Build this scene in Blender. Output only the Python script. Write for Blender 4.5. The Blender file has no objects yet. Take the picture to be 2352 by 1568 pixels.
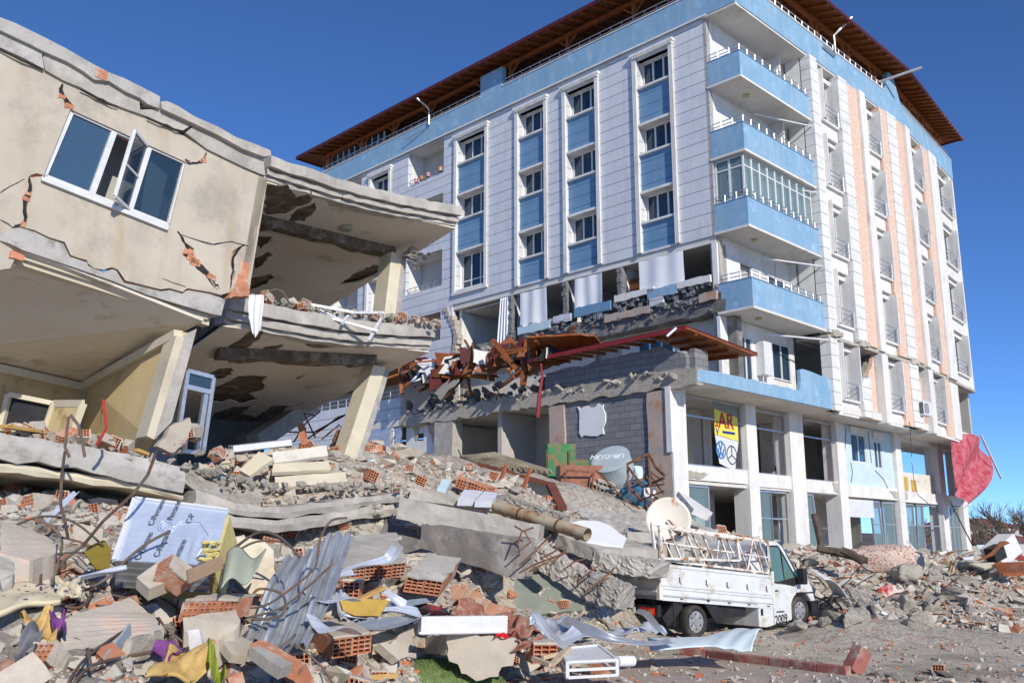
import bpy, bmesh, math, random
import numpy as np
from mathutils import Vector, Matrix
from mathutils.geometry import tessellate_polygon
R_ = math.radians
col = bpy.context.scene.collection
sc = bpy.context.scene
PI = math.pi
# ------------------------------------------------------------------ camera
F, PITCH, EYE = 2152.0, R_(12.2), 1.9
cam = bpy.data.objects.new('camera', bpy.data.cameras.new('camera')); col.objects.link(cam)
cam.location = (0, 0, EYE); cam.rotation_euler = (R_(90) + PITCH, 0, 0)
cam.data.sensor_width = 36; cam.data.lens = F / 2352 * 36; cam.data.clip_end = 6000; cam.data.clip_start = 0.1
sc.camera = cam
# ------------------------------------------------------------------ sky, sun
SUN_EL = R_(26.5); SH = Vector((0.42, -0.907)).normalized()
S = Vector((SH.x * math.cos(SUN_EL), SH.y * math.cos(SUN_EL), math.sin(SUN_EL)))
w = bpy.data.worlds.new('World'); sc.world = w; w.use_nodes = True
nt = w.node_tree; bg = nt.nodes['Background']
sky = nt.nodes.new('ShaderNodeTexSky'); sky.sky_type = 'NISHITA'; sky.sun_disc = False
sky.sun_elevation = SUN_EL; sky.sun_rotation = math.atan2(SH.x, SH.y)
sky.altitude = 900; sky.air_density = 0.6; sky.dust_density = 0.05; sky.ozone_density = 5.0
tint = nt.nodes.new('ShaderNodeMix'); tint.data_type = 'RGBA'; tint.blend_type = 'MULTIPLY'; tint.inputs['Factor'].default_value = 1
tint.inputs['B'].default_value = (.58, .76, .94, 1); nt.links.new(sky.outputs[0], tint.inputs['A']); nt.links.new(tint.outputs['Result'], bg.inputs[0]); bg.inputs[1].default_value = 0.15
sun = bpy.data.objects.new('sun', bpy.data.lights.new('sun', 'SUN')); col.objects.link(sun)
sun.data.energy = 3.5; sun.data.angle = R_(0.5); sun.data.color = (1, 0.93, 0.81)
sun.rotation_euler = S.to_track_quat('Z', 'Y').to_euler()
sc.view_settings.view_transform = 'Standard'; sc.view_settings.look = 'None'
sc.view_settings.exposure = 0.32; sc.view_settings.gamma = 1
# ------------------------------------------------------------------ measuring helpers: a bearing from the survey point to a point in space
CROP = {'W': (0, 0, .3387), 'A': (0, 517.8, .3387), 'B': (0, 1035.6, .3396), 'C': (763.4, 1035.6, .3396), 'D': (1493.6, 1035.6, .3649),
        'E': (497.9, 517.8, .3387), 'F': (863, 464.7, .3387), 'G': (1555.4, 0, .3387), 'H': (1555.4, 517.8, .3387), 'I': (663.8, 0, .3951),
        'J': (1555.4, 829.8, .3387), 'K': (863, 929.4, .3387), 'd': (0, 0, 1),
        'L': (1128.5, 962.6, .16934), 'N': (896.2, 663.8, .16934), 'Q': (1925.1, 1062.1, .18203), 'R': (796.6, 1294.5, .19757)}
CP, SP = math.cos(PITCH), math.sin(PITCH)
def bearing(c, x, y):
    a, b, s = CROP[c]; X = a + s * x - 1176; U = 784 - (b + s * y)
    return Vector((X, F * CP - U * SP, F * SP + U * CP)) / F
O_ = Vector((0, 0, EYE))
def P(c, x, y, Y):
    r = bearing(c, x, y); return O_ + r * (Y / r.y)
def hit(c, x, y, p0, n):
    r = bearing(c, x, y); return O_ + r * ((Vector(p0) - O_).dot(n) / r.dot(n))
def atz(c, x, y, z=0.0):
    r = bearing(c, x, y); return O_ + r * ((z - EYE) / r.z)
# ------------------------------------------------------------------ object helpers
def tag(o, label=None, cat=None, group=None, kind=None):
    if label: o['label'] = label
    if cat: o['category'] = cat
    if group: o['group'] = group
    if kind: o['kind'] = kind
    return o
def empty(name, loc, label, cat, group=None, rz=0):
    o = bpy.data.objects.new(name, None); col.objects.link(o); o.location = loc; o.rotation_euler = (0, 0, rz); o.empty_display_size = .1
    o['_base'] = 1
    return tag(o, label, cat, group)
def adopt(o, parent, local=False):
    """parent o; unless local, o's mesh is in world coordinates"""
    o.parent = parent
    if not local:
        def wm(q):
            m = Matrix.Translation(q.location) @ q.rotation_euler.to_matrix().to_4x4()
            return (wm(q.parent) @ q.matrix_parent_inverse @ m) if q.parent else m
        o.matrix_parent_inverse = wm(parent).inverted()
class MB:
    def __init__(s): s.v = []; s.f = []; s.m = []; s.cur = 0
    def add(s, vs, fs, m=None):
        b = len(s.v); s.v += [tuple(q) for q in vs]; s.f += [tuple(b + i for i in f) for f in fs]
        s.m += [s.cur if m is None else m] * len(fs); return s
    def box(s, x0, x1, y0, y1, z0, z1, m=None):
        if x0 > x1: x0, x1 = x1, x0
        if y0 > y1: y0, y1 = y1, y0
        if z0 > z1: z0, z1 = z1, z0
        v = [(x, y, z) for z in (z0, z1) for x, y in ((x0, y0), (x1, y0), (x1, y1), (x0, y1))]
        return s.add(v, [(0, 3, 2, 1), (4, 5, 6, 7), (0, 1, 5, 4), (1, 2, 6, 5), (2, 3, 7, 6), (3, 0, 4, 7)], m)
    def hexa(s, b, t, m=None):
        n = len(b); fs = [tuple(range(n))[::-1], tuple(range(n, 2 * n))] + [(i, (i + 1) % n, n + (i + 1) % n, n + i) for i in range(n)]
        return s.add(list(b) + list(t), fs, m)
    def prism(s, pts, t, holes=(), m=None, back=True):
        """flat outline (with holes) thickened along t; t points away from the front face"""
        loops = [[Vector(p) for p in pts]] + [[Vector(p) for p in h] for h in holes]
        t = Vector(t); tri = tessellate_polygon(loops); flat = [p for l in loops for p in l]; n = len(flat)
        vs = flat + [p + t for p in flat]
        fs = []
        for a, b, c in tri:
            nn = (flat[b] - flat[a]).cross(flat[c] - flat[a])
            f = (a, b, c) if nn.dot(t) < 0 else (a, c, b)
            fs.append(f)
            if back: fs.append((f[0] + n, f[2] + n, f[1] + n))
        k = 0
        for l in loops:
            for i in range(len(l)):
                j = (i + 1) % len(l); fs.append((k + i, k + j, k + j + n, k + i + n))
            k += len(l)
        return s.add(vs, fs, m)
    def tube(s, pts, r, n=6, m=None, cap=True):
        pts = [Vector(p) for p in pts]; k = len(pts); vs = []; fs = []
        rs = r if isinstance(r, (list, tuple)) else [r] * k
        up = None
        for i in range(k):
            d = (pts[min(i + 1, k - 1)] - pts[max(i - 1, 0)])
            if d.length < 1e-9: d = Vector((0, 0, 1))
            d.normalize()
            if up is None: up = Vector((0, 0, 1)) if abs(d.z) < .9 else Vector((1, 0, 0))
            a = d.cross(up).normalized(); b = a.cross(d).normalized(); up = b
            for j in range(n):
                t = 2 * PI * j / n + PI / n; vs.append(pts[i] + (a * math.cos(t) + b * math.sin(t)) * rs[i])
        for i in range(k - 1):
            for j in range(n):
                fs.append((i * n + j, i * n + (j + 1) % n, (i + 1) * n + (j + 1) % n, (i + 1) * n + j))
        if cap: fs += [tuple(range(n))[::-1], tuple(range((k - 1) * n, k * n))]
        return s.add(vs, fs, m)
    def bar(s, a, b, w, h=None, m=None, up=(0, 0, 1)):
        a, b = Vector(a), Vector(b); h = h or w; d = (b - a).normalized(); up = Vector(up)
        if abs(d.dot(up)) > .98: up = Vector((1, 0, 0))
        x = d.cross(up).normalized() * (w / 2); y = x.cross(d).normalized() * (h / 2)
        q = [x + y, -x + y, -x - y, x - y]
        return s.hexa([a + k for k in q], [b + k for k in q], m)
    def disc(s, c, n, r, t, k=20, m=None):
        c, n = Vector(c), Vector(n).normalized(); a = n.orthogonal().normalized(); b = n.cross(a)
        ring = [c + (a * math.cos(2 * PI * i / k) + b * math.sin(2 * PI * i / k)) * r for i in range(k)]
        return s.hexa([p for p in ring], [p + n * t for p in ring], m)
    def grid(s, fn, nu, nv, t=None, m=None):
        """fn(u,v)->Vector sheet, thickened by vector t when given"""
        pts = [Vector(fn(i / nu, j / nv)) for j in range(nv + 1) for i in range(nu + 1)]; W = nu + 1
        fs = [(j * W + i, j * W + i + 1, (j + 1) * W + i + 1, (j + 1) * W + i) for j in range(nv) for i in range(nu)]
        if t is None: return s.add(pts, fs, m)
        t = Vector(t); n = len(pts); fs2 = [tuple(k + n for k in f[::-1]) for f in fs]
        rim = [i for i in range(W)] + [j * W + nu for j in range(1, nv + 1)] + [nv * W + i for i in range(nu - 1, -1, -1)] + [j * W for j in range(nv - 1, 0, -1)]
        side = [(rim[k], rim[(k + 1) % len(rim)], rim[(k + 1) % len(rim)] + n, rim[k] + n) for k in range(len(rim))]
        return s.add(pts + [p + t for p in pts], fs + fs2 + side, m)
    def xform(s, M):
        s.v = [tuple(M @ Vector(p)) for p in s.v]; return s
    def build(s, name, mat, parent=None, local=False, smooth=False, bevel=0, fix=True):
        me = bpy.data.meshes.new(name); me.from_pydata(s.v, [], s.f)
        for mt in (mat if isinstance(mat, (list, tuple)) else [mat]): me.materials.append(mt)
        if any(s.m): me.polygons.foreach_set('material_index', s.m)
        if fix:
            bm = bmesh.new(); bm.from_mesh(me); bmesh.ops.recalc_face_normals(bm, faces=bm.faces); bm.to_mesh(me); bm.free()
        if smooth: me.polygons.foreach_set('use_smooth', [True] * len(me.polygons))
        me.update()
        o = bpy.data.objects.new(name, me); col.objects.link(o)
        if parent is not None: adopt(o, parent, local)
        if bevel:
            b = o.modifiers.new('edge', 'BEVEL'); b.width = bevel; b.segments = 2; b.limit_method = 'ANGLE'
        return o
def each(mb, name, mat, parent, local=False, **k):
    """build every loose piece of mb as an object of its own"""
    p = list(range(len(mb.v)))
    def find(a):
        while p[a] != a: p[a] = p[p[a]]; a = p[a]
        return a
    for f in mb.f:
        r = find(f[0])
        for q in f[1:]: p[find(q)] = r
    grp = {}
    for f, m in zip(mb.f, mb.m): grp.setdefault(find(f[0]), []).append((f, m))
    out = []
    for fs in grp.values():
        ids = sorted({i for f, _ in fs for i in f}); mp = {i: j for j, i in enumerate(ids)}; q = MB()
        q.v = [mb.v[i] for i in ids]; q.f = [tuple(mp[i] for i in f) for f, _ in fs]; q.m = [m for _, m in fs]
        out.append(q.build(name, mat, parent, local=local, **k))
    return out
def rnd(seed): return random.Random(seed)
def jag(pts, amp, step, seed=1):
    """break the straight edges of an outline into an irregular one"""
    rg = rnd(seed); pts = [Vector(p) for p in pts]; n = len(pts); out = []
    for i in range(n):
        a, b = pts[i], pts[(i + 1) % n]; k = max(1, int((b - a).length / step)); nrm = (pts[(i + 1) % n] - a)
        c = sum(pts, Vector()) / n; e = (b - a).normalized(); inn = (c - a) - e * (c - a).dot(e)
        inn = inn.normalized() if inn.length > 1e-6 else Vector((0, 0, 0))
        for j in range(k):
            p = a.lerp(b, (j + (rg.uniform(-.3, .3) if j else 0)) / k)
            out.append(p + inn * rg.uniform(-amp, amp) + e * (rg.uniform(-amp, amp) * .4 if j else 0))
    return out
def _seg(p, q, a, b):
    o = lambda u, v, w: (v[0] - u[0]) * (w[1] - u[1]) - (v[1] - u[1]) * (w[0] - u[0])
    return o(p, q, a) * o(p, q, b) < 0 and o(a, b, p) * o(a, b, q) < 0
def _in(p, poly):
    c = False; n = len(poly)
    for i in range(n):
        a, b = poly[i], poly[(i + 1) % n]
        if (a[1] > p[1]) != (b[1] > p[1]) and p[0] < (b[0] - a[0]) * (p[1] - a[1]) / (b[1] - a[1]) + a[0]: c = not c
    return c
def split_holes(outer, holes):
    """holes that can be cut (inside, not touching one another) and the rest"""
    pts = [Vector(p) for p in outer]; nr = Vector()
    for i in range(1, len(pts) - 1): nr += (pts[i] - pts[0]).cross(pts[i + 1] - pts[0])
    nr.normalize(); ax = nr.orthogonal().normalized(); ay = nr.cross(ax)
    to = lambda l: [((Vector(p) - pts[0]).dot(ax), (Vector(p) - pts[0]).dot(ay)) for p in l]
    O = to(outer); ok = []; ok2 = []; bad = []
    cross = lambda A, B: any(_seg(A[i], A[(i + 1) % len(A)], B[j], B[(j + 1) % len(B)]) for i in range(len(A)) for j in range(len(B)))
    for h in holes:
        H = to(h)
        if cross(H, H) if len(H) < 14 else False: bad.append(h); continue
        if all(_in(p, O) for p in H) and not cross(H, O) and not any(cross(H, g) or _in(H[0], g) or _in(g[0], H) for g in ok2): ok.append(h); ok2.append(H)
        else: bad.append(h)
    return ok, bad
def crackline(pts, w, seed=1, amp=None, step=.12):
    """closed sliver following a polyline; pts are 3-D in one plane"""
    rg = rnd(seed); pts = [Vector(p) for p in pts]; n = (pts[1] - pts[0]); amp = amp if amp is not None else w
    fine = []
    for a, b in zip(pts, pts[1:]):
        k = max(1, int((b - a).length / step))
        fine += [a.lerp(b, j / k) for j in range(k)]
    fine.append(pts[-1])
    side = Vector((pts[-1] - pts[0])).normalized(); up = Vector((0, 0, 1))
    if abs(side.dot(up)) > .7: nv = PLN.cross(up).normalized()
    else: nv = up
    m = len(fine); A = []; B = []
    for i, p in enumerate(fine):
        q = p + nv * rg.uniform(-amp, amp) * (0 < i < m - 1)
        ww = w * (.55 + .8 * rg.random()) * math.sin(PI * (i + .6) / (m + .2)) + .004
        A.append(q + nv * ww / 2); B.append(q - nv * ww / 2)
    return A + B[::-1]
PLN = Vector((0, -1, 0))
# ------------------------------------------------------------------ materials
MATS = {}
def mat(name, c1, c2=None, rough=.85, metal=0, scale=4, bump=.3, bscale=30, c3=None, amt3=.5, s3=1.2, spec=.3, detail=5, rand=0, bdist=.02, coat=0):
    if name in MATS: return MATS[name]
    m = bpy.data.materials.new(name); m.use_nodes = True; nt = m.node_tree; N = nt.nodes; Lk = nt.links
    b = N['Principled BSDF']; b.inputs['Roughness'].default_value = rough; b.inputs['Metallic'].default_value = metal
    b.inputs['Specular IOR Level'].default_value = spec
    if coat: b.inputs['Coat Weight'].default_value = coat
    tc = N.new('ShaderNodeTexCoord'); co = tc.outputs['Object']
    oi = N.new('ShaderNodeObjectInfo')
    va = N.new('ShaderNodeVectorMath'); va.operation = 'ADD'; Lk.new(co, va.inputs[0])
    mm = N.new('ShaderNodeMath'); mm.operation = 'MULTIPLY'; mm.inputs[1].default_value = 37.0; Lk.new(oi.outputs['Random'], mm.inputs[0]); Lk.new(mm.outputs[0], va.inputs[1]); co = va.outputs[0]
    c2 = c2 or tuple(x * .8 for x in c1)
    n = N.new('ShaderNodeTexNoise'); n.inputs['Scale'].default_value = scale; n.inputs['Detail'].default_value = detail; n.inputs['Roughness'].default_value = .65; Lk.new(co, n.inputs['Vector'])
    r = N.new('ShaderNodeValToRGB'); r.color_ramp.elements[0].position = .35; r.color_ramp.elements[1].position = .68
    r.color_ramp.elements[0].color = (*c2, 1); r.color_ramp.elements[1].color = (*c1, 1); Lk.new(n.outputs['Fac'], r.inputs[0])
    out = r.outputs[0]
    if c3:
        n3 = N.new('ShaderNodeTexNoise'); n3.inputs['Scale'].default_value = s3; n3.inputs['Detail'].default_value = 6; n3.inputs['Roughness'].default_value = .7; Lk.new(co, n3.inputs['Vector'])
        r3 = N.new('ShaderNodeValToRGB'); r3.color_ramp.elements[0].position = .6 - amt3 * .25; r3.color_ramp.elements[1].position = .72 - amt3 * .2; Lk.new(n3.outputs['Fac'], r3.inputs[0])
        mx = N.new('ShaderNodeMix'); mx.data_type = 'RGBA'; Lk.new(r3.outputs[0], mx.inputs['Factor']); Lk.new(out, mx.inputs['A']); mx.inputs['B'].default_value = (*c3, 1); out = mx.outputs['Result']
    if rand:
        hs = N.new('ShaderNodeHueSaturation'); mr = N.new('ShaderNodeMapRange'); mr.inputs['To Min'].default_value = 1 - rand; mr.inputs['To Max'].default_value = 1 + rand
        Lk.new(oi.outputs['Random'], mr.inputs['Value']); Lk.new(mr.outputs[0], hs.inputs['Value']); Lk.new(out, hs.inputs['Color']); out = hs.outputs[0]
    Lk.new(out, b.inputs['Base Color'])
    if bump:
        nb = N.new('ShaderNodeTexNoise'); nb.inputs['Scale'].default_value = bscale; nb.inputs['Detail'].default_value = 6; nb.inputs['Roughness'].default_value = .7; Lk.new(co, nb.inputs['Vector'])
        bp = N.new('ShaderNodeBump'); bp.inputs['Strength'].default_value = bump; bp.inputs['Distance'].default_value = bdist; Lk.new(nb.outputs['Fac'], bp.inputs['Height']); Lk.new(bp.outputs[0], b.inputs['Normal'])
    MATS[name] = m; m['_out'] = 0
    return m
def overlay(m, fn):
    """fn(nt, vec, colour socket) -> (colour, height or None); inserts a pattern over a material's colour"""
    nt = m.node_tree; N = nt.nodes; b = N['Principled BSDF']; src = b.inputs['Base Color'].links[0].from_socket
    tc = N.new('ShaderNodeTexCoord'); c, h = fn(nt, tc.outputs['Object'], src); nt.links.new(c, b.inputs['Base Color'])
    if h is not None:
        bp = N.new('ShaderNodeBump'); bp.inputs['Strength'].default_value = .6; bp.inputs['Distance'].default_value = .02; nt.links.new(h, bp.inputs['Height'])
        if b.inputs['Normal'].links: nt.links.new(b.inputs['Normal'].links[0].from_socket, bp.inputs['Normal'])
        nt.links.new(bp.outputs[0], b.inputs['Normal'])
    return m
def mathn(nt, op, a, b=None, c=None):
    n = nt.nodes.new('ShaderNodeMath'); n.operation = op
    for i, v in enumerate((a, b, c)):
        if v is None: continue
        if isinstance(v, (int, float)): n.inputs[i].default_value = v
        else: nt.links.new(v, n.inputs[i])
    return n.outputs[0]
def mixc(nt, f, a, b):
    n = nt.nodes.new('ShaderNodeMix'); n.data_type = 'RGBA'
    for k, v in (('Factor', f), ('A', a), ('B', b)):
        if isinstance(v, (int, float)): n.inputs[k].default_value = v
        elif isinstance(v, tuple): n.inputs[k].default_value = (*v, 1)
        else: nt.links.new(v, n.inputs[k])
    return n.outputs['Result']
def lines(axis, period, width, colour=(.12, .12, .12), off=0.0):
    def fn(nt, vec, src):
        s = nt.nodes.new('ShaderNodeSeparateXYZ'); nt.links.new(vec, s.inputs[0])
        t = mathn(nt, 'FRACT', mathn(nt, 'DIVIDE', mathn(nt, 'ADD', s.outputs[axis], 100 * period - off), period))
        f = mathn(nt, 'LESS_THAN', t, width / period)
        return mixc(nt, f, src, colour), mathn(nt, 'SUBTRACT', 1.0, f)
    return fn
M = {}
M['clad'] = mat('white_cladding', (.67, .685, .725), (.59, .605, .65), rough=.7, scale=1.2, bump=.08, bscale=60, c3=(.52, .54, .58), amt3=.15, s3=.6)
def cladfn(nt, vec, src):
    s = nt.nodes.new('ShaderNodeSeparateXYZ'); nt.links.new(vec, s.inputs[0])
    cmb = nt.nodes.new('ShaderNodeCombineXYZ'); nt.links.new(mathn(nt, 'ADD', s.outputs[1], s.outputs[0]), cmb.inputs[0]); nt.links.new(s.outputs[2], cmb.inputs[1])
    b = nt.nodes.new('ShaderNodeTexBrick'); nt.links.new(cmb.outputs[0], b.inputs['Vector']); b.inputs['Scale'].default_value = 1
    b.inputs['Brick Width'].default_value = 1.15; b.inputs['Row Height'].default_value = .455; b.inputs['Mortar Size'].default_value = .006; b.inputs['Mortar Smooth'].default_value = .1
    b.inputs['Color1'].default_value = (.93, .94, .96, 1); b.inputs['Color2'].default_value = (1, 1, 1, 1); b.inputs['Mortar'].default_value = (.72, .73, .75, 1)
    mu = nt.nodes.new('ShaderNodeMix'); mu.data_type = 'RGBA'; mu.blend_type = 'MULTIPLY'; mu.inputs['Factor'].default_value = 1
    nt.links.new(src, mu.inputs['A']); nt.links.new(b.outputs['Color'], mu.inputs['B'])
    return lines(2, .455, .022, (.16, .16, .17))(nt, vec, mu.outputs['Result'])
overlay(M['clad'], cladfn)
M['quoin'] = overlay(mat('white_quoin', (.76, .76, .75), (.66, .66, .65), rough=.7, scale=2, bump=.1, c3=(.6, .6, .58), amt3=.2), lines(2, .455, .02, (.2, .2, .2)))
M['white'] = mat('white_render', (.78, .77, .75), (.68, .67, .65), rough=.75, scale=1.5, bump=.15, bscale=40, c3=(.55, .53, .5), amt3=.15)
M['soffit'] = mat('white_soffit', (.72, .70, .66), (.62, .60, .56), rough=.8, scale=1.0, bump=.1, c3=(.5, .47, .42), amt3=.1)
M['blue'] = mat('blue_render', (.25, .41, .57), (.20, .355, .51), rough=.75, scale=1.3, bump=.15, bscale=50, c3=(.30, .50, .70), amt3=.2, s3=2)
M['bluep'] = overlay(mat('blue_panel', (.16, .29, .45), (.13, .25, .40), rough=.6, scale=1.3, bump=.05), lines(2, .455, .02, (.05, .09, .15)))
M['paleblue'] = mat('pale_blue_render', (.55, .68, .74), (.47, .60, .68), rough=.8, scale=2, bump=.15, c3=(.65, .68, .68), amt3=.3)
M['pink'] = mat('pink_pebble_render', (.76, .52, .40), (.64, .40, .29), rough=.8, scale=8, bump=.4, bscale=30)
def pinkfn(nt, vec, src):
    v = nt.nodes.new('ShaderNodeTexVoronoi'); v.feature = 'DISTANCE_TO_EDGE'; v.inputs['Scale'].default_value = 9; nt.links.new(vec, v.inputs['Vector'])
    f = mathn(nt, 'LESS_THAN', v.outputs['Distance'], .05)
    return mixc(nt, f, src, (.78, .68, .6)), mathn(nt, 'SUBTRACT', 1.0, f)
overlay(M['pink'], pinkfn)
M['wood'] = mat('orange_wood', (.33, .10, .022), (.19, .055, .013), rough=.55, scale=3, bump=.2, spec=.4)
M['woodd'] = mat('dark_wood_board', (.24, .085, .025), (.14, .048, .015), rough=.65, scale=3, bump=.2)
M['tile'] = mat('dark_red_tile', (.11, .02, .02), (.07, .015, .015), rough=.5, scale=5, bump=.1)
M['redpaint'] = mat('dark_red_paint', (.30, .03, .03), (.2, .02, .02), rough=.45, scale=5, bump=.1)
M['pvc'] = mat('white_window_frame', (.72, .73, .74), (.62, .63, .64), rough=.35, scale=5, bump=0, spec=.5)
M['metal'] = mat('grey_railing_metal', (.62, .63, .65), (.5, .5, .52), rough=.35, metal=.7, scale=9, bump=0)
M['dark'] = mat('dark_gap_paint', (.035, .035, .04), (.02, .02, .025), rough=.9, scale=3, bump=0)  # near-black colour in place of the shade in cracks and openings
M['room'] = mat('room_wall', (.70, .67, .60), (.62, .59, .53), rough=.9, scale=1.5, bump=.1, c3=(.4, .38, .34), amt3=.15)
M['roomd'] = mat('dim_room_wall', (.50, .48, .44), (.42, .40, .37), rough=.9, scale=1.5, bump=.1)  # darker copy of the room wall, interior dimness put into its colour
M['conc'] = mat('grey_concrete', (.47, .44, .395), (.33, .31, .28), rough=.92, scale=2.5, bump=.5, bscale=22, c3=(.50, .47, .42), amt3=.4, s3=1.6)
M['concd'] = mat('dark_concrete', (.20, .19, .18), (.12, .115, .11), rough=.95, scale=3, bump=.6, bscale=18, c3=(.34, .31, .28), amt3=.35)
M['concr'] = mat('broken_concrete', (.55, .50, .43), (.37, .34, .295), rough=.95, scale=9, bump=1.0, bscale=16, bdist=.06, c3=(.52, .49, .44), amt3=.4, s3=4, rand=.18)
M['beige'] = mat('beige_plaster', (.54, .485, .40), (.47, .415, .34), rough=.9, scale=1.1, bump=.25, bscale=35, c3=(.38, .34, .285), amt3=.38, s3=.8, rand=.05)
M['sill_stain'] = mat('grey_weathered_concrete', (.50, .48, .45), (.38, .365, .34), rough=.92, scale=2.0, bump=.6, bscale=14, c3=(.28, .27, .25), amt3=.35, s3=3)
M['cream'] = mat('cream_paint', (.66, .60, .46), (.56, .50, .38), rough=.85, scale=1.5, bump=.15, c3=(.5, .43, .32), amt3=.15, rand=.06)
M['yroom'] = mat('ochre_room_paint', (.60, .47, .26), (.52, .40, .21), rough=.9, scale=1.0, bump=.12, c3=(.3, .22, .1), amt3=.1)
M['ysoffit'] = mat('tan_soffit_plaster', (.70, .64, .55), (.63, .56, .47), rough=.9, scale=1.0, bump=.2, bscale=30, c3=(.42, .36, .29), amt3=.15)
M['brown_conc'] = mat('brown_bare_concrete', (.20, .155, .11), (.10, .08, .055), rough=.95, scale=3, bump=.9, bscale=14, bdist=.05, c3=(.30, .25, .19), amt3=.4, s3=4)
M['brick'] = mat('orange_clay', (.56, .25, .14), (.44, .175, .10), rough=.9, scale=6, bump=.4, bscale=40, c3=(.55, .42, .33), amt3=.35, s3=5, rand=.15)
M['brickd'] = mat('red_clay_inside', (.40, .09, .04), (.24, .05, .025), rough=.9, scale=6, bump=.2)
M['mortar'] = mat('mortar_skin', (.58, .52, .44), (.44, .39, .33), rough=.95, scale=7, bump=.8, bscale=25, rand=.12)
M['block'] = mat('grey_block', (.21, .21, .22), (.16, .16, .165), rough=.9, scale=3, bump=.4)
def blockfn(nt, vec, src):
    s = nt.nodes.new('ShaderNodeSeparateXYZ'); nt.links.new(vec, s.inputs[0])
    cmb = nt.nodes.new('ShaderNodeCombineXYZ'); nt.links.new(mathn(nt, 'ADD', s.outputs[1], s.outputs[0]), cmb.inputs[0]); nt.links.new(s.outputs[2], cmb.inputs[1])
    b = nt.nodes.new('ShaderNodeTexBrick'); nt.links.new(cmb.outputs[0], b.inputs['Vector']); b.inputs['Scale'].default_value = 1
    b.inputs['Brick Width'].default_value = .42; b.inputs['Row Height'].default_value = .2; b.inputs['Mortar Size'].default_value = .009
    b.inputs['Color1'].default_value = (.19, .195, .21, 1); b.inputs['Color2'].default_value = (.27, .27, .275, 1); b.inputs['Mortar'].default_value = (.08, .08, .08, 1)
    return mixc(nt, .75, src, b.outputs['Color']), mathn(nt, 'SUBTRACT', 1.0, b.outputs['Fac'])
overlay(M['block'], blockfn)
M['stain_pillar'] = mat('stained_concrete', (.52, .40, .33), (.40, .34, .30), rough=.9, scale=2, bump=.4, c3=(.42, .22, .11), amt3=.35, s3=1.4)
M['curtain'] = mat('white_curtain', (.82, .82, .84), (.76, .76, .79), rough=.9, scale=3, bump=.1)
def streakfn(c, amt, lo=.5):
    def fn(nt, vec, src):
        mp = nt.nodes.new('ShaderNodeMapping'); mp.inputs['Scale'].default_value = (2.6, 2.6, .22); nt.links.new(vec, mp.inputs['Vector'])
        n = nt.nodes.new('ShaderNodeTexNoise'); n.inputs['Scale'].default_value = 1.6; n.inputs['Detail'].default_value = 5; nt.links.new(mp.outputs[0], n.inputs['Vector'])
        r = nt.nodes.new('ShaderNodeValToRGB'); r.color_ramp.elements[0].position = lo; r.color_ramp.elements[1].position = lo + .2; nt.links.new(n.outputs['Fac'], r.inputs[0])
        return mixc(nt, mathn(nt, 'MULTIPLY', r.outputs[0], amt), src, c), None
    return fn
overlay(M['beige'], streakfn((.42, .31, .19), .45, .53)); overlay(M['blue'], streakfn((.36, .45, .52), .5)); overlay(M['clad'], streakfn((.42, .43, .46), .35)); overlay(M['white'], streakfn((.52, .49, .44), .4)); overlay(M['bluep'], streakfn((.2, .3, .4), .4)); overlay(M['quoin'], streakfn((.55, .52, .48), .4))
def glassmat(name, tint, trans, rough=.03):
    m = bpy.data.materials.new(name); m.use_nodes = True; nt = m.node_tree; N = nt.nodes; b = N['Principled BSDF']
    b.inputs['Base Color'].default_value = (*tint, 1); b.inputs['Roughness'].default_value = rough; b.inputs['Specular IOR Level'].default_value = .9
    nz = N.new('ShaderNodeTexNoise'); nz.inputs['Scale'].default_value = 1.5; bp = N.new('ShaderNodeBump'); bp.inputs['Strength'].default_value = .04; nt.links.new(nz.outputs['Fac'], bp.inputs['Height']); nt.links.new(bp.outputs[0], b.inputs['Normal'])
    t = N.new('ShaderNodeBsdfTransparent'); t.inputs[0].default_value = (.85, .93, .95, 1); mx = N.new('ShaderNodeMixShader'); mx.inputs[0].default_value = 1 - trans
    nt.links.new(t.outputs[0], mx.inputs[1]); nt.links.new(b.outputs[0], mx.inputs[2]); nt.links.new(mx.outputs[0], N['Material Output'].inputs['Surface']); return m
M['glass'] = glassmat('window_glass', (.03, .06, .10), .45)
M['glassd'] = glassmat('dusty_window_glass', (.06, .12, .20), .25, .12)
M['glassc'] = glassmat('shop_glass', (.25, .33, .33), .6)
M['wpaint'] = mat('white_vehicle_paint', (.70, .72, .73), (.62, .64, .65), rough=.28, scale=2, bump=0, spec=.5, coat=.3, c3=(.50, .46, .38), amt3=.3, s3=3)
M['wrust'] = mat('white_paint_with_rust', (.78, .76, .72), (.68, .66, .6), rough=.5, scale=6, bump=.2, c3=(.32, .13, .05), amt3=.42, s3=6)
M['rust'] = mat('rusty_iron', (.20, .09, .05), (.10, .05, .035), rough=.85, scale=8, bump=.5, c3=(.3, .13, .06), amt3=.4, s3=6)
M['rebar'] = mat('bent_rebar_steel', (.17, .135, .115), (.10, .08, .07), rough=.75, scale=12, bump=.3, c3=(.22, .11, .06), amt3=.4, s3=4, rand=.25)
M['zinc'] = mat('zinc_sheet', (.55, .57, .60), (.42, .44, .47), rough=.38, metal=.6, scale=3, bump=.15, bscale=8, c3=(.36, .36, .37), amt3=.3, s3=2)
M['black'] = mat('black_plastic', (.03, .03, .032), (.02, .02, .022), rough=.5, scale=4, bump=.05)
M['tyre'] = mat('tyre_rubber', (.045, .042, .04), (.03, .028, .026), rough=.85, scale=8, bump=.3, c3=(.12, .10, .08), amt3=.4)
M['hub'] = mat('silver_hubcap', (.55, .55, .56), (.45, .45, .46), rough=.3, metal=.6, bump=0)
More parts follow.
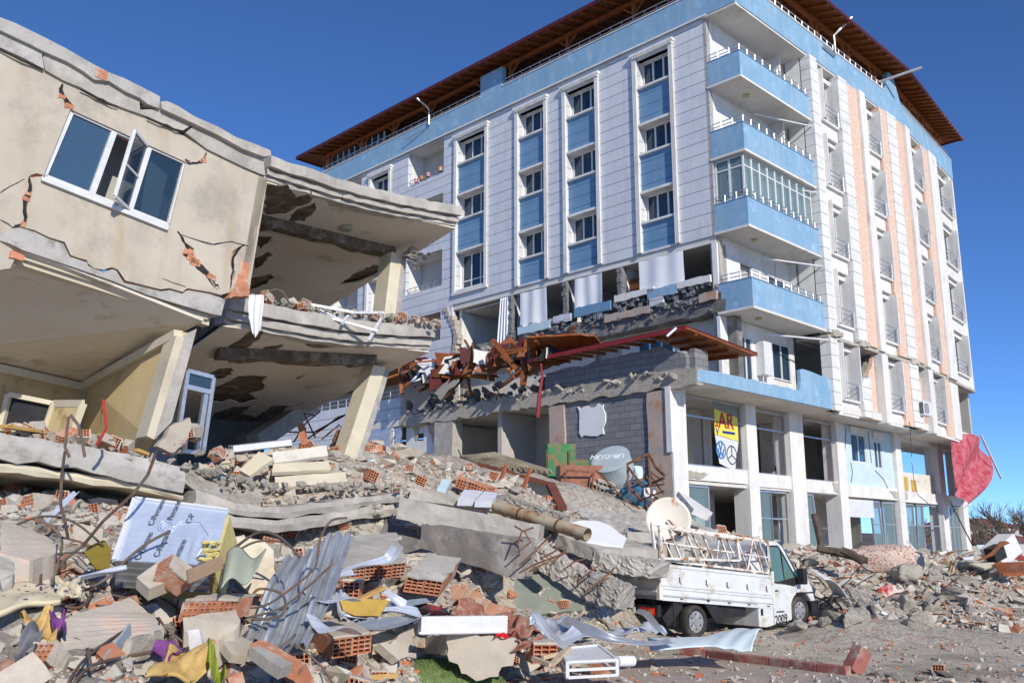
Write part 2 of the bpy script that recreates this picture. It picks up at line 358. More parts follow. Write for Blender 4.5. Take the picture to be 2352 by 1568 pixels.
# ================================================================== the tall blue and white apartment block
BC = Vector((7.97, 30, 0)); RZ = R_(45)
hotel = empty('apartment_building', BC, 'white apartment block with sky blue balconies, orange timber roof eaves and a crushed lower floor', 'building', rz=RZ)
def HP(x, y, z): return BC + Vector((math.sqrt(.5) * (x - y), math.sqrt(.5) * (x + y), z))
nLw, nRw = Vector((-math.sqrt(.5), -math.sqrt(.5), 0)), Vector((math.sqrt(.5), -math.sqrt(.5), 0))
def hb(mb, name, m, parent=None, **k): return mb.build(name, m, parent or hotel, local=True, **k)
def he(mb, name, m, parent=None, **k): return each(mb, name, m, parent or hotel, local=True, **k)
def gridwall(mb, fx, a0, a1, z0, z1, holes, m=None):
    """fx(a0,a1,z0,z1) adds one slab piece; holes are (a0,a1,z0,z1)"""
    A = sorted({a0, a1, *[min(max(h[0], a0), a1) for h in holes], *[min(max(h[1], a0), a1) for h in holes]})
    for p, q in zip(A, A[1:]):
        if q - p < 1e-4: continue
        mid = (p + q) / 2; hs = sorted((h[2], h[3]) for h in holes if h[0] < mid < h[1]); z = z0
        for b, t in hs:
            if b > z + 1e-4: fx(p, q, z, b)
            z = max(z, t)
        if z < z1 - 1e-4: fx(p, q, z, z1)
ST = 2.73
cols = [(2.95, 4.45), (6.55, 8.1), (9.35, 10.85), (12.95, 14.8), (19.95, 21.4)]
wz = [(18.98, 20.12), (16.27, 17.42), (13.55, 14.70)]
logg = [(15.8, 18.45), (22.3, 24.7)]
holes = []
for i, (a, b) in enumerate(cols):
    holes.append((a, b, 12.45 if i not in (3, 4) else 12.95, 20.12))
for a, b in logg:
    for z in (18.9, 16.17, 13.43): holes.append((a, b, z, z + 1.72))
w_ = MB(); gridwall(w_, lambda p, q, b, t: w_.box(0, .22, p, q, b, t), 1.3, 26.2, 12.36, 20.7, holes)
hb(w_, 'cladding_wall', M['clad'])
# lower continuation of the cladding to the left of the torn-open storey
w_ = MB(); gridwall(w_, lambda p, q, b, t: w_.box(0.003, .22, p, q, b, t), 15.05, 26.2, 7.0, 12.36, [(15.85, 18.3, 10.9, 12.2), (19.9, 21.4, 10.3, 11.9), (16, 18.4, 8.2, 9.6)])
hb(w_, 'lower_cladding_wall', M['clad'])
core = MB(); core.box(.95, 24, 1.6, 26, 12.6, 20.6); hb(core, 'light_block_core', M['roomd'])  # solid box added behind the windows to block light
def pvc_window(parent, axis_fn, a0, a1, z0, z1, n=3, curt=None, fr=.05, transom=None, name='window', seed=0, openone=False):
    """axis_fn(a,d,z)->local point; d grows into the building"""
    f = MB()
    def bx(p, q, b, t, d0, d1, mb=f):
        mb.hexa([axis_fn(p, d0, b), axis_fn(q, d0, b), axis_fn(q, d1, b), axis_fn(p, d1, b)], [axis_fn(p, d0, t), axis_fn(q, d0, t), axis_fn(q, d1, t), axis_fn(p, d1, t)])
    bx(a0, a1, z0, z0 + fr, 0, .07); bx(a0, a1, z1 - fr, z1, 0, .07)
    for k in range(n + 1):
        c = a0 + (a1 - a0) * k / n; lo = max(a0, c - fr * .75); hi = min(a1, c + fr * .75)
        if k == 0: hi = a0 + fr
        if k == n: lo = a1 - fr
        bx(lo, hi, z0 + fr, z1 - fr, .002, .068)
    if transom: bx(a0 + fr, a1 - fr, transom - fr / 2, transom + fr / 2, .004, .066)
    o = f.build(name, M['pvc'], parent, local=True)
    g = MB(); gl = M['glassc'] if name == 'balcony_glazing' else M['glass']; bx(a0 + fr * .5, a1 - fr * .5, z0 + fr * .5, z1 - fr * .5, .03, .035, g); g.build('pane', gl, o, local=True)
    if curt:
        rg = rnd(seed + 5)
        for (c0, c1) in curt:
            cb = MB(); k = max(6, int((c1 - c0) * (a1 - a0) / .045))
            ph = rg.random() * 6
            cb.grid(lambda u, v: Vector(axis_fn(a0 + (a1 - a0) * (c0 + (c1 - c0) * u), .16 + .03 * math.sin(u * k * 1.5 + ph + v), z0 + .06 + (z1 - z0 - .1) * v)), k * 2, 3)
            cb.build('curtain', M['curtain'], o, local=True, smooth=True, fix=False)
    return o
LX = lambda a, d, z: Vector((d, a, z))
rg = rnd(3)
for i, (a, b) in enumerate(cols):
    for j, (z0, z1) in enumerate(wz):
        if i == 3 and j == 2: z0, z1 = 12.98, 14.66
        if i == 4 and j == 2: z0, z1 = 13.1, 14.66
        cu = [[(.05, .33), (.68, .95)], [(.05, .95)], [(.04, .4)], [(.6, .96)], [(.03, .97)]][(i * 2 + j * 3 + (1 if i == 1 else 0)) % 5]
        if i in (1, 2) and not cu: cu = [(.05, .5)]
        pvc_window(hotel, lambda q, d, z: Vector((.34 + d, q, z)), a + .03, b - .03, z0 + .02, z1 - .02, 3, cu, transom=13.42 if (i == 3 and j == 2) else None, seed=i * 7 + j)
    # recess cheeks, blue aprons, sills
    ck = MB(); zb = 12.45 if i < 3 else 12.95
    ck.box(.22, .42, a - .12, a, zb, 20.12); ck.box(.22, .42, b, b + .12, zb, 20.12); ck.box(.02, .42, a, b, 20.12, 20.3)
    for z0, z1 in wz:
        if i >= 3 and z0 == 13.55: z0 = 12.95
        ck.box(-.05, .34, a, b, z0 - .06, z0 + .02); 
    for z0, z1 in wz[1:]: ck.box(-.05, .4, a, b, z1 - .02, z1 + .08)
    hb(ck, 'window_reveal', M['white'])
    ap = MB()
    for z0, z1 in ((17.5, 18.92), (14.78, 16.21)) + (((12.45, 13.49),) if i < 3 else ()): ap.box(.06, .3, a + .001, b - .001, z0, z1)
    he(ap, 'blue_apron', M['bluep'])
    # fluted moulding on both sides, cornice over the top
    mo = MB(); zb = 12.4 if i < 3 else 12.85
    for k in range(3):
        for (p, q) in ((a - .2 + k * .065, a - .155 + k * .065), (b + .005 + k * .065, b + .05 + k * .065)): mo.box(-.1, .0, p, q, zb, 20.2)
    mo.box(-.06, -.002, a - .2, a - .01, zb, 20.2); mo.box(-.06, -.002, b + .01, b + .2, zb, 20.2)
    if i >= 3: mo.box(-.11, 0, a - .22, b + .22, zb - .12, zb)
    hb(mo, 'fluted_moulding', M['white'])
    co = MB(); co.box(-.16, 0, a - .26, b + .26, 20.3, 20.42); co.box(-.12, 0, a - .22, b + .22, 20.2, 20.3)
    k = int((b - a + .4) / .11)
    for t in range(k): co.box(-.15, -.12, a - .2 + t * .11, a - .14 + t * .11, 20.22, 20.3)
    hb(co, 'cornice', M['white'])
# loggias
for a, b in logg:
    for z in (18.9, 16.17, 13.43):
        lg = MB(); lg.box(1.5, 1.6, a, b, z - .95, z + 1.72); lg.box(.22, 1.5, a - .1, a, z - .95, z + 1.8); lg.box(.22, 1.5, b, b + .1, z - .95, z + 1.8)
        lg.box(.22, 1.5, a, b, z - 1.05, z - .95); lg.box(.22, 1.5, a, b, z + 1.721, z + 1.8)
        hb(lg, 'loggia_lining', M['white'])
        pvc_window(hotel, lambda q, d, zz: Vector((1.4 + d, q, zz)), a + .3, a + 1.3, z - .2, z + 1.2, 2, seed=int(z))
        rl = MB()
        for t in (.12, .3): rl.tube([(.1, a, z + t), (.1, b, z + t)], .018)
        for t in range(6): rl.tube([(.1, a + (b - a) * (t + .5) / 6, z), (.1, a + (b - a) * (t + .5) / 6, z + .3)], .014)
        hb(rl, 'railing', M['metal'])
bars = MB()
for t in range(17): bars.tube([(.02, 15.9 + t * .145, 10.9), (.02, 15.9 + t * .145, 12.2)], .012, 4)
bars.tube([(.0, 15.85, 11.5), (.0, 18.3, 11.5)], .012, 4); hb(bars, 'window_bars', M['rust'])
dk = MB(); dk.box(.6, .7, 14.95, 22, 6.9, 12.36); dk.box(.55, .6, 14.0, 24, 0, 6.6); hb(dk, 'back_wall', M['roomd'])
# ---- roof terrace band: profile along both streets. path of the right facade
def RPt(x):   # y of the right facade at x
    return 0.0 if x < 13.4 else (x - 13.4) * .1
bd = MB()
bd.box(-.1, .15, 0.0, 26.3, 20.7, 21.75)
bd.box(-.1, .15, 11.8, 13.2, 21.75, 22.72)
def rstrip(mb, x0, x1, z0, z1, d0, d1, m=None):
    """a slab of the right facade between x0..x1; d0,d1 = depth behind the facade plane (negative = proud)"""
    xs = [x0] + [x for x in (13.4,) if x0 < x < x1] + [x1]
    for a, b in zip(xs, xs[1:]):
        mb.hexa([(a, RPt(a) + d0, z0), (b, RPt(b) + d0, z0), (b, RPt(b) + d1, z0), (a, RPt(a) + d1, z0)],
                [(a, RPt(a) + d0, z1), (b, RPt(b) + d0, z1), (b, RPt(b) + d1, z1), (a, RPt(a) + d1, z1)], m)
rstrip(bd, .15, 22.6, 20.7, 21.75, -.03, .2)
pts = [(12.3, 21.75), (12.9, 22.9), (13.4, 22.9), (14.3, 21.75)]
bd.prism([(x, RPt(x) - .03, z) for x, z in pts], (0, .23, 0))
bd.box(22.35, 22.6, RPt(22.4) + .2, 14, 20.7, 21.75)
hb(bd, 'parapet_band', M['blue'])
so = MB(); so.box(-.08, 5.3, .0, 1.4, 20.62, 20.7); so.box(.2, 22.4, 1.0, 26, 21.5, 21.6); rstrip(so, 5.3, 22.5, 20.62, 20.7, .0, 1.3)
hb(so, 'terrace_slab', M['soffit'])
cap = MB(); cap.box(-.13, .18, 0, 11.8, 21.75, 21.79); cap.box(-.13, .18, 13.2, 26.3, 21.75, 21.79); rstrip(cap, .18, 12.3, 21.75, 21.79, -.06, .23); rstrip(cap, 14.3, 22.6, 21.75, 21.79, -.06, .23)
cap.box(-.14, -.1, 1.2, 26.3, 20.66, 20.72); hb(cap, 'parapet_coping', M['white'])
rl = MB()
for y0, y1 in ((0.1, 11.8), (13.2, 26.2)):
    for z in (21.95, 22.12): rl.tube([(0, y0, z), (0, y1, z)], .02)
    k = int((y1 - y0) / .55)
    for t in range(k + 1): rl.tube([(0, y0 + (y1 - y0) * t / k, 21.79), (0, y0 + (y1 - y0) * t / k, 22.12)], .016, 5)
hb(rl, 'terrace_railing', M['metal'])
rl = MB()
for z in (21.95, 22.12): rl.tube([(0.02, .05, z), (12.2, .05, z)], .022); rl.tube([(14.4, .2, z), (22.4, .95, z)], .022)
for t in range(24): rl.tube([(.3 + t * .52, .05, 21.79), (.3 + t * .52, .05, 22.12)], .02, 5)
hb(rl, 'terrace_railing', M['metal'])
# ---- timber roof
ov = .72; EZ = 22.85; RZt = 24.6
ex = [(-ov, -ov), (-ov, 27.6), (8, 27.6), (22.9, 14.0), (22.9, .35), (13.6, -ov)]
inn = [(6.5, 6.0), (6.5, 20), (8, 20), (16, 14.0), (16, 7), (13, 6.2)]
rf = MB(); n = len(ex)
for i in range(n):
    j = (i + 1) % n
    rf.prism([(ex[i][0], ex[i][1], EZ + .1), (ex[j][0], ex[j][1], EZ + .1), (inn[j][0], inn[j][1], RZt), (inn[i][0], inn[i][1], RZt)], (0, 0, .05))
hb(rf, 'roof_boarding', M['woodd'])
rt = MB()
for i in range(n):
    j = (i + 1) % n
    rt.prism([(ex[i][0], ex[i][1], EZ + .152), (ex[j][0], ex[j][1], EZ + .152), (inn[j][0], inn[j][1], RZt + .052), (inn[i][0], inn[i][1], RZt + .052)], (0, 0, .08))
    a, b = Vector((*ex[i], EZ + .1)), Vector((*ex[j], EZ + .1)); rt.bar(a, b, .08, .13)
hb(rt, 'roof_tiles', M['tile'])
ra = MB(); sl = (RZt - EZ - .1) / 7.0
for t in range(44):
    y = -.2 + t * .62; ra.bar((-ov, y, EZ + .04), (2.6, y, EZ + .04 + 3.3 * .24), .08, .12)
for t in range(26):
    x = .2 + t * .62; yy = -ov if x < 13.6 else RPt(x) - .6; ra.bar((x, yy, EZ + .04), (x, yy + 3.0, EZ + .04 + 3.0 * .26), .08, .12)
for t in range(16):
    x = 16.2 + t * .45; yy = RPt(x) - .7; ra.bar((x, yy, EZ + .04), (x, yy + 3.0, EZ + .04 + 3.0 * .26), .08, .12)
he(ra, 'roof_rafter', M['wood'])
po = MB()
PY = [1.2, 4.7, 8.2, 11.6, 13.4, 17.2, 20.0, 22.7, 25.8]
for y in PY:
    po.box(.2, .33, y - .07, y + .07, 21.6, 22.85)
    for s_ in (-1, 1): po.bar((.265, y, 22.35), (.265, y + .5 * s_, 22.8), .07)
po.box(.19, .34, -.1, 26.5, 22.8, 22.98)
PX = [3.2, 6.6, 9.4, 12.0, 14.4, 16.4, 18.6, 20.9]
for x in PX:
    y = RPt(x) + .26; po.box(x - .08, x + .08, y - .07, y + .07, 21.6, 22.85)
    for s_ in (-1, 1): po.bar((x, y, 22.3), (x + .55 * s_, y, 22.8), .07)
po.bar((.2, .26, 22.89), (13.4, .26, 22.89), .15, .18); po.bar((13.4, .26, 22.89), (22.4, 1.16, 22.89), .15, .18)
he(po, 'roof_post', M['wood'])
pw = MB(); pw.box(2.6, 2.8, 4, 26, 21.6, 24.3); pw.box(2.8, 18, 3.6, 3.8, 21.6, 24.3); hb(pw, 'penthouse_wall', M['room'])
ge = MB(); ge.box(.42, .45, 21.0, 26.2, 21.7, 22.8); hb(ge, 'terrace_glazing', M['glass'])
gm = MB()
for t in range(11): gm.box(.38, .47, 21.0 + t * .52, 21.04 + t * .52, 21.7, 22.8)
hb(gm, 'glazing_bars', M['pvc'])
# drain pipes at the eaves
def pipe(pts, r=.05):
    mb = MB(); mb.tube(pts, r, 8); return hb(mb, 'drain_pipe', M['metal'])
pipe([(-.72, 17.0, 22.8), (-.3, 16.8, 22.5), (-.16, 16.75, 22.3), (-.16, 16.75, 21.55)])
pipe([(-.16, 17.0, 21.45), (-.3, 18.3, 21.25)], .03)
pipe([(7.9, -.72, 23.2), (7.5, -.3, 22.6), (7.4, -.12, 22.4), (7.4, -.12, 21.5), (6.4, -.12, 21.55)])
pipe([(12.2, .1, 22.2), (13.0, -1.5, 22.6)], .06)
# ---- corner balconies on the right facade
bz = [(17.87, 18.85), (15.11, 16.15), (12.38, 13.42), (9.55, 10.57)]
for k, (z0, z1) in enumerate(bz):
    bb = MB(); bb.box(0.0, .12, 0, 1.3, z0 + .05, z1); bb.box(.12, 5.0, 0, .12, z0 + .05, z1); bb.box(4.88, 5.0, .12, 1.3, z0 + .05, z1)
    o = hb(bb, 'balcony', M['blue'])
    s_ = MB(); s_.box(-.03, 5.02, -.03, 1.35, z0 - .03, z0 + .05); s_.build('balcony_soffit', M['soffit'], o, local=True)
    c_ = MB(); c_.box(-.015, 5.02, -.02, .14, z1, z1 + .03); c_.box(-.015, .14, .14, 1.3, z1, z1 + .03); c_.build('coping', M['bluep'], o, local=True)
    la = MB(); la.disc((1.35, .6, z0 - .031), (0, 0, -1), .11, .07, 16); la.build('balcony_lamp', mat('amber_lamp_glass', (.5, .42, .2), rough=.3), o, local=True)
    rl = MB()
    for t in (.16, .30):
        rl.tube([(.06, 1.3, z1 + t), (.06, .06, z1 + t), (4.95, .06, z1 + t)], .018)
    for t in range(10): rl.tube([(.1 + t * .53, .06, z1 + .02), (.1 + t * .53, .06, z1 + .3)], .022, 5)
    for t in range(2): rl.tube([(.06, .45 + t * .45, z1 + .02), (.06, .45 + t * .45, z1 + .3)], .018, 5)
    rl.build('balcony_railing', M['metal'], o, local=True)
# closed-in balcony between the third parapet and the second slab
RX = lambda a, d, z: Vector((a, d, z))
pvc_window(hotel, lambda a, d, z: Vector((a, .14 + d, z)), .12, 4.9, 13.5, 15.05, 9, [(.01, .99)], transom=14.65, name='balcony_glazing')
pvc_window(hotel, lambda a, d, z: Vector((.12 + d, a, z)), .16, 1.28, 13.5, 15.05, 2, [(.0, .95)], transom=14.65, name='balcony_glazing')
# recessed wall behind the balconies with doors
rw = MB(); gridwall(rw, lambda p, q, b, t: rw.box(p, q, 1.3, 1.45, b, t), 0.0, 5.0, 12.38, 20.7, [(2.6, 4.3, z, z + 1.9) for z in (17.95, 15.2, 12.5)]); rw.box(.22, 5, 1.46, 1.5, 12.3, 12.38)
hb(rw, 'recessed_wall', M['white'])
for z in (18.0, 15.25): pvc_window(hotel, lambda a, d, zz: Vector((a, 1.36 + d, zz)), 2.6, 4.3, z, z + 1.85, 2, name='balcony_door', seed=int(z))
ck = MB(); ck.box(5.0, 5.06, .3, 1.45, 9.6, 20.62); ck.box(4.25, 4.35, .75, 1.3, 12.4, 20.62); he(ck, 'balcony_cheek_wall', M['white'])
# washing poles under the slabs
for z in (17.6, 14.9, 12.0, 9.2):
    p_ = MB(); p_.tube([(2.4, .9, z - .05), (5.0, -.05, z)], .035); hb(p_, 'awning_tube', M['pvc'])
# ---- right facade strips. x limits measured on the building: quoin, window, pink ...
strips = [('q', 5.0, 5.55), ('p', 5.55, 5.9), ('w', 5.9, 7.3), ('q', 7.4, 8.15), ('k', 8.2, 9.15), ('p', 9.2, 9.7), ('w', 9.75, 11.25), ('k', 11.3, 12.0), ('q', 12.0, 12.9),
          ('k', 12.95, 13.9), ('p', 13.95, 14.6), ('w', 14.65, 16.55), ('k', 16.6, 17.5), ('p', 17.5, 18.8), ('w', 18.85, 21.6), ('p', 21.6, 22.5)]
def facade_piece(zlo, zhi, sills, skip=(), tagz=''):
    qb, pb, kb = MB(), MB(), MB()
    for n_, (kd, a, b) in enumerate(strips):
        if n_ in skip: continue
        if kd == 'q': rstrip(qb, a, b, zlo, zhi, -.16, .25)
        elif kd == 'p': rstrip(pb, a, b, zlo - .1, zhi, -.02 if a < 6 or a > 21 else -.22, .25)
        elif kd == 'k': rstrip(kb, a, b + .03, zlo, zhi, -.1, .25); rstrip(pb, a, b, zlo - .1, zlo - .002, .06, .25)
    for n_, (kd, a, b) in enumerate(strips):
        if kd != 'w' or n_ in skip: continue
        for s_ in sills:
            if s_ + 2.1 > zhi + .05: continue
            # white box unit: spandrel, sill, head, cheek
            rstrip(pb, a, b, s_ - .62, s_ - .08, .02, .5); rstrip(pb, a - .02, b + .02, s_ - .08, s_, -.1, .5)
            rstrip(pb, a, b, s_ + 1.92, s_ + 2.11, .16, .48)
            rstrip(pb, b - .06, b, s_, s_ + 2.1, -.2, .62); rstrip(pb, a, a + .05, s_, s_ + 2.1, -.2, .62)
    he(qb, 'quoin_strip', M['quoin']); he(pb, 'pilaster', M['white']); he(kb, 'pebbled_panel', M['pink'])
    for n_, (kd, a, b) in enumerate(strips):
        if kd != 'w' or n_ in skip: continue
        for s_ in sills:
            if s_ + 2.1 > zhi + .05: continue
            pvc_window(hotel, lambda q, d, z: Vector((q, RPt(q) + .34 + d, z)), a + .06, b - .07, s_ + .02, s_ + 1.9, 2, [(.1, .55)] if (n_ + int(s_)) % 3 else None, seed=n_ + int(s_))
            g_ = MB()
            for t in (.22, .42, .62): g_.tube([(a + .05, RPt(a) - .12, s_ + t), (b - .1, RPt(b) - .12, s_ + t)], .018, 5)
            g_.tube([(a + .05, RPt(a) - .12, s_), (a + .05, RPt(a) - .12, s_ + .65)], .016, 5); g_.tube([(b - .1, RPt(b) - .12, s_), (b - .1, RPt(b) - .12, s_ + .65)], .016, 5)
            hb(g_, 'french_railing', M['metal'])
facade_piece(9.5, 20.62, [18.25, 15.5, 12.75, 9.98])
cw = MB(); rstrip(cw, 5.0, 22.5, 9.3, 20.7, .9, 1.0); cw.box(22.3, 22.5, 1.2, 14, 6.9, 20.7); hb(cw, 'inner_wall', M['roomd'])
sp = MB(); rstrip(sp, 5.0, 22.4, 9.3, 9.42, -.1, 1.2); hb(sp, 'floor_slab', M['conc'])
# ---- damaged storey above the shops on the right side
strips_full = strips; 
facade_piece(6.62, 9.28, [7.15], skip=(3, 4, 9, 13, 14, 15))
dm = MB()
def broken(x0, x1, top, seed, mb, d0, d1, zlo=6.6):
    rg = rnd(seed); k = 9; pts = [(x0, RPt(x0) + d0, zlo), (x1, RPt(x1) + d0, zlo)]
    for t in range(k, -1, -1):
        x = x0 + (x1 - x0) * t / k; pts.append((x, RPt(x) + d0, top(t / k) + rg.uniform(-.08, .08)))
    mb.prism(pts, (0, d1 - d0, 0))
broken(7.4, 8.15, lambda t: 8.0 + .2 * t, 1, dm, -.16, .2); he(dm, 'broken_quoin', M['quoin'])
dm = MB(); broken(8.2, 9.15, lambda t: 7.9 + 1.2 * t, 2, dm, .1, .25); broken(12.95, 13.9, lambda t: 7.5 + 1.5 * t, 3, dm, .1, .25); he(dm, 'broken_pebbled_panel', M['pink'])
dm = MB(); broken(8.15, 9.3, lambda t: 8.0 + 1.25 * t, 4, dm, .26, .5); broken(12.9, 14.0, lambda t: 7.65 + 1.5 * t, 5, dm, .26, .5); broken(7.35, 8.15, lambda t: 8.9 - .1 * t, 6, dm, .26, .4, 8.7); he(dm, 'broken_masonry', M['concr'])
dm = MB(); rstrip(dm, 17.5, 18.8, 6.6, 9.2, -.15, .2); rstrip(dm, 18.85, 21.6, 6.55, 7.1, 0, .4); rstrip(dm, 14, 22, 6.5, 6.62, -.1, 1.3); he(dm, 'lower_pilaster', M['white'])
pvc_window(hotel, lambda q, d, z: Vector((q, RPt(q) + .1 + d, z)), 17.0, 18.4, 7.1, 9.0, 2, [(.3, .9)], name='hanging_window')
rd = MB(); rd.box(7.3, 7.5, .6, .68, 7.2, 9.2); hb(rd, 'red_curtain_strip', M['redpaint'])
for (a, zz) in ((5.2, 9.4), (7.45, 9.35), (12.2, 9.3)):
    q_ = MB(); rg = rnd(int(a * 10)); q_.prism(jag([(a, -.2, zz), (a + .8, -.2, zz + .03), (a + .85, -.2, zz + .25), (a - .05, -.2, zz + .2)], .05, .1, 3), (0, .3, 0)); hb(q_, 'exposed_masonry', M['concr'])
# ---- torn-open storey on the left facade: rooms, partitions, blinds
rm = MB(); rm.box(3.9, 4.0, 1.3, 14.9, 9.6, 12.15)
hb(rm, 'room_back_wall', M['room'])
cl = MB(); cl.box(.06, 4, 1.35, 15.0, 12.12, 12.355); cl.box(.3, 3.6, 12, 14.5, 12.0, 12.05); hb(cl, 'room_ceiling', M['soffit'])
pt = MB()
for y in (14.75, 11.3, 8.25, 5.5): pt.box(.3, 3.9, y, y + .14, 9.9, 12.12)
pt.box(.02, .6, 1.3, 1.5, 10.4, 12.1); he(pt, 'partition_wall', M['white'])
rg = rnd(12)
pe = MB()
for y in (11.28, 8.23, 5.48):
    for k in range(9): pe.box(-.03 + rg.uniform(-.03, .03), .3, y - .02 + rg.uniform(-.03, .02), y + .17 + rg.uniform(-.02, .03), 10.3 + k * .2, 10.485 + k * .2)
he(pe, 'broken_partition_edge', M['block'])
be = MB()
for k in range(13):
    y = 15.02 - k * .045 * math.sin(k * .35); be.box(-.06, .25, y - .16 + rg.uniform(-.06, .06), y + .1, 9.4 + k * .225, 9.61 + k * .225)
hb(be, 'broken_wall_edge', M['mortar'])
fl = MB(); fl.prism(jag([(-.02, 1.0, 10.05), (-.02, 15.1, 9.75), (-.02, 15.1, 9.5), (-.02, 1.0, 9.6)], .06, .3, 5), (4.2, 0, 0)); hb(fl, 'floor_edge', M['concd'])
sb = MB()
for k in range(170):
    y = 1.2 + rg.random() * 10.2; z = 9.95 + rg.random() * .62 + (.0 if y > 6 else .05); sx = rg.uniform(.08, .2)
    sb.box(-.1 + rg.uniform(-.05, .08), .2, y, y + sx, z, z + rg.uniform(.08, .17))
hb(sb, 'broken_apron_blocks', M['block'])
sb = MB(); sb.box(.0, .2, 1.2, 14.9, 9.95, 10.3); hb(sb, 'apron_wall', M['concd'])
for (y0, y1, z0, z1, mt, tilt) in ((9.0, 10.8, 10.3, 10.62, 'paleblue', .1), (7.9, 8.8, 10.42, 10.7, 'clad', -.1), (5.9, 7.7, 10.48, 10.85, 'bluep', 0), (3.9, 5.7, 10.75, 11.0, 'white', .06), (2.9, 4.2, 10.55, 10.9, 'blue', 0), (1.5, 2.9, 10.7, 10.95, 'white', 0),
                                (4.1, 6.2, 10.05, 10.33, 'stain_pillar', .05), (3.5, 4.1, 10.35, 10.65, 'clad', .3), (1.3, 2.0, 10.05, 10.35, 'stain_pillar', .1)):
    q_ = MB(); q_.prism(jag([(-.16, y0, z0), (-.16, y1, z0 - tilt * .3), (-.16, y1, z1 - tilt * .3), (-.16, y0, z1)], .03, .2, int(y0 * 9)), (.1, 0, 0)); hb(q_, 'loose_cladding_piece', M[mt])
def blind(y0, y1, z0, z1, seed):
    rg = rnd(seed); q_ = MB(); a_, b_ = rg.random() * 5, rg.random() * 5
    q_.grid(lambda u, v: Vector((-.04 + .05 * math.sin(u * 5 + a_ + v * 2) * (1 - v) + .02 * math.sin(u * 14 + b_), y0 + (y1 - y0) * u, z0 + (z1 - z0) * v - .12 * (1 - v) * math.sin(u * PI + .5 * a_))), 24, 12)
    o = q_.build('roller_blind', M['curtain'], None, smooth=True, fix=False); o.location = BC; o.rotation_euler = (0, 0, RZ); return o
tag(blind(9.25, 10.75, 10.35, 12.05, 1), 'creased white roller blind, leftmost of the three blinds in the torn-open storey', 'blind', 'white blinds hanging in the open storey')
tag(blind(6.35, 7.75, 10.4, 12.05, 2), 'white roller blind in the middle of the three torn-open rooms', 'blind', 'white blinds hanging in the open storey')
tag(blind(2.65, 4.6, 10.75, 12.08, 3), 'widest white roller blind, nearest the corner balconies', 'blind', 'white blinds hanging in the open storey')
q_ = MB(); q_.grid(lambda u, v: Vector((-.02 + .05 * math.sin(u * 26), 11.4 + .55 * u + .25 * (1 - v) * u, 9.95 + 2.1 * v)), 30, 4); o = q_.build('window_curtain', M['curtain'], None, smooth=True, fix=False); o.location = BC; o.rotation_euler = (0, 0, RZ)
tag(o, 'long gathered white curtain hanging in the torn-open room beside the broken wall', 'curtain')
q_ = MB(); q_.box(.5, .54, 5.0, 5.45, 10.4, 11.7); q_.box(.45, .5, 4.55, 4.9, 10.5, 11.6); hb(q_, 'room_door', M['woodd'])
# plaster flakes torn on the room wall
q_ = MB(); q_.prism([(.9, 14.74, 10.1), (1.0, 14.74, 10.9), (1.35, 14.74, 10.4), (1.6, 14.74, 10.0)], (0, -.02, 0)); q_.prism([(3.88, 13.0, 10.6), (3.88, 12.4, 10.2), (3.88, 12.1, 9.9), (3.88, 12.9, 9.9)], (-.02, 0, 0)); he(q_, 'torn_plaster_patch', M['concd'])
# crushed storey behind the wrecked porch roof
q_ = MB(); gridwall(q_, lambda p, r, b, t: q_.box(.6, .75, p, r, b, t), 1.3, 15.0, 6.9, 9.6, [(3.6, 5.2, 7.6, 9.35), (6.0, 7.4, 7.6, 9.3)]); hb(q_, 'crushed_storey_wall', M['room'])
q_ = MB(); q_.box(1.0, 1.1, 1.3, 15, 6.9, 9.6); hb(q_, 'crushed_storey_back', M['roomd'])
pvc_window(hotel, lambda a, d, z: Vector((.55 + d, a, z)), 3.6, 5.2, 7.9, 9.3, 3, [(.1, .9)], seed=77)
# corner bay of that storey, open to the balcony
q_ = MB(); gridwall(q_, lambda p, r, b, t: q_.box(p, r, 1.3, 1.42, b, t), 0.0, 5.0, 6.9, 9.5, [(1.2, 2.0, 6.95, 9.0), (3.4, 4.7, 7.7, 9.1)]); hb(q_, 'recessed_wall', M['white'])
q_ = MB(); q_.box(.45, .8, .95, 1.3, 6.9, 9.5); hb(q_, 'bare_column', M['concd'])
q_ = MB(); gridwall(q_, lambda p, r, b, t: q_.box(p, r, 1.3, 1.42, b, t), 0.3, 5.0, 9.6, 12.38, [(1.5, 2.3, 9.7, 11.7), (3.4, 4.7, 9.9, 11.6)]); hb(q_, 'recessed_wall', M['white'])
q_ = MB(); q_.box(.1, .3, 1.25, 1.4, 10.9, 12.38); q_.box(.12, .25, 1.2, 1.4, 9.7, 10.9); hb(q_, 'broken_corner_wall', M['concr'])
pvc_window(hotel, lambda a, d, z: Vector((a, 1.32 + d, z)), 1.2, 2.0, 6.95, 9.0, 2, [(.1, .9)], name='balcony_door', seed=5)
pvc_window(hotel, lambda a, d, z: Vector((a, 1.32 + d, z)), 3.4, 4.7, 7.75, 9.1, 2, seed=6); pvc_window(hotel, lambda a, d, z: Vector((a, 1.32 + d, z)), 3.4, 4.7, 9.9, 11.6, 2, name='balcony_door', seed=8)
q_ = MB(); q_.box(2.2, 2.75, .95, 1.3, 7.7, 8.9); q_.bar((2.3, 1.1, 7.7), (2.3, 1.1, 7.2), .04); q_.bar((2.55, 1.1, 7.7), (2.55, 1.1, 7.2), .04); hb(q_, 'wall_boiler', M['pvc'], bevel=.01)
q_ = MB(); q_.box(.1, 5, 1.5, 1.6, 6.9, 12.4); hb(q_, 'dark_back_wall', M['roomd'])
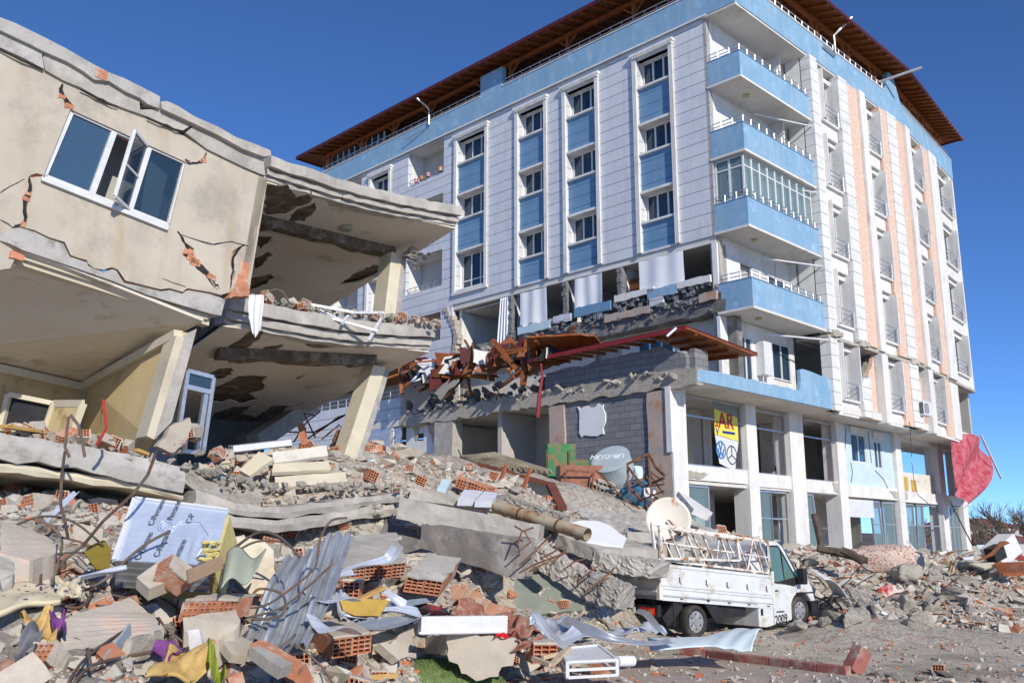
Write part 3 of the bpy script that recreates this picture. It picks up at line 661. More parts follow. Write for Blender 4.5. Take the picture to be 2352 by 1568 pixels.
# ---- the wider two-storey base
TH = [(-3.5, 14.1), (-3.5, -.0), (5.3, 0.0), (13.4, 0.0), (22.4, .9), (22.4, 14)]
q_ = MB(); q_.prism([(x, y, 6.62) for x, y in TH], (0, 0, .28)); hb(q_, 'first_floor_slab', M['soffit'])
rg = rnd(8)
q_ = MB(); q_.prism(jag([(-3.53, -.02, 6.56), (-3.53, 14.1, 6.5), (-3.53, 14.1, 6.9), (-3.53, 8.5, 7.0), (-3.53, 4, 7.1), (-3.53, -.02, 7.05)], .06, .22, 7), (.35, 0, 0)); hb(q_, 'broken_slab_edge', M['concr'])
ADD_EDGE = True
q_ = MB(); q_.prism(jag([(-3.51, .35, 7.05), (-3.51, 6.2, 7.08), (-3.51, 6.1, 7.65), (-3.51, 3, 7.8), (-3.51, 1.2, 7.85), (-3.51, .35, 7.5)], .04, .3, 9), (.2, 0, 0)); q_.box(-3.31, -2.6, .15, .35, 6.95, 7.7); hb(q_, 'terrace_block_wall', M['block'])
q_ = MB()
pts = [(-3.5, 6.64)] + [(x, 6.64) for x in (0, 3, 5.3)] + [(5.3, 7.75), (4.4, 7.78), (3.6, 7.84), (3.0, 7.86), (2.78, 7.8), (2.8, 7.4), (2.66, 7.08)] + [(2.66 - .42 * k, 7.06 + rg.uniform(-.03, .03)) for k in range(1, 14)] + [(-3.45, 7.0)]
q_.prism([(x, -.05, z) for x, z in pts], (0, .13, 0)); hb(q_, 'broken_blue_fascia', M['blue'])
# block wall, pillars and openings facing the rubble
q_ = MB(); q_.box(-3.42, -3.22, 1.85, 5.3, 0, 6.56); hb(q_, 'block_wall', M['block'])
q_ = MB(); q_.prism(jag([(-3.47, 3.62, 5.4), (-3.47, 4.6, 5.33), (-3.47, 4.72, 6.32), (-3.47, 3.6, 6.33)], .07, .14, 3), (.05, 0, 0)); hb(q_, 'plaster_patch', M['curtain'])
for y0, y1, mt in ((1.0, 1.85, 'stain_pillar'), (5.3, 5.97, 'stain_pillar'), (10.95, 12.0, 'conc')):
    q_ = MB(); q_.prism(jag([(-3.5, y0, 0), (-3.5, y1, 0), (-3.5, y1, 6.5), (-3.5, y0, 6.5)], .025, .25, int(y0 * 7)), (.5, 0, 0)); hb(q_, 'bare_pillar', M[mt])
q_ = MB(); q_.box(-3.5, -2.75, .93, 1.0, 0, 6.6); q_.box(-3.56, -3.5, .93, 1.12, 4.6, 6.6); hb(q_, 'pillar_plaster', M['white'])
q_ = MB(); q_.box(.5, .6, 5.3, 14, 0, 6.55); q_.box(-3.2, .5, 5.2, 5.3, 0, 6.5); q_.box(-3.1, .5, 12.2, 12.3, 0, 6.5); q_.box(-1.9, -1.4, 6.6, 7.3, 3, 6.5); he(q_, 'mezzanine_wall', M['room'])
q_ = MB(); gridwall(q_, lambda p, r, b, t: q_.box(-3.2, -3.05, p, r, b, t), 12.05, 14.1, 0, 6.5, [(13.0, 13.5, 5.9, 6.2)]); hb(q_, 'cracked_wall', M['white'])
q_ = MB(); q_.prism(jag([(-3.21, 13.7, 6.5), (-3.21, 13.2, 6.5), (-3.21, 13.4, 5.9)], .03, .1, 1), (-.02, 0, 0)); q_.prism(jag([(-3.21, 12.3, 6.5), (-3.21, 12.8, 6.45), (-3.21, 12.5, 6.0), (-3.21, 12.3, 5.5), (-3.21, 12.1, 5.6)], .03, .1, 2), (-.02, 0, 0)); he(q_, 'fallen_plaster_scar', M['concr'])
q_ = MB()
for pts in ([(.49, 6.6, 6.4), (.49, 6.8, 5.6), (.49, 6.7, 4.8)], [(.49, 8.2, 6.3), (.49, 8.9, 5.5)], [(.49, 10.2, 6.3), (.49, 10.0, 5.0)]):
    q_.tube(pts, .012, 4)
he(q_, 'wall_crack', M['dark'])
q_ = MB(); q_.tube([(-1.3, 7.5, 6.55), (-1.3, 7.5, 6.2)], .01, 4); hb(q_, 'bare_light_cable', M['black'])
# terrace to the left of the wreck: parapet, railing, wall and barred window
q_ = MB(); q_.box(-3.5, -3.35, 14.15, 24, 6.75, 7.7); q_.box(-3.48, -3.3, 14.6, 24, 0, 6.55); hb(q_, 'terrace_parapet', M['clad'])
q_ = MB(); q_.box(-3.5, 0, 14.15, 24, 6.55, 6.75); hb(q_, 'terrace_floor', M['soffit'])
q_ = MB()
for z in (7.86, 8.05): q_.tube([(-3.42, 14.2, z), (-3.42, 24, z)], .02)
for t in range(16): q_.tube([(-3.42, 14.3 + t * .62, 7.7), (-3.42, 14.3 + t * .62, 8.05)], .016, 5)
hb(q_, 'terrace_railing', M['metal'])
q_ = MB(); q_.box(-3.44, -3.36, 14.15, 14.5, 4, 6.5); q_.box(-3.53, -3.49, 14.7, 16.6, 4.6, 6.5)
for t in range(14): q_.tube([(-3.56, 14.75 + t * .14, 4.5), (-3.56, 14.75 + t * .14, 6.4)], .012, 4)
hb(q_, 'window_grille', M['metal'])
q_ = MB(); q_.box(-.6, -.5, 13.9, 26, 6.8, 9.1); hb(q_, 'shaded_porch_wall', M['roomd'])  # wall coloured dark for the shade under the porch
q_ = MB(); q_.box(-3.7, -.02, 14.2, 26, 9.05, 9.2); hb(q_, 'porch_roof', M['woodd'])
# ---- shop front on the right side
PL = [(-3.5, -2.75), (1.4, 2.05), (4.35, 5.35), (8.0, 8.65), (13.4, 14.0), (18.05, 18.7), (20.6, 21.2)]
q_ = MB()
for a, b in PL[1:]: q_.box(a, b, 1.33, 1.95, 0, 6.62)
he(q_, 'shop_front_pillar', M['white'])
bm_ = MB()
for (a, b), zc in zip(zip([p[1] for p in PL], [p[0] for p in PL[1:]]), (4.1, 4.05, 4.0, 3.95, 3.9, 3.9)):
    bm_.box(a - .02 if a > 0 else a, b + .02, 1.4, 1.75, zc - .22, zc + .24)
he(bm_, 'storey_beam', M['white'])
q_ = MB(); q_.prism(jag([(-2.7, 1.37, 4.15), (-.9, 1.37, 4.12), (-1.3, 1.37, 3.92), (-2.7, 1.37, 3.9)], .04, .15, 4), (0, .05, 0)); q_.prism(jag([(7.5, 1.37, 4.2), (8.0, 1.37, 4.2), (8.0, 1.37, 3.85), (7.6, 1.37, 3.9)], .04, .15, 4), (0, .05, 0)); q_.prism(jag([(12.6, 1.37, 4.1), (14.4, 1.37, 4.1), (14.4, 1.37, 3.8), (13.0, 1.37, 3.85)], .04, .15, 6), (0, .05, 0)); he(q_, 'spalled_concrete', M['concr'])
q_ = MB(); q_.box(-3.2, 22, 1.45, 9, 3.75, 3.85); hb(q_, 'mezzanine_floor', M['soffit'])
q_ = MB(); q_.box(8.65, 13.4, 1.5, 1.62, 4.15, 4.7); gridwall(q_, lambda p, r, b, t: q_.box(p, r, 1.5, 1.62, b, t), 8.65, 13.4, 4.7, 6.6, [(9.6, 10.9, 5.15, 6.3), (11.7, 12.4, 5.0, 6.15)]); hb(q_, 'cracked_blue_panel_wall', M['paleblue'])
pvc_window(hotel, lambda a, d, z: Vector((a, 1.52 + d, z)), 9.6, 10.9, 5.15, 6.3, 2); pvc_window(hotel, lambda a, d, z: Vector((a, 1.52 + d, z)), 11.7, 12.4, 5.0, 6.15, 2)
q_ = MB(); q_.box(9.5, 11.0, 1.42, 1.5, 6.32, 6.58); q_.box(11.6, 12.6, 1.42, 1.5, 6.2, 6.5); he(q_, 'shutter_box', M['white'])
q_ = MB()
for pts in ([(9.2, 6.5), (9.1, 5.9), (8.9, 5.4)], [(9.4, 5.1), (9.5, 4.7), (9.3, 4.3)], [(11.6, 4.9), (12.3, 4.6), (12.7, 4.2)], [(11.2, 6.5), (11.3, 5.2)]):
    q_.tube([(x, 1.49, z) for x, z in pts], .018, 4)
he(q_, 'wall_crack', M['concd'])
# interior columns and walls seen through
q_ = MB()
for x, y in ((-1.5, 3.8), (-.5, 4.6), (.9, 3.2), (3.4, 4.4), (6.8, 3.4), (7.4, 3.0), (12.6, 4.5), (17.4, 3.2)): q_.box(x, x + .55, y, y + .6, 0, 6.6)
he(q_, 'inner_column', M['white'])
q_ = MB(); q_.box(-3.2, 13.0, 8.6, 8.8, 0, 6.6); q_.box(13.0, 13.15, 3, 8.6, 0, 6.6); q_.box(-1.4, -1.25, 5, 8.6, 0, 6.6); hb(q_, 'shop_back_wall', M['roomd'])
q_ = MB(); q_.box(2.3, 4.2, 3.0, 3.06, 4.0, 4.75); q_.box(5.5, 7.7, 2.6, 2.66, 4.0, 4.8); he(q_, 'red_screen', M['redpaint'])
q_ = MB(); q_.box(8.7, 13.3, 3.6, 3.75, 0, 3.75); hb(q_, 'plastered_shop_wall', M['room'])
# glazing frames of the shops, several leaning
def shopframe(x0, x1, z0, z1, lean=0, pane=True, d=1.55):
    f_ = MB(); L_ = Vector((lean, 0, 0))
    a, b, c, e = Vector((x0, d, z0)), Vector((x1, d, z0)), Vector((x1, d, z1)) + L_, Vector((x0, d, z1)) + L_
    for p, r in ((a, b), (b, c), (c, e), (e, a)): f_.bar(p, r, .07, .07, up=(0, 1, 0))
    f_.bar(a.lerp(e, .72), b.lerp(c, .72), .05, .05, up=(0, 1, 0))
    o = hb(f_, 'shop_window', M['metal'])
    if pane:
        g_ = MB(); g_.prism([a, b, c, e], (0, .012, 0)); g_.build('pane', M['glassc'], o, local=True)
for a in ((-2.6, -.8, 1.2, 3.7, 0), (2.1, 3.1, .4, 3.7, 0), (3.1, 4.2, .4, 3.7, 0, False), (5.4, 6.6, .4, 3.7, -.45), (11.3, 12.1, .4, 3.6, -.3), (12.1, 13.3, .4, 3.6, 0), (14.1, 15.2, .4, 3.6, 0), (15.3, 16.0, .4, 3.6, .3), (16.2, 18.0, .4, 3.6, 0, False), (18.8, 19.6, .3, 3.6, 0), (19.7, 20.5, .3, 3.6, 0),
          (-2.7, 1.35, 4.36, 6.55, 0, False), (2.1, 4.3, 4.3, 6.5, 0, False), (5.4, 7.95, 4.25, 6.5, 0, False)): shopframe(*a)
q_ = MB(); q_.box(8.8, 11.2, 1.5, 1.53, 2.95, 3.65); hb(q_, 'shop_fascia_board', M['pvc'])
q_ = MB(); q_.box(14.1, 18.0, 1.6, 1.9, 4.1, 5.0)
hb(q_, 'shelf_unit', M['room']); q_ = MB(); q_.box(14.4, 15.0, 1.56, 1.6, 4.2, 4.8); q_.box(15.4, 15.9, 1.56, 1.6, 4.2, 4.7); he(q_, 'shelf_panel', mat('yellow_panel', (.6, .38, .1), rough=.6))
q_ = MB(); q_.box(14.0, 22, 1.4, 3.3, 6.3, 6.6); hb(q_, 'sagging_soffit', M['soffit'])
# ---- hanging and loose things on the building
root = empty('shop_sign', HP(-.3, 1.5, 4.4), 'torn yellow and white glass sign reading AR with two round emblems', 'sign', rz=RZ)
def sgn(mb, name, m): return mb.build(name, m, root, local=True)
q_ = MB(); q_.prism([(.0, 0, 1.05), (1.42, 0, .92), (1.42, 0, 1.72), (.02, 0, 1.9)], (0, .02, 0)); sgn(q_, 'yellow_panel', mat('sign_yellow', (.82, .70, .10), (.78, .66, .09), rough=.4, bump=0))
q_ = MB(); q_.prism([(.2, 0, .1), (1.1, 0, -.1), (1.42, 0, .9), (.0, 0, 1.03)], (0, .02, 0)); sgn(q_, 'white_panel', M['pvc'])
q_ = MB(); q_.prism([(.02, 0, 1.92), (1.42, 0, 1.74), (1.42, 0, 2.1), (-.05, 0, 2.15)], (0, .02, 0)); sgn(q_, 'glass_strip', M['glassc'])
def text(s, loc, size, m, parent, name='lettering', rot=(R_(90), 0, 0), depth=.004, serif=False, wm=None):
    c = bpy.data.curves.new(name, 'FONT'); c.body = s; c.size = size; c.extrude = depth; c.offset = size * .015
    o = bpy.data.objects.new(name, c); col.objects.link(o); o.data.materials.append(m)
    if wm is None: o.location = loc; o.rotation_euler = rot
    else: o.matrix_world = wm
    me = bpy.data.meshes.new_from_object(o); q = bpy.data.objects.new(name, me); col.objects.link(q)
    q.matrix_basis = o.matrix_basis.copy(); bpy.data.objects.remove(o); q.parent = parent
    return q
sred = mat('sign_red', (.6, .02, .02), rough=.4, bump=0); sblu = mat('sign_blue', (.02, .03, .3), rough=.4, bump=0); sblk = mat('sign_black', (.02, .02, .02), rough=.5, bump=0); lblu = mat('emblem_blue', (.03, .2, .55), rough=.4, bump=0)
text('AR', (.22, -.008, 1.3), .74, sred, root)
text('V', (.05, -.008, 1.05), .3, sblu, root)
q_ = MB(); q_.box(.45, 1.2, -.012, -.004, 1.12, 1.2); sgn(q_, 'blue_underline', sblu)
q_ = MB(); q_.box(.03, .18, -.012, -.004, 1.3, 1.38); q_.box(.12, .18, -.012, -.004, 1.38, 1.5); sgn(q_, 'letter_foot', sred)
def ring(mb, cx, cz, r, w, k=28, d=-.006, dd=-.012):
    for i in range(k):
        a, b = 2 * PI * i / k, 2 * PI * (i + 1) / k
        mb.hexa([(cx + math.cos(t) * q, dd, cz + math.sin(t) * q) for t, q in ((a, r), (b, r), (b, r - w), (a, r - w))], [(cx + math.cos(t) * q, d, cz + math.sin(t) * q) for t, q in ((a, r), (b, r), (b, r - w), (a, r - w))])
q_ = MB(); ring(q_, .95, .42, .32, .035)
for k in range(3):
    t = PI / 2 + k * 2 * PI / 3; q_.bar((.95, -.01, .42), (.95 + .3 * math.cos(t), -.01, .42 + .3 * math.sin(t)), .035, .008, up=(0, 1, 0))
sgn(q_, 'star_emblem', sblk)
q_ = MB(); ring(q_, .3, .55, .3, .05); q_.bar((.18, -.012, .78), (.28, -.012, .52), .05, .008, up=(0, 1, 0)); q_.bar((.38, -.012, .78), (.28, -.012, .52), .05, .008, up=(0, 1, 0))
q_.bar((.12, -.012, .6), (.2, -.012, .34), .05, .008, up=(0, 1, 0)); q_.bar((.2, -.012, .34), (.29, -.012, .5), .05, .008, up=(0, 1, 0)); q_.bar((.38, -.012, .34), (.29, -.012, .5), .05, .008, up=(0, 1, 0)); q_.bar((.38, -.012, .34), (.48, -.012, .6), .05, .008, up=(0, 1, 0))
sgn(q_, 'round_blue_emblem', lblu)
ac = empty('air_conditioner', HP(12.6, -.35, 7.15), 'beige air conditioner unit hanging on the damaged right facade', 'air conditioner', rz=RZ)
q_ = MB(); q_.box(0, .85, 0, .32, 0, .6); q_.build('casing', M['pvc'], ac, local=True, bevel=.02)
q_ = MB(); [q_.box(-.012, 0, .02 + t * .05, .045 + t * .05, .06, .54) for t in range(6)]; [q_.box(.05, .5, -.006, 0, .1 + t * .045, .12 + t * .045) for t in range(9)]; q_.build('grille', M['black'], ac, local=True)
q_ = MB(); ring(q_, .3, .3, .22, .02); q_.build('fan_guard', M['metal'], ac, local=True)
# red lace cloth blowing from the far end
q_ = MB()
def cl_(u, v):
    x = 17.2 + 5.2 * u * (1 - .85 * v ** 1.4) - .1 * v; z = 6.6 - 2.2 * v + .45 * math.sin(u * PI) * (1 - v) - .5 * u * v
    return Vector((x, .35 + .3 * math.sin(u * 9 + v * 4) * (u + .1), z - .5 * u * u))
q_.grid(cl_, 34, 34)
lm = mat('red_lace_cloth', (.36, .02, .04), (.50, .17, .20), rough=.8, scale=3.5, bump=.2)
o = q_.build('lace_cloth', lm, None, smooth=True, fix=False); o.location = BC; o.rotation_euler = (0, 0, RZ); tag(o, 'red and white lace cloth blowing out at the far end of the shop front', 'cloth')
q_ = MB(); q_.bar((20.6, .2, 7.0), (22.2, 0.0, 5.0), .09, .05); o = q_.build('loose_batten', M['pvc'], None); o.location = BC; o.rotation_euler = (0, 0, RZ); tag(o, 'white batten hanging diagonally over the red lace cloth', 'batten')
for k, (y, z) in enumerate(((17.8, 18.92), (17.4, 18.95), (16.9, 18.98), (16.0, 19.0))):
    q_ = MB(); q_.disc((0, 0, 0), (0, 0, 1), .09, .02, 12); q_.hexa([(.07 * math.cos(t), .07 * math.sin(t), 0) for t in [i * PI / 6 for i in range(12)]], [(.11 * math.cos(t), .11 * math.sin(t), .2) for t in [i * PI / 6 for i in range(12)]])
    o = q_.build('flower_pot', M['brick'] if k % 2 else mat('pink_pot', (.6, .3, .35)), None); o.location = HP(-.02, y, z); tag(o, 'small flower pot standing in the top-floor loggia railing', 'flower pot', 'flower pots on the top loggia')
# ================================================================== the beige house that dropped a storey
FA = Vector((.65, .76, 0)).normalized(); FB = Vector((-.66, .75, 0)).normalized(); FN = Vector((.76, -.65, 0)).normalized()
FP = Vector((-4.39, 16.5, 0))
house = empty('collapsed_house', (-5.5, 15.5, 0), 'beige plastered house with cracked walls, tilted open balconies and a crushed ground floor', 'house')
def onF(c, x, y, o=0.0): return hit(c, x, y, FP + FN * o, FN)
def fl(c, pts, o=0.0): return [onF(c, x, y, o) for x, y in pts]
PLN = FN
def hp(mb, name, m, **k): return mb.build(name, m, house, **k)
W = lambda *p, o=0.0: fl('W', p, o)
A = lambda *p, o=0.0: fl('A', p, o)
wall = W((-420, 60), (0, 330), (150, 395), (300, 480), (430, 556), (545, 600), (700, 690), (900, 760), (1180, 880), (1400, 1020), (1650, 1140), (1815, 1215)) + A((1745, 30), (1690, 420), (1560, 452), (1500, 470), (1420, 450), (1270, 424), (1240, 450), (1150, 424), (1090, 432), (960, 400), (850, 372), (800, 300), (760, 282), (700, 300), (640, 288), (600, 262), (590, 235), (520, 215), (480, 200), (440, 112), (330, 78), (230, 30), (120, 5), (80, 30), (20, 60), (-420, -80))
win = W((478, 742), (1262, 1100), (1150, 1535), (292, 1200))
def ck(c, pts, w, s): return crackline(fl(c, pts), w, s, amp=w * .6, step=.08)
cracks = [ck('A', [(1205, 45), (1250, 110), (1290, 210), (1370, 300), (1430, 370), (1480, 440)], .14, 3), ck('A', [(1700, 130), (1610, 150), (1570, 240), (1580, 320), (1565, 425)], .05, 5),
          ck('W', [(425, 570), (420, 640), (455, 700), (472, 722)], .10, 7), ck('W', [(200, 1200), (195, 1290), (165, 1390), (165, 1480)], .05, 9), ck('W', [(1400, 1035), (1390, 1085), (1320, 1110)], .05, 11),
          ck('W', [(1255, 1085), (1290, 1100)], .07, 12), ck('W', [(205, 1195), (290, 1190)], .05, 13), ck('A', [(90, 20), (160, -15), (175, -80)], .06, 14),
          ck('A', [(1215, 60), (1300, 90), (1420, 130), (1560, 110), (1680, 135)], .008, 15), ck('W', [(0, 1300), (60, 1270), (160, 1215)], .008, 16)]
def inside(q):  # keep only cracks clear of the window
    return q
good, bad = split_holes(wall, [win] + cracks)
q_ = MB(); q_.prism(wall, -FN * .05, holes=good); hp(q_, 'front_wall', M['beige'])
for h in bad:
    q_ = MB(); q_.prism([p + FN * .004 for p in h], -FN * .02); hp(q_, 'crack', M['dark'])  # dark sliver laid on the plaster, painting the shade of a gap
q_ = MB(); q_.prism([p - FN * .051 for p in wall], -FN * .17, holes=[[p - FN * .051 for p in W((470, 742), (1262, 1100), (1150, 1535), (300, 1200))]]); hp(q_, 'brick_core', M['brick'])
# side return of the wall, facing the balcony
a, b = onF('W', 1815, 1215), onF('A', 1690, 440)
q_ = MB(); q_.prism([a, b, b + FB * 3.2, a + FB * 3.2], -FA * .2); hp(q_, 'side_wall', M['beige'])
# parapet slabs
s1 = W((-420, -60), (0, 118), (110, 160), (290, 248), (450, 330), (560, 395), (640, 440), (735, 490), (840, 530), (960, 590), (1085, 655), (1080, 735), (1000, 705), (950, 665), (850, 620), (740, 550), (640, 540), (560, 480), (450, 415), (300, 350), (200, 300), (0, 205), (-420, 20), o=.12)
q_ = MB(); q_.prism(s1, -FN * .6); hp(q_, 'parapet', M['sill_stain'])
q_ = MB(); q_.prism(W((650, 455), (735, 490), (722, 550), (648, 520), o=.13), -FN * .05); hp(q_, 'exposed_brick', M['brick'])
s2 = W((1090, 690), (1130, 685), (1200, 715), (1320, 790), (1480, 860), (1600, 930), (1700, 965), (1835, 1020), (1840, 1055), (1790, 1062), (1650, 1010), (1480, 915), (1300, 830), (1100, 738), o=.15)
q_ = MB(); q_.prism(s2, -FN * .6); hp(q_, 'cracked_coping', M['conc'])
bm1 = W((-420, 20), (0, 212), (200, 306), (290, 350), (285, 380), (300, 470), (150, 390), (0, 322), (-420, 60), o=.06)
q_ = MB(); q_.prism(bm1, -FN * .4); hp(q_, 'roof_beam', M['sill_stain'])
bm2 = W((300, 358), (450, 420), (640, 545), (740, 556), (945, 670), (950, 745), (1080, 740), (1170, 790), (1300, 850), (1240, 885), (1180, 870), (1000, 790), (900, 755), (700, 680), (545, 592), (430, 545), (308, 476), (292, 400), o=.05)
q_ = MB(); q_.prism(bm2, -FN * .4); hp(q_, 'roof_beam', M['conc'])
bm3 = W((1090, 748), (1310, 845), (1480, 925), (1650, 1020), (1785, 1070), (1800, 1190), (1770, 1180), (1650, 1130), (1400, 1008), (1260, 900), (1310, 860), o=.05)
q_ = MB(); q_.prism(bm3, -FN * .4); hp(q_, 'roof_beam', M['conc'])
for k, pts in enumerate(([(0, 330), (150, 410), (290, 470)], [(545, 605), (650, 660), (800, 725)], [(1000, 800), (1080, 830), (1190, 880)], [(1180, 880), (1250, 890), (1300, 860)])):
    q_ = MB(); q_.prism(crackline(W(*pts, o=.062), .03, k, .02), -FN * .02); hp(q_, 'crack', M['dark'])
# window: three lights, one leaf swung out
wn = MB(); c = W((485, 760), (1250, 1108), (1140, 1528), (300, 1196), o=-.07)
for p, r in zip(c, c[1:] + c[:1]): wn.bar(p, r, .06, .07, up=FN)
def lerp4(u, v): return c[0].lerp(c[1], u).lerp(c[3].lerp(c[2], u), v)
for u in (.355, .665): wn.bar(lerp4(u, 0), lerp4(u, 1), .09, .075, up=FN)
wo = hp(wn, 'window', M['pvc'])
g_ = MB()
g_.prism([lerp4(0, 0), lerp4(.355, 0), lerp4(.355, 1), lerp4(0, 1)], -FN * .01); g2_ = MB(); g2_.prism([lerp4(.665, 0), lerp4(1, 0), lerp4(1, 1), lerp4(.665, 1)], -FN * .01); adopt(g2_.build('pane', M['glass']), wo)
adopt(g_.build('pane', M['glassd']), wo)
lf = MB(); h0, h1 = lerp4(.655, .0), lerp4(.665, 1.0); sw = FN * .42 - FA * .46
for p, r in ((h0, h0 + sw), (h0 + sw, h1 + sw), (h1 + sw, h1), (h1, h0)): lf.bar(p, r, .05, .05, up=FA)
lf.bar(h0.lerp(h1, .5), h0.lerp(h1, .5) + sw, .035, .04)
adopt(lf.build('open_sash', M['pvc']), wo)
g_ = MB(); g_.prism([h0, h0 + sw, h1 + sw, h1], FA * .008); adopt(g_.build('sash_pane', M['glass']), wo)
q_ = MB(); e0, e1 = lerp4(.72, .12), lerp4(.78, .97); f0, f1 = lerp4(.9, .22), lerp4(.93, .99)
q_.grid(lambda u, v: e0.lerp(f0, u).lerp(e1.lerp(f1, u), v) - FN * (.12 + .03 * math.sin(u * 30)), 30, 3); o = q_.build('lace_curtain', M['curtain'], smooth=True, fix=False); adopt(o, wo)
q_ = MB(); sl = W((285, 1195), (1145, 1535), (1138, 1560), (285, 1222), o=.06); q_.prism(sl, -FN * .1); adopt(q_.build('sill', M['pvc']), wo)
q_ = MB(); q_.prism([p - FN * .8 for p in W((330, 470), (1400, 950), (1400, 1650), (150, 1350))], -FN * .1); hp(q_, 'upper_room_wall', M['roomd'])
# slab band over the open room
bnd = A((-420, -80), (20, 62), (75, 22), (130, 14), (230, 42), (330, 90), (430, 124), (472, 212), (590, 250), (600, 276), (700, 316), (760, 296), (790, 308), (840, 388), (950, 412), (1090, 446), (1150, 438), (1240, 464), (1275, 438), (1420, 464), (1500, 490), (1528, 505), (1500, 610), (1440, 600), (1200, 530), (1000, 470), (750, 370), (520, 290), (300, 215), (150, 165), (60, 120), (-420, -20), o=.04)
q_ = MB(); q_.prism(bnd, -FN * .35); hp(q_, 'cracked_slab_edge', M['sill_stain'])
q_ = MB()
for k, pts in enumerate(([(1180, 45), (1380, 100), (1420, 200), (1495, 300)],)): pass
q_ = MB(); q_.prism(jag(A((1600, 400), (1680, 380), (1695, 440), (1690, 480), (1550, 490), (1560, 455), o=.03), .02, .06, 3), -FN * .25); hp(q_, 'broken_brick_corner', M['brick'])
q_ = MB(); q_.prism(jag(A((1630, 240), (1690, 260), (1672, 420), (1600, 430), o=.012), .02, .06, 8), -FN * .06); hp(q_, 'exposed_brick', M['brick'])
q_ = MB(); q_.prism(jag(A((-420, 20), (0, 115), (110, 190), (70, 290), (20, 300), (0, 310), (-420, 300), o=.02), .02, .1, 8), -FN * .12); hp(q_, 'wall_stub', M['beige'])
q_ = MB(); q_.prism(jag(A((75, 170), (168, 205), (160, 240), (65, 215), o=.05), .01, .06, 8), -FN * .12); hp(q_, 'exposed_brick', M['brick'])
# ---- the open room: ceiling, cornice, back wall, side wall, floor
cf = onF('A', 1380, 650); cf0 = onF('A', -420, -60)
bk = P('A', 575, 1075, 17.9); bl = P('A', -420, 850, 15.2)
q_ = MB(); q_.prism([cf0, cf, bk, bl], (0, 0, .05)); hp(q_, 'room_ceiling', M['ysoffit'])
dn = Vector((0, 0, -1))
q_ = MB(); q_.prism([bk, bl, bl + dn * 3, bk + dn * 3], FB * .1, holes=[[P('A', 60, 1140, 17.0) * 1, P('A', 380, 1205, 17.5), P('A', 380, 1480, 17.5), P('A', 0, 1400, 17.0)][::1]] if False else ()); hp(q_, 'back_wall', M['yroom'])
rw_t = onF('A', 1230, 720, -.1); rw_b = onF('A', 1010, 1440, -.1)
q_ = MB(); q_.prism([rw_t, bk + FA * .02, bk + dn * 2.7 + FA * .02, rw_b], FA * .15); hp(q_, 'room_side_wall', M['yroom'])
q_ = MB(); q_.bar(bk + dn * .08 - FA * .05, rw_t + dn * .05 - FA * .05, .16, .14); q_.bar(bl + dn * .08 - FB * .06, bk + dn * .08 - FB * .06, .16, .14); hp(q_, 'ceiling_cornice', M['cream'])
q_ = MB(); q_.bar(onF('A', 110, 235, -.25), onF('A', 1400, 655, -.25), .2, .16); q_.bar(onF('A', 110, 200, -.12), onF('A', 1400, 625, -.12), .08, .08); hp(q_, 'front_cornice', M['cream'])
def cpt(u, v): return cf0.lerp(cf, u).lerp(bl.lerp(bk, u), v) + dn * .02
q_ = MB()
fr = [(.3, .18), (.86, .18), (.86, .84), (.3, .84)]
for (a, b), (e, f_) in zip(fr, fr[1:] + fr[:1]): q_.bar(cpt(a, b), cpt(e, f_), .06, .04)
hp(q_, 'ceiling_moulding', M['cream'])
q_ = MB(); r0 = P('A', 215, 745, 15.9) ; q_.disc(r0, (0, 0, -1), .2, .03, 20); q_.tube([r0, r0 + dn * .28], .012, 5); q_.disc(r0 + dn * .2, (0, 0, -1), .03, .1, 8); hp(q_, 'ceiling_rose', M['cream'])
# doorway in the back wall with a half open door
q_ = MB(); q_.prism([P('A', 55, 1145, 16.1), P('A', 375, 1210, 16.3), P('A', 300, 1440, 16.3), P('A', 10, 1380, 16.1)], FB * .02); hp(q_, 'doorway_dark_panel', M['dark'])  # flat dark panel painted for the unlit space beyond
q_ = MB(); d0, d1, d2, d3 = P('A', 370, 1205, 16.1), P('A', 565, 1205, 15.6), P('A', 475, 1450, 15.6), P('A', 300, 1400, 16.1)
for p, r in ((d0, d1), (d1, d2), (d2, d3), (d3, d0)): q_.bar(p, r, .12, .05, up=FN)
o = hp(q_, 'room_door', M['cream']); g_ = MB(); g_.prism([d0, d1, d2, d3], FB * .02); adopt(g_.build('door_panel', M['yroom']), o)
q_ = MB(); q_.bar(P('A', 60, 1145, 16.05), P('A', 370, 1208, 16.25), .1, .08); q_.bar(P('A', 60, 1145, 16.05), P('A', 0, 1390, 16.05), .1, .08); hp(q_, 'door_frame', M['cream'])
q_ = MB(); q_.prism([P('d', -200, 690, 18.6), P('d', 400, 690, 21.6), P('d', 400, 1140, 21.6), P('d', -200, 1140, 18.6)], (0, .2, 0)); hp(q_, 'rear_house_wall', M['roomd'])
q_ = MB()
for k, (c, pts, w) in enumerate((('A', [(1175, 790), (1130, 880), (1120, 980), (1040, 1090)], .03), ('A', [(1070, 890), (1040, 980), (1010, 1110)], .04), ('A', [(1060, 900), (990, 960), (945, 1020)], .02), ('A', [(910, 1060), (850, 1130), (790, 1200)], .015), ('A', [(740, 1290), (690, 1240), (680, 1350)], .015))):
    nrm = (bk - rw_t).cross(Vector((0, 0, 1))).normalized(); pp = [hit(c, x, y, rw_t - FA * .012, FA) for x, y in pts]
    q_.tube(pp, [.002] + [w * .5] * (len(pp) - 2) + [.002], 4)
hp(q_, 'wall_crack', M['dark'])
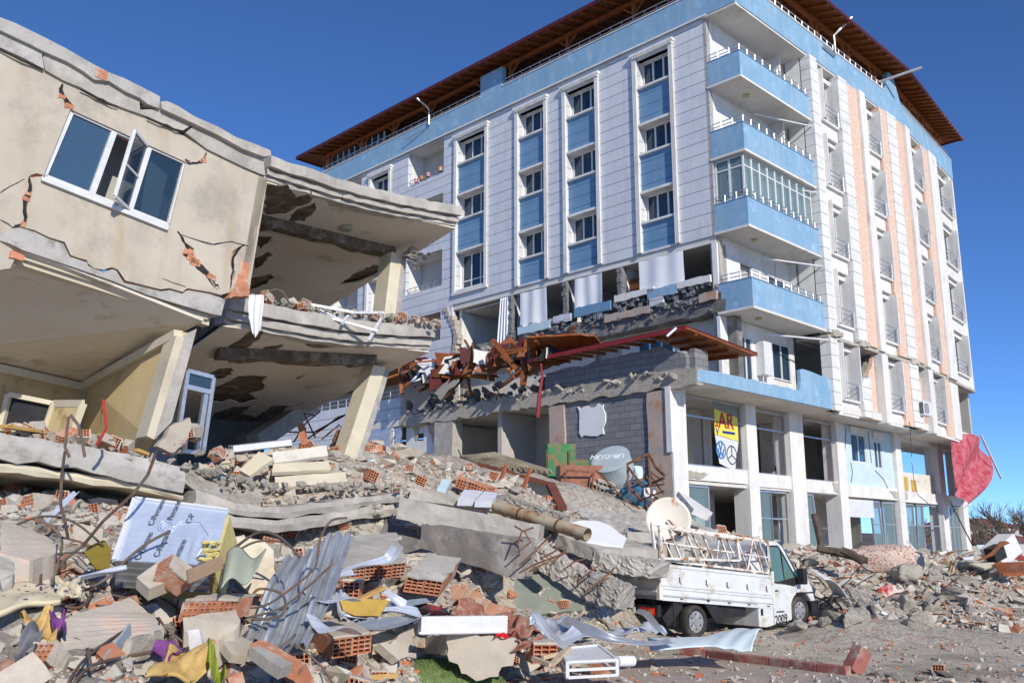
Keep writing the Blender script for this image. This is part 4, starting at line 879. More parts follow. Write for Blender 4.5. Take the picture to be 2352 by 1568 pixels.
# ---- corner pillar of the room: cream side, side coloured grey for its shade, beige foot
q_ = MB(); q_.hexa([onF('A', 995, 1425), onF('A', 1045, 1450), onF('A', 1045, 1450) + FB * .5, onF('A', 995, 1425) + FB * .5], [onF('A', 1195, 745), onF('A', 1250, 755), onF('A', 1250, 755) + FB * .5, onF('A', 1195, 745) + FB * .5]); hp(q_, 'corner_pillar', M['cream'])
q_ = MB(); q_.hexa([onF('A', 1046, 1450, -.02), onF('A', 1165, 1330, -.02), onF('A', 1165, 1330) + FB * .45, onF('A', 1046, 1450) + FB * .45], [onF('A', 1251, 745, -.02), onF('A', 1335, 700, -.02), onF('A', 1335, 700) + FB * .45, onF('A', 1251, 745) + FB * .45]); hp(q_, 'shaded_pillar_face', M['conc'])  # grey colour stands in for the pillar's shaded side
q_ = MB(); q_.prism(jag(A((1120, 1430), (1150, 1360), (1210, 1340), (1290, 1300), (1300, 1360), (1260, 1480), (1180, 1540), (1060, 1490), o=.02), .02, .1, 2), -FN * .12); hp(q_, 'wall_remnant', M['beige'])
# ---- PVC balcony door standing askew
q_ = MB(); dd = [P('A', 1270, 985, 15.95), P('A', 1445, 1030, 16.3), P('A', 1372, 1545, 16.3), P('A', 1190, 1520, 15.95)]
for p, r in zip(dd, dd[1:] + dd[:1]): q_.bar(p, r, .07, .08, up=FN)
for p, r in ((dd[0].lerp(dd[3], .2), dd[1].lerp(dd[2], .2)), (dd[0].lerp(dd[3], .24).lerp(dd[1].lerp(dd[2], .24), .8), dd[3].lerp(dd[2], .78))): q_.bar(p, r, .08, .08, up=FN)
o = hp(q_, 'balcony_door', M['metal']); g_ = MB(); g_.prism([dd[0], dd[1], dd[1].lerp(dd[2], .2), dd[0].lerp(dd[3], .2)], FN * .01); adopt(g_.build('pane', M['glass']), o)
q_ = MB(); q_.prism([dd[0].lerp(dd[3], .25), dd[1].lerp(dd[2], .25), dd[2], dd[3]], FB * .02); hp(q_, 'dark_interior', M['dark']) if False else None
# ---- balcony slabs. A near corner, B far corner, C back corner
def balcony(c3, edge_pts, thick, name, tiers=3, seed=0, holes=()):
    """c3: near corner, far corner on the street side, back far corner, back near corner of the underside"""
    A_, B_, C_, D_ = c3; up = Vector((0, 0, 1)); rg = rnd(seed); N_ = 26
    def edge(u, off, z):  # sagging street edge
        p = A_.lerp(B_, u); return p + FN * off + up * (z - edge_pts * math.sin(u * PI) * (1 - .3 * u))
    root_ = MB()
    sag = lambda u: edge_pts * math.sin(u * PI) * (1 - .3 * u)
    root_.grid(lambda u, v: A_.lerp(B_, u).lerp(D_.lerp(C_, u), v) + up * (.05 - sag(u) * (1 - v)), N_, 10, (0, 0, thick - .1))
    o = hp(root_, name, M['brown_conc'])
    hts = [(.0, .07, .02), (.08, thick * .45, .10), (thick * .5, thick, .2)]
    for t, (z0, z1, off) in enumerate(hts):
        q = MB(); vs = []
        for i in range(N_ + 1):
            u = i / N_; j1, j2 = rg.uniform(-.02, .02), rg.uniform(-.012, .012)
            e0, e1 = edge(u, off + j1, z0 + j2), edge(u, off + j1, z1 + j2 * 1.5); vs += [e0, e1, e1 - FN * (.3 + off), e0 - FN * (.3 + off)]
        fs = [(0, 3, 2, 1), (N_ * 4, N_ * 4 + 1, N_ * 4 + 2, N_ * 4 + 3)]
        for i in range(N_):
            for k in range(4): fs.append((i * 4 + k, i * 4 + (k + 1) % 4, (i + 1) * 4 + (k + 1) % 4, (i + 1) * 4 + k))
        q.add(vs, fs); adopt(q.build('edge_moulding', M['conc']), o)
    # plaster skin of the underside with pieces fallen away
    n_ = Vector((B_ - A_)).cross(D_ - A_).normalized(); n_ = n_ if n_.z < 0 else -n_
    q = MB(); base = [A_.lerp(B_, i / 8) + up * (-sag(i / 8)) for i in range(9)]
    poly = [A_, B_, C_, D_]
    def onS(c, x, y): return hit(c, x, y, A_ + n_ * .02, n_)
    hl = [jag([onS(c, x, y) for x, y in pts], .04, .12, 5 + i) for i, (c, pts) in enumerate(holes)]
    out = []
    for p, r, k in ((A_, B_, 14), (B_, C_, 10), (C_, D_, 6), (D_, A_, 6)): out += [p.lerp(r, i / k) + (up * (-.5 * sag(i / k)) if p is A_ else up * 0) for i in range(k)]
    out = [p - n_ * (p - A_).dot(n_) + n_ * .06 for p in out]
    hl = [[p + n_ * .04 for p in h] for h in hl]
    good, bad = split_holes(out, hl)
    q.prism(out, -n_ * .03, holes=good); adopt(q.build('plaster_underside', M['ysoffit']), o)
    for h in bad:
        q = MB(); q.prism([p + n_ * .008 for p in h], -n_ * .03); adopt(q.build('fallen_plaster_scar', M['brown_conc']), o)
    return o, n_, onS
A1, B1 = P('d', 606, 412, 16.6), P('d', 1046, 520, 20.2)
C1 = B1 + FB * 8.2 + Vector((0, 0, -1.15)); D1 = A1 + FB * 8.2 + Vector((0, 0, -1.15))
o, n1, onS1 = balcony((A1, B1, C1, D1), .12, .42, 'top_balcony', seed=1, holes=[
    ('W', [(1790, 1240), (1950, 1240), (2010, 1330), (2120, 1290), (2100, 1360), (1990, 1400), (1930, 1430), (1800, 1440)]),
    ('W', [(1860, 1350), (2010, 1340), (2000, 1400), (1900, 1440), (1810, 1435)]) if False else ('W', [(1960, 1450), (2020, 1410), (2140, 1360), (2130, 1430), (2060, 1490), (1960, 1500)]),
    ('E', [(270, 60), (370, 65), (340, 110), (290, 160), (275, 110)]), ('E', [(240, 230), (350, 165), (370, 185), (300, 270), (250, 300)]), ('E', [(225, 350), (360, 320), (395, 340), (330, 390), (225, 430)]),
    ('E', [(815, 395), (940, 310), (1060, 255), (1150, 270), (1100, 320), (960, 370), (880, 385)])])
q_ = MB(); rg = rnd(4)
def beam(p, r, w, h, jit=.0, name='bare_beam', m='brown_conc', seed=0):
    mb = MB(); p, r = Vector(p), Vector(r); k = 14; rg = rnd(seed); s_ = (r - p).cross(Vector((0, 0, 1))).normalized() * w / 2
    vs = []
    for i in range(k + 1):
        c = p.lerp(r, i / k); j = lambda: Vector((0, 0, rg.uniform(-jit, jit)))
        vs += [c - s_ + j(), c + s_ + j(), c + s_ * .95 + Vector((0, 0, h)), c - s_ * .95 + Vector((0, 0, h))]
    fs = [(0, 3, 2, 1), tuple(range(k * 4, k * 4 + 4))]
    for i in range(k):
        for t in range(4): fs.append((i * 4 + t, i * 4 + (t + 1) % 4, (i + 1) * 4 + (t + 1) % 4, (i + 1) * 4 + t))
    mb.add(vs, fs); return hp(mb, name, M[m])
b0, b1 = hit('E', 250, 0, A1 + n1 * .25, n1), hit('E', 1180, 215, A1 + n1 * .25, n1)
beam(b0, b1, .32, .34, .05, seed=2); beam(b0 + FB * .3 + Vector((0, 0, .06)), b1 + FB * .3 + Vector((0, 0, .06)), .16, .2, .01, 'beam_strip', 'cream', 5)
A2, B2 = P('d', 512, 742, 16.5), P('d', 985, 803, 20.2)
C2 = B2 + FB * 7.4 + Vector((0, 0, -1.1)); D2 = A2 + FB * 7.4 + Vector((0, 0, -1.1))
o, n2, onS2 = balcony((A2, B2, C2, D2), .14, .5, 'middle_balcony', seed=2, holes=[
    ('A', [(1550, 800), (1640, 740), (1700, 700), (1780, 700), (1770, 750), (1690, 800), (1640, 850), (1560, 850)]), ('A', [(1720, 860), (1800, 810), (1920, 790), (1900, 820), (1820, 860)]),
    ('A', [(1450, 860), (1480, 830), (1600, 850), (1640, 900), (1560, 920), (1480, 890)]),
    ('A', [(1410, 1000), (1480, 960), (1580, 950), (1570, 1000), (1500, 1030), (1420, 1040)]),
    ('A', [(1450, 1090), (1560, 1040), (1620, 1010), (1700, 1000), (1810, 1010), (1780, 1060), (1790, 1100), (1700, 1130), (1760, 1170), (1620, 1200), (1560, 1170), (1500, 1190), (1440, 1180)]),
    ('A', [(1450, 1260), (1580, 1220), (1700, 1210), (1640, 1260), (1740, 1290), (1850, 1210), (1960, 1210), (1900, 1260), (1700, 1400), (1500, 1420), (1420, 1380)]),
    ('A', [(2000, 1020), (2070, 995), (2060, 1010), (2010, 1035)])])
b0, b1 = hit('E', 0, 905, A2 + n2 * .25, n2), hit('E', 1060, 950, A2 + n2 * .25, n2)
beam(b0, b1, .32, .34, .05, seed=12); beam(b0 + FB * .3 + Vector((0, 0, .06)), b1 + FB * .3 + Vector((0, 0, .06)), .16, .2, .01, 'beam_strip', 'cream', 15)
for k, (c, pts, on) in enumerate((('W', [(2190, 1490), (2240, 1410), (2310, 1380), (2330, 1310)], onS1), ('W', [(2150, 1470), (2100, 1530), (2180, 1568)], onS1), ('E', [(450, 150), (455, 200), (410, 290)], onS1), ('E', [(590, 440), (660, 425), (700, 440), (750, 450)], onS1), ('E', [(660, 400), (720, 420), (760, 400)], onS1),
      ('A', [(1340, 790), (1420, 785)], onS2), ('A', [(1370, 770), (1500, 700)], onS2), ('E', [(420, 900), (470, 850), (560, 800), (590, 750)], onS2), ('A', [(1800, 1080), (1880, 1060), (1990, 1065)], onS2), ('A', [(1870, 1110), (1960, 1090), (2080, 1110), (2160, 1090)], onS2), ('A', [(1960, 900), (2010, 850)], onS2))):
    q_ = MB(); q_.tube([on(c, x, y) for x, y in pts], [.003] + [.014] * (len(pts) - 2) + [.003] if len(pts) > 2 else .01, 4); hp(q_, 'ceiling_crack', M['dark'])
for on, nn, c, x, y, m in ((onS1, n1, 'W', 2340, 1530, 'cream'), (onS2, n2, 'A', 2050, 860, 'conc')):
    p = on(c, x, y); q_ = MB(); q_.disc(p, nn, .24, .03, 24); o = hp(q_, 'ceiling_lamp', M['cream']); g_ = MB(); g_.hexa([p + nn * .03 + Vector((math.cos(t), math.sin(t), 0)) * .17 for t in [i * PI / 10 for i in range(20)]], [p + nn * .11 + Vector((math.cos(t), math.sin(t), 0)) * .12 for t in [i * PI / 10 for i in range(20)]]); adopt(g_.build('lamp_glass', mat('dusty_lamp_glass', (.38, .36, .28), rough=.3)), o)
# columns of the balconies
def pillar(bot, top, w, d, name='balcony_pillar', m1='cream', m2='conc', seed=0):
    bot, top = Vector(bot), Vector(top); q = MB(); a = FA * w; b = FB * d
    q.hexa([bot, bot + a, bot + a + b, bot + b], [top, top + a, top + a + b, top + b]); o = hp(q, name, M[m1])
    q = MB(); rg = rnd(seed); k = 12; vs = []
    for i in range(k + 1):
        c = bot.lerp(top, i / k) + a; j = rg.uniform(-.02, .02); vs += [c - FN * .01 + FA * .01 - a * (.12 + j), c - FN * .02 + FA * (.16 + j), c + b + FA * (.16 + j), c + b - a * .1]
    fs = [(0, 3, 2, 1), tuple(range(k * 4, k * 4 + 4))]
    for i in range(k):
        for t in range(4): fs.append((i * 4 + t, i * 4 + (t + 1) % 4, (i + 1) * 4 + (t + 1) % 4, (i + 1) * 4 + t))
    q.add(vs, fs); adopt(q.build('bare_pillar_side', M[m2]), o); return o
pillar(P('d', 882, 728, 20.0), P('d', 900, 578, 20.4), .32, .5, seed=1)
pillar(P('d', 778, 1082, 19.6), P('d', 858, 838, 20.1), .36, .5, seed=2)
q_ = MB(); q_.hexa([P('d', 786, 1078, 19.5), P('d', 822, 1082, 19.75), P('d', 824, 1082, 20), P('d', 790, 1078, 20)], [P('d', 838, 930, 19.72), P('d', 856, 940, 19.9), P('d', 858, 940, 20.2), P('d', 840, 930, 20.2)]); hp(q_, 'pillar_render', M['white']) if False else None
q_ = MB(); q_.bar(P('d', 585, 1015, 23.0), P('d', 712, 930, 24.3), .5, .4); hp(q_, 'leaning_back_pillar', M['conc'])
q_ = MB(); q_.prism([P('d', 380, 850, 22.5), P('d', 560, 900, 24), P('d', 610, 1000, 24.5), P('d', 600, 1110, 24), P('d', 360, 1130, 22.5)], FB * .1); hp(q_, 'rear_dark_panel', M['concd'])  # dark panel added where the rear lies in shade

# roof of the house behind the parapet closes the sky
# ---- the lowest slab: kinked and snapped
def slabseg(name, top, h, depth, m='sill_stain', seed=0, amp=.03):
    """top: list of (x,y,Y) in picture-survey bearings along the street edge"""
    tp = [P('d', *t) for t in top]; rg = rnd(seed); fine = []
    for a, b in zip(tp, tp[1:]):
        k = max(2, int((b - a).length / .25)); fine += [a.lerp(b, i / k) for i in range(k)]
    fine.append(tp[-1]); vs = []
    for c in fine:
        j = lambda s=1: rg.uniform(-amp, amp) * s
        vs += [c + FN * j() + Vector((0, 0, j())), c + FN * (j() + .03) + Vector((0, 0, -h * .5 + j(.5))), c + FN * j() + Vector((0, 0, -h + j(1.5))), c + FB * depth + Vector((0, 0, -h)), c + FB * depth]
    n = len(fine); fs = [(0, 4, 3, 2, 1), tuple((n - 1) * 5 + i for i in range(5))]
    for i in range(n - 1):
        for t in range(5): fs.append((i * 5 + t, i * 5 + (t + 1) % 5, (i + 1) * 5 + (t + 1) % 5, (i + 1) * 5 + t))
    q = MB(); q.add(vs, fs); return hp(q, name, M[m])
slabseg('room_floor_slab', [(-150, 945, 12.2), (0, 992, 13.2), (180, 1022, 14.0), (330, 1052, 14.7), (425, 1080, 15.1)], .36, 4.6, seed=1)
slabseg('snapped_floor_slab', [(425, 1082, 15.1), (520, 1115, 15.5), (600, 1128, 15.9)], .24, 3.0, 'concr', seed=2, amp=.06)
slabseg('balcony_floor_slab', [(450, 1125, 15.0), (540, 1155, 15.3), (640, 1165, 16.0), (760, 1150, 17.2), (925, 1128, 18.6)], .2, 3.0, 'conc', seed=3, amp=.02)
slabseg('lower_slab_tier', [(445, 1150, 14.9), (540, 1184, 15.2), (640, 1193, 15.9), (760, 1178, 17.1), (905, 1156, 18.4)], .2, 2.5, 'conc', seed=4, amp=.02)
slabseg('crushed_ceiling', [(-150, 1035, 12.3), (0, 1062, 13.3), (170, 1085, 14.1), (300, 1105, 14.7), (420, 1135, 15.2)], .12, 4, 'cream', seed=5, amp=.02)
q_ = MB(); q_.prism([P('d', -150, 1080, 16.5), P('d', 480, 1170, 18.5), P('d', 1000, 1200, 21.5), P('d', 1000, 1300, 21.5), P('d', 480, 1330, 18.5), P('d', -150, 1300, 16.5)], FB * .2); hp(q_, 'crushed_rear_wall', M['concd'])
# ---- things lying on the balconies
def tube_thing(name, pts, r, m, label, cat, group=None, n=6):
    q = MB(); q.tube(pts, r, n); o = q.build(name, M[m] if isinstance(m, str) else m); return tag(o, label, cat, group)
q_ = MB()
base = [P('A', 1700, 470, 16.35), P('A', 1790, 470, 16.5)]
def drape(u, v):
    x = 1680 + (112 - 20 * v) * u + (30 * v * v) * (1 - u); y = 470 + 290 * v * (1 - .35 * abs(u - .35)); p = P('A', x, y, 16.22 - .12 * math.sin(u * 14 + v * 3) * .3 - .05 * min(1, v * 4)); return p
q_.grid(drape, 22, 16); o = q_.build('hanging_cloth', M['curtain'], smooth=True, fix=False); tag(o, 'white cloth hanging over the edge of the middle balcony', 'cloth')
fr_ = [P('E', 590, 528, 18.0), P('E', 930, 590, 18.3), P('E', 1130, 590, 19.1), P('E', 1120, 625, 18.9), P('E', 1030, 780, 18.2), P('E', 1090, 715, 18.4), P('E', 650, 595, 17.9)]
q_ = MB()
for a, b in ((0, 1), (1, 2), (6, 5), (3, 4)): q_.bar(fr_[a], fr_[b], .05, .05)
q_.bar(P('E', 900, 600, 18.4), P('E', 850, 665, 18.0), .05, .05); q_.bar(P('E', 590, 545, 18.1), P('E', 920, 585, 18.4), .03, .03); q_.bar(P('E', 700, 570, 18.1), P('E', 860, 650, 18.1), .03, .03)
tag(q_.build('bent_window_frame', M['pvc']), 'bent white window frame sticking out over the edge of the middle balcony', 'window frame')
tube_thing('bent_rod', [P('E', 320, 460, 17.0), P('E', 400, 432, 17.1), P('E', 450, 450, 17.2), P('E', 490, 520, 17.3), P('E', 480, 555, 17.3)], .02, 'rebar', 'thin bent metal rod arching over bricks on the middle balcony', 'rod')
# ================================================================== ground, street and the mound of rubble
gm_ = mat('dusty_street', (.68, .60, .49), (.53, .46, .37), rough=.95, scale=1.3, bump=.9, bscale=22, bdist=.04, c3=(.36, .31, .24), amt3=.4, s3=.5)
def gravfn(nt, vec, src):
    v = nt.nodes.new('ShaderNodeTexVoronoi'); v.inputs['Scale'].default_value = 16; nt.links.new(vec, v.inputs['Vector'])
    s = nt.nodes.new('ShaderNodeSeparateColor'); nt.links.new(v.outputs['Color'], s.inputs[0])
    f = mathn(nt, 'MULTIPLY', mathn(nt, 'LESS_THAN', v.outputs['Distance'], .32), mathn(nt, 'GREATER_THAN', s.outputs[0], .72))
    r = nt.nodes.new('ShaderNodeValToRGB'); e = r.color_ramp.elements; e[0].color = (.5, .47, .42, 1); e[1].color = (.18, .17, .16, 1); e[0].position = .3; e.new(.85).color = (.42, .2, .12, 1); nt.links.new(s.outputs[1], r.inputs[0])
    return mixc(nt, f, src, r.outputs[0]), mathn(nt, 'MULTIPLY', f, 1.0)
overlay(gm_, gravfn)
q_ = MB(); q_.add([(-900, -200, 0), (900, -200, 0), (900, 2500, 0), (-900, 2500, 0)], [(0, 1, 2, 3)]); tag(q_.build('ground', gm_), kind='structure')
CPs = []
def cp(x, y, Y): p = P('d', x, y, Y); CPs.append((p.x, p.y, p.z))
for t in ((0, 1568, 7.0), (250, 1568, 7.6), (500, 1568, 8.6), (700, 1568, 10.2), (850, 1560, 12.0), (0, 1450, 8.5), (300, 1450, 8.9), (550, 1450, 10.5), (800, 1450, 12.6), (950, 1440, 13.8), (1180, 1490, 14.7),
          (0, 1350, 9.8), (300, 1350, 10.2), (550, 1340, 11.6), (800, 1340, 13.3), (1000, 1340, 14.6), (1150, 1420, 15.2), (-200, 1400, 8.5), (-300, 1250, 11),
          (0, 1190, 11.6), (200, 1230, 12.0), (420, 1240, 13.2), (620, 1275, 15.2), (850, 1290, 15.6), (970, 1320, 16.2), (1080, 1395, 17.0), (-200, 1180, 12),
          (600, 1125, 17.2), (750, 1100, 18.2), (900, 1075, 19.5), (1000, 1100, 20.2), (1100, 1095, 22), (1200, 1130, 21), (1300, 1160, 22.5), (1400, 1160, 24), (1490, 1170, 25.5), (1300, 1300, 20.3), (1400, 1250, 21.0), (500, 1110, 18), (300, 1120, 17), (100, 1120, 16),
          (1150, 1410, 19.0), (1250, 1415, 19.2), (1350, 1420, 19.3), (700, 1040, 22), (850, 1030, 24)): cp(*t)
for x, y, z in ((-3.5, 14, 3.6), (-3.5, 11, 3.2), (-3.5, 8.5, 2.9), (-3.5, 6, 2.8), (-3.5, 3.5, 2.8), (-3.5, 1.5, 2.8), (-3.5, .2, 2.5), (-3.5, 20, 3.6), (-2.2, .8, 2.2), (0, 1.2, 2.05), (2.5, 1.2, 1.7), (5.5, 1.2, 1.55), (8.5, 1.0, 1.3), (11, 1, 1.3), (14, 1, 1.5), (17.5, .8, 1.4), (20, .5, 1.2), (24, 1, 1.0),
                (0, 3, 1.6), (5, 4, 1.0), (10, 4, 1.0), (16, 4, .8), (22, 5, .6), (28, 1, .8), (32, 3, .5), (-2, 6, 2.5), (-2, 10, 2.8), (-2, 14, 3.2), (3, 8, 0), (10, 9, 0), (20, 10, 0), (36, 0, 0), (30, 8, 0)):
    p = HP(x, y, z); CPs.append(tuple(p))
for c, x, y in (('D', 1000, 1100), ('D', 1080, 1110), ('D', 1300, 1120), ('D', 1500, 1130), ('D', 1700, 1120), ('D', 1900, 1080), ('D', 2100, 1020), ('D', 2352, 960), ('d', 1250, 1545), ('d', 1100, 1568), ('d', 980, 1575), ('d', 1450, 1500), ('d', 1650, 1480), ('d', 1800, 1450)):
    p = atz(c, x, y, -.02); CPs.append(tuple(p))
# the yard under and in front of the pick-up stays clear
for t in ((3.2, 19.5), (4.6, 20.6), (6.6, 22.6), (4.2, 22.2), (6.0, 23.8), (7.6, 23.6), (3.0, 21.0), (2.4, 18.6), (2.2, 17.4)): CPs.append((*t, -.15))
for t in ((560, 1275, 15.7), (700, 1295, 16.9), (880, 1305, 17.4)): cp(*t)
for t in ((8.5, 23.0), (9.5, 24.5)): CPs.append((*t, .15))
for t in ((0, 13), (3, 14), (8, 18), (14, 22), (20, 28), (26, 34), (4, 10), (10, 10), (20, 15), (30, 25), (40, 40), (45, 55), (0, 8)): CPs.append((*t, -.35))
for t in ((-3, 6, .3), (-6, 5.5, .6), (-9, 7, 1), (-12, 12, 1.6), (-14, 20, 1.6), (-20, 30, 1), (-16, 40, 1.5), (-14, 26, 2.2), (-9, 24, 3.0), (-1, 7.6, .35)): CPs.append(t)
# a bank in front of the far shops
for (c, x, y, z) in (('D', 1150, 850, .9), ('D', 1450, 900, .75), ('D', 1750, 900, .7), ('D', 1200, 1030, .45), ('D', 1600, 1050, .35), ('D', 1900, 880, .8), ('D', 2200, 880, .45), ('D', 2100, 800, .9)): p = atz(c, x, y, z); CPs.append(tuple(p))
pc = np.array(CPs); dd_ = np.sqrt(((pc[:, None, :2] - pc[None, :, :2]) ** 2).sum(-1)); A_m = np.zeros((len(pc) + 3, len(pc) + 3)); A_m[:len(pc), :len(pc)] = dd_ + np.eye(len(pc)) * -.05
A_m[:len(pc), len(pc)] = 1; A_m[:len(pc), len(pc) + 1:] = pc[:, :2]; A_m[len(pc), :len(pc)] = 1; A_m[len(pc) + 1:, :len(pc)] = pc[:, :2].T
wt = np.linalg.solve(A_m, np.concatenate([pc[:, 2], [0, 0, 0]]))
def nz(x, y, f, s):
    return (np.sin(x * f * 1.7 + 3 * np.sin(y * f * .9 + s)) + np.sin(y * f * 2.1 + 2.3 * np.sin(x * f * 1.3 + s * 2)) + .6 * np.sin((x + y) * f * 3.3 + s)) / 2.6
def hgt(x, y):
    x = np.atleast_1d(np.asarray(x, float)); y = np.atleast_1d(np.asarray(y, float)); o = np.empty_like(x)
    for i in range(0, len(x), 20000):
        d = np.sqrt((x[i:i + 20000, None] - pc[None, :, 0]) ** 2 + (y[i:i + 20000, None] - pc[None, :, 1]) ** 2)
        o[i:i + 20000] = d @ wt[:-3] + wt[-3] + wt[-2] * x[i:i + 20000] + wt[-1] * y[i:i + 20000]
    k = np.clip(o * 2, 0, 1)
    return o + k * (.10 * nz(x, y, 1.3, 1) + .05 * nz(x, y, 3.9, 2) + .03 * nz(x, y, 9, 3))
def H_(x, y): return float(hgt(x, y)[0])
fines = mat('rubble_fines', (.68, .61, .50), (.48, .43, .355), rough=.95, scale=5, bump=1.0, bscale=14, bdist=.08, c3=(.44, .25, .17), amt3=.3, s3=2.5)
def finesfn(nt, vec, src):
    v = nt.nodes.new('ShaderNodeTexVoronoi'); v.inputs['Scale'].default_value = 11; nt.links.new(vec, v.inputs['Vector'])
    s = nt.nodes.new('ShaderNodeSeparateColor'); nt.links.new(v.outputs['Color'], s.inputs[0])
    r = nt.nodes.new('ShaderNodeValToRGB'); e = r.color_ramp.elements; r.color_ramp.interpolation = 'CONSTANT'; e[0].color = (.50, .46, .40, 1); e[1].position = .35; e[1].color = (.34, .315, .285, 1)
    for ps, c in ((.55, (.55, .50, .43)), (.74, (.42, .20, .12)), (.83, (.62, .58, .51)), (.93, (.2, .19, .18))): e.new(ps).color = (*c, 1)
    nt.links.new(s.outputs[0], r.inputs[0])
    return mixc(nt, .6, src, r.outputs[0]), v.outputs['Distance']
overlay(fines, finesfn)
gx = np.arange(-22, 44, .22); gy = np.arange(5, 62, .22); GX, GY = np.meshgrid(gx, gy); GZ = hgt(GX.ravel(), GY.ravel()).reshape(GX.shape)
vs = np.stack([GX.ravel(), GY.ravel(), np.maximum(GZ, -.3).ravel()], 1); nx = len(gx); fs = []
keep = np.maximum.reduce([GZ[:-1, :-1], GZ[1:, :-1], GZ[:-1, 1:], GZ[1:, 1:]]) > -.02
for j, i in zip(*np.nonzero(keep)): a = int(j * nx + i); fs.append((a, a + 1, a + nx + 1, a + nx))
me = bpy.data.meshes.new('rubble_mound'); me.from_pydata(vs.tolist(), [], fs); me.materials.append(fines); me.polygons.foreach_set('use_smooth', [True] * len(fs)); o = bpy.data.objects.new('rubble', me); col.objects.link(o); tag(o, kind='stuff')
# ------------------------------------------------------------------ piece library
def hull(seed, sx, sy, sz, n=14, flat=0):
    rg = rnd(seed); bm = bmesh.new()
    for _ in range(n):
        v = Vector([rg.gauss(0, 1) for _ in range(3)]).normalized() * rg.uniform(.8, 1.0); v = Vector([max(-.62, min(.62, c)) for c in v]) if flat else v * .6
        bm.verts.new((v.x * sx, v.y * sy, v.z * sz))
    r = bmesh.ops.convex_hull(bm, input=bm.verts); bmesh.ops.delete(bm, geom=[g for g in r['geom_interior'] if isinstance(g, bmesh.types.BMVert)], context='VERTS')
    vs = [tuple(v.co) for v in bm.verts]; idx = {v: i for i, v in enumerate(bm.verts)}; fs = [tuple(idx[v] for v in f.verts) for f in bm.faces]; bm.free(); return vs, fs
def rough(vs, fs, seed, amp=.06, cuts=1):
    bm = bmesh.new(); V = [bm.verts.new(v) for v in vs]
    for f in fs: bm.faces.new([V[i] for i in f])
    for c in range(cuts): bmesh.ops.subdivide_edges(bm, edges=bm.edges, cuts=1, use_grid_fill=True); bmesh.ops.triangulate(bm, faces=bm.faces)
    rg = rnd(seed)
    for v in bm.verts: v.co += Vector([rg.uniform(-amp, amp) for _ in range(3)]) / 1
    vs = [tuple(v.co) for v in bm.verts]; idx = {v: i for i, v in enumerate(bm.verts)}; fs = [tuple(idx[v] for v in f.verts) for f in bm.faces]; bm.free(); return vs, fs
rock_src = [rough(*hull(k, 1, rnd(k).uniform(.6, 1), rnd(k + 50).uniform(.35, .8), 12, k % 2), k, .035, 2) for k in range(14)]
def mesh_of(name, vs, fs, m):
    me = bpy.data.meshes.new(name); me.from_pydata(vs, [], fs)
    for q in (m if isinstance(m, (list, tuple)) else [m]): me.materials.append(q)
    bm = bmesh.new(); bm.from_mesh(me); bmesh.ops.recalc_face_normals(bm, faces=bm.faces); bm.to_mesh(me); bm.free(); return me
rock_me = [mesh_of('concrete_chunk', *rock_src[k], M['concr']) for k in range(14)]
def brick_mesh(L_=.19, Wd=.19, Hh=.135, nx=4, nz_=3, seed=0, chip=True):
    """hollow clay brick: open cells run along its length"""
    b = MB(); t = .011; cw = (Wd - t) / nx; ch = (Hh - t) / nz_
    for i in range(nx + 1): b.box(-L_ / 2, L_ / 2, -Wd / 2 + i * cw, -Wd / 2 + i * cw + t, -Hh / 2, Hh / 2, 0)
    for j in range(nz_ + 1): b.box(-L_ / 2 + .002, L_ / 2 - .002, -Wd / 2 + .002, Wd / 2 - .002, -Hh / 2 + j * ch + .001, -Hh / 2 + j * ch + t - .001, 0)
    b.box(-.004, .004, -Wd / 2 + .003, Wd / 2 - .003, -Hh / 2 + .003, Hh / 2 - .003, 1)
    rg = rnd(seed)
    if chip:  # mortar still stuck to one side
        b.cur = 2; z = Hh / 2 * (1 if seed % 2 else -1); s = 1 if seed % 2 else -1
        b.prism(jag([(-L_ / 2, -Wd / 2, z), (L_ / 2, -Wd / 2, z), (L_ / 2, Wd / 2, z), (-L_ / 2, Wd / 2, z)], .012, .04, seed), (0, 0, .016 * s))
        b.prism(jag([(-L_ / 2, Wd / 2, -Hh / 2), (L_ / 2, Wd / 2, -Hh / 2), (L_ / 2, Wd / 2, Hh / 2), (-L_ / 2, Wd / 2, Hh / 2)], .01, .04, seed + 3), (0, .014, 0))
    return mesh_of('hollow_brick', b.v, b.f, [M['brick'], M['brickd'], M['mortar']]) if not any(b.m) else _mi(b)
def _mi(b):
    me = bpy.data.meshes.new('hollow_brick'); me.from_pydata(b.v, [], b.f); [me.materials.append(M[k]) for k in ('brick', 'brickd', 'mortar')]; me.polygons.foreach_set('material_index', b.m)
    bm = bmesh.new(); bm.from_mesh(me); bmesh.ops.recalc_face_normals(bm, faces=bm.faces); bm.to_mesh(me); bm.free(); return me
brick_me = [brick_mesh(.19 + .05 * (k % 3), .19, .135, 4, 3, k) for k in range(4)] + [brick_mesh(.29, .19, .19, 4, 4, 7), brick_mesh(.12, .19, .135, 4, 3, 9, False)]
def place(name, me, loc, rot, s, label, cat, group):
    o = bpy.data.objects.new(name, me); col.objects.link(o); o.location = loc; o.rotation_euler = rot; o.scale = (s, s, s) if isinstance(s, (int, float)) else s
    return tag(o, label, cat, group)
def zone(x, y):
    if y < 12.5 and x < -.6: return 'front of the pile by the silver box'
    if x > 6 : return 'bank in front of the shops'
    if y < 17.5: return 'lower slope between the metal sheets and the beams'
    return 'upper slope below the block wall'
def vis(p):  # inside the frame
    q = Vector(p) - O_; Yc = q.y * CP + q.z * SP
    if Yc < 1: return False
    sx = 1176 + F * q.x / Yc; sy = 784 - F * (-q.y * SP + q.z * CP) / Yc
    return -30 < sx < 2382 and 950 < sy < 1600
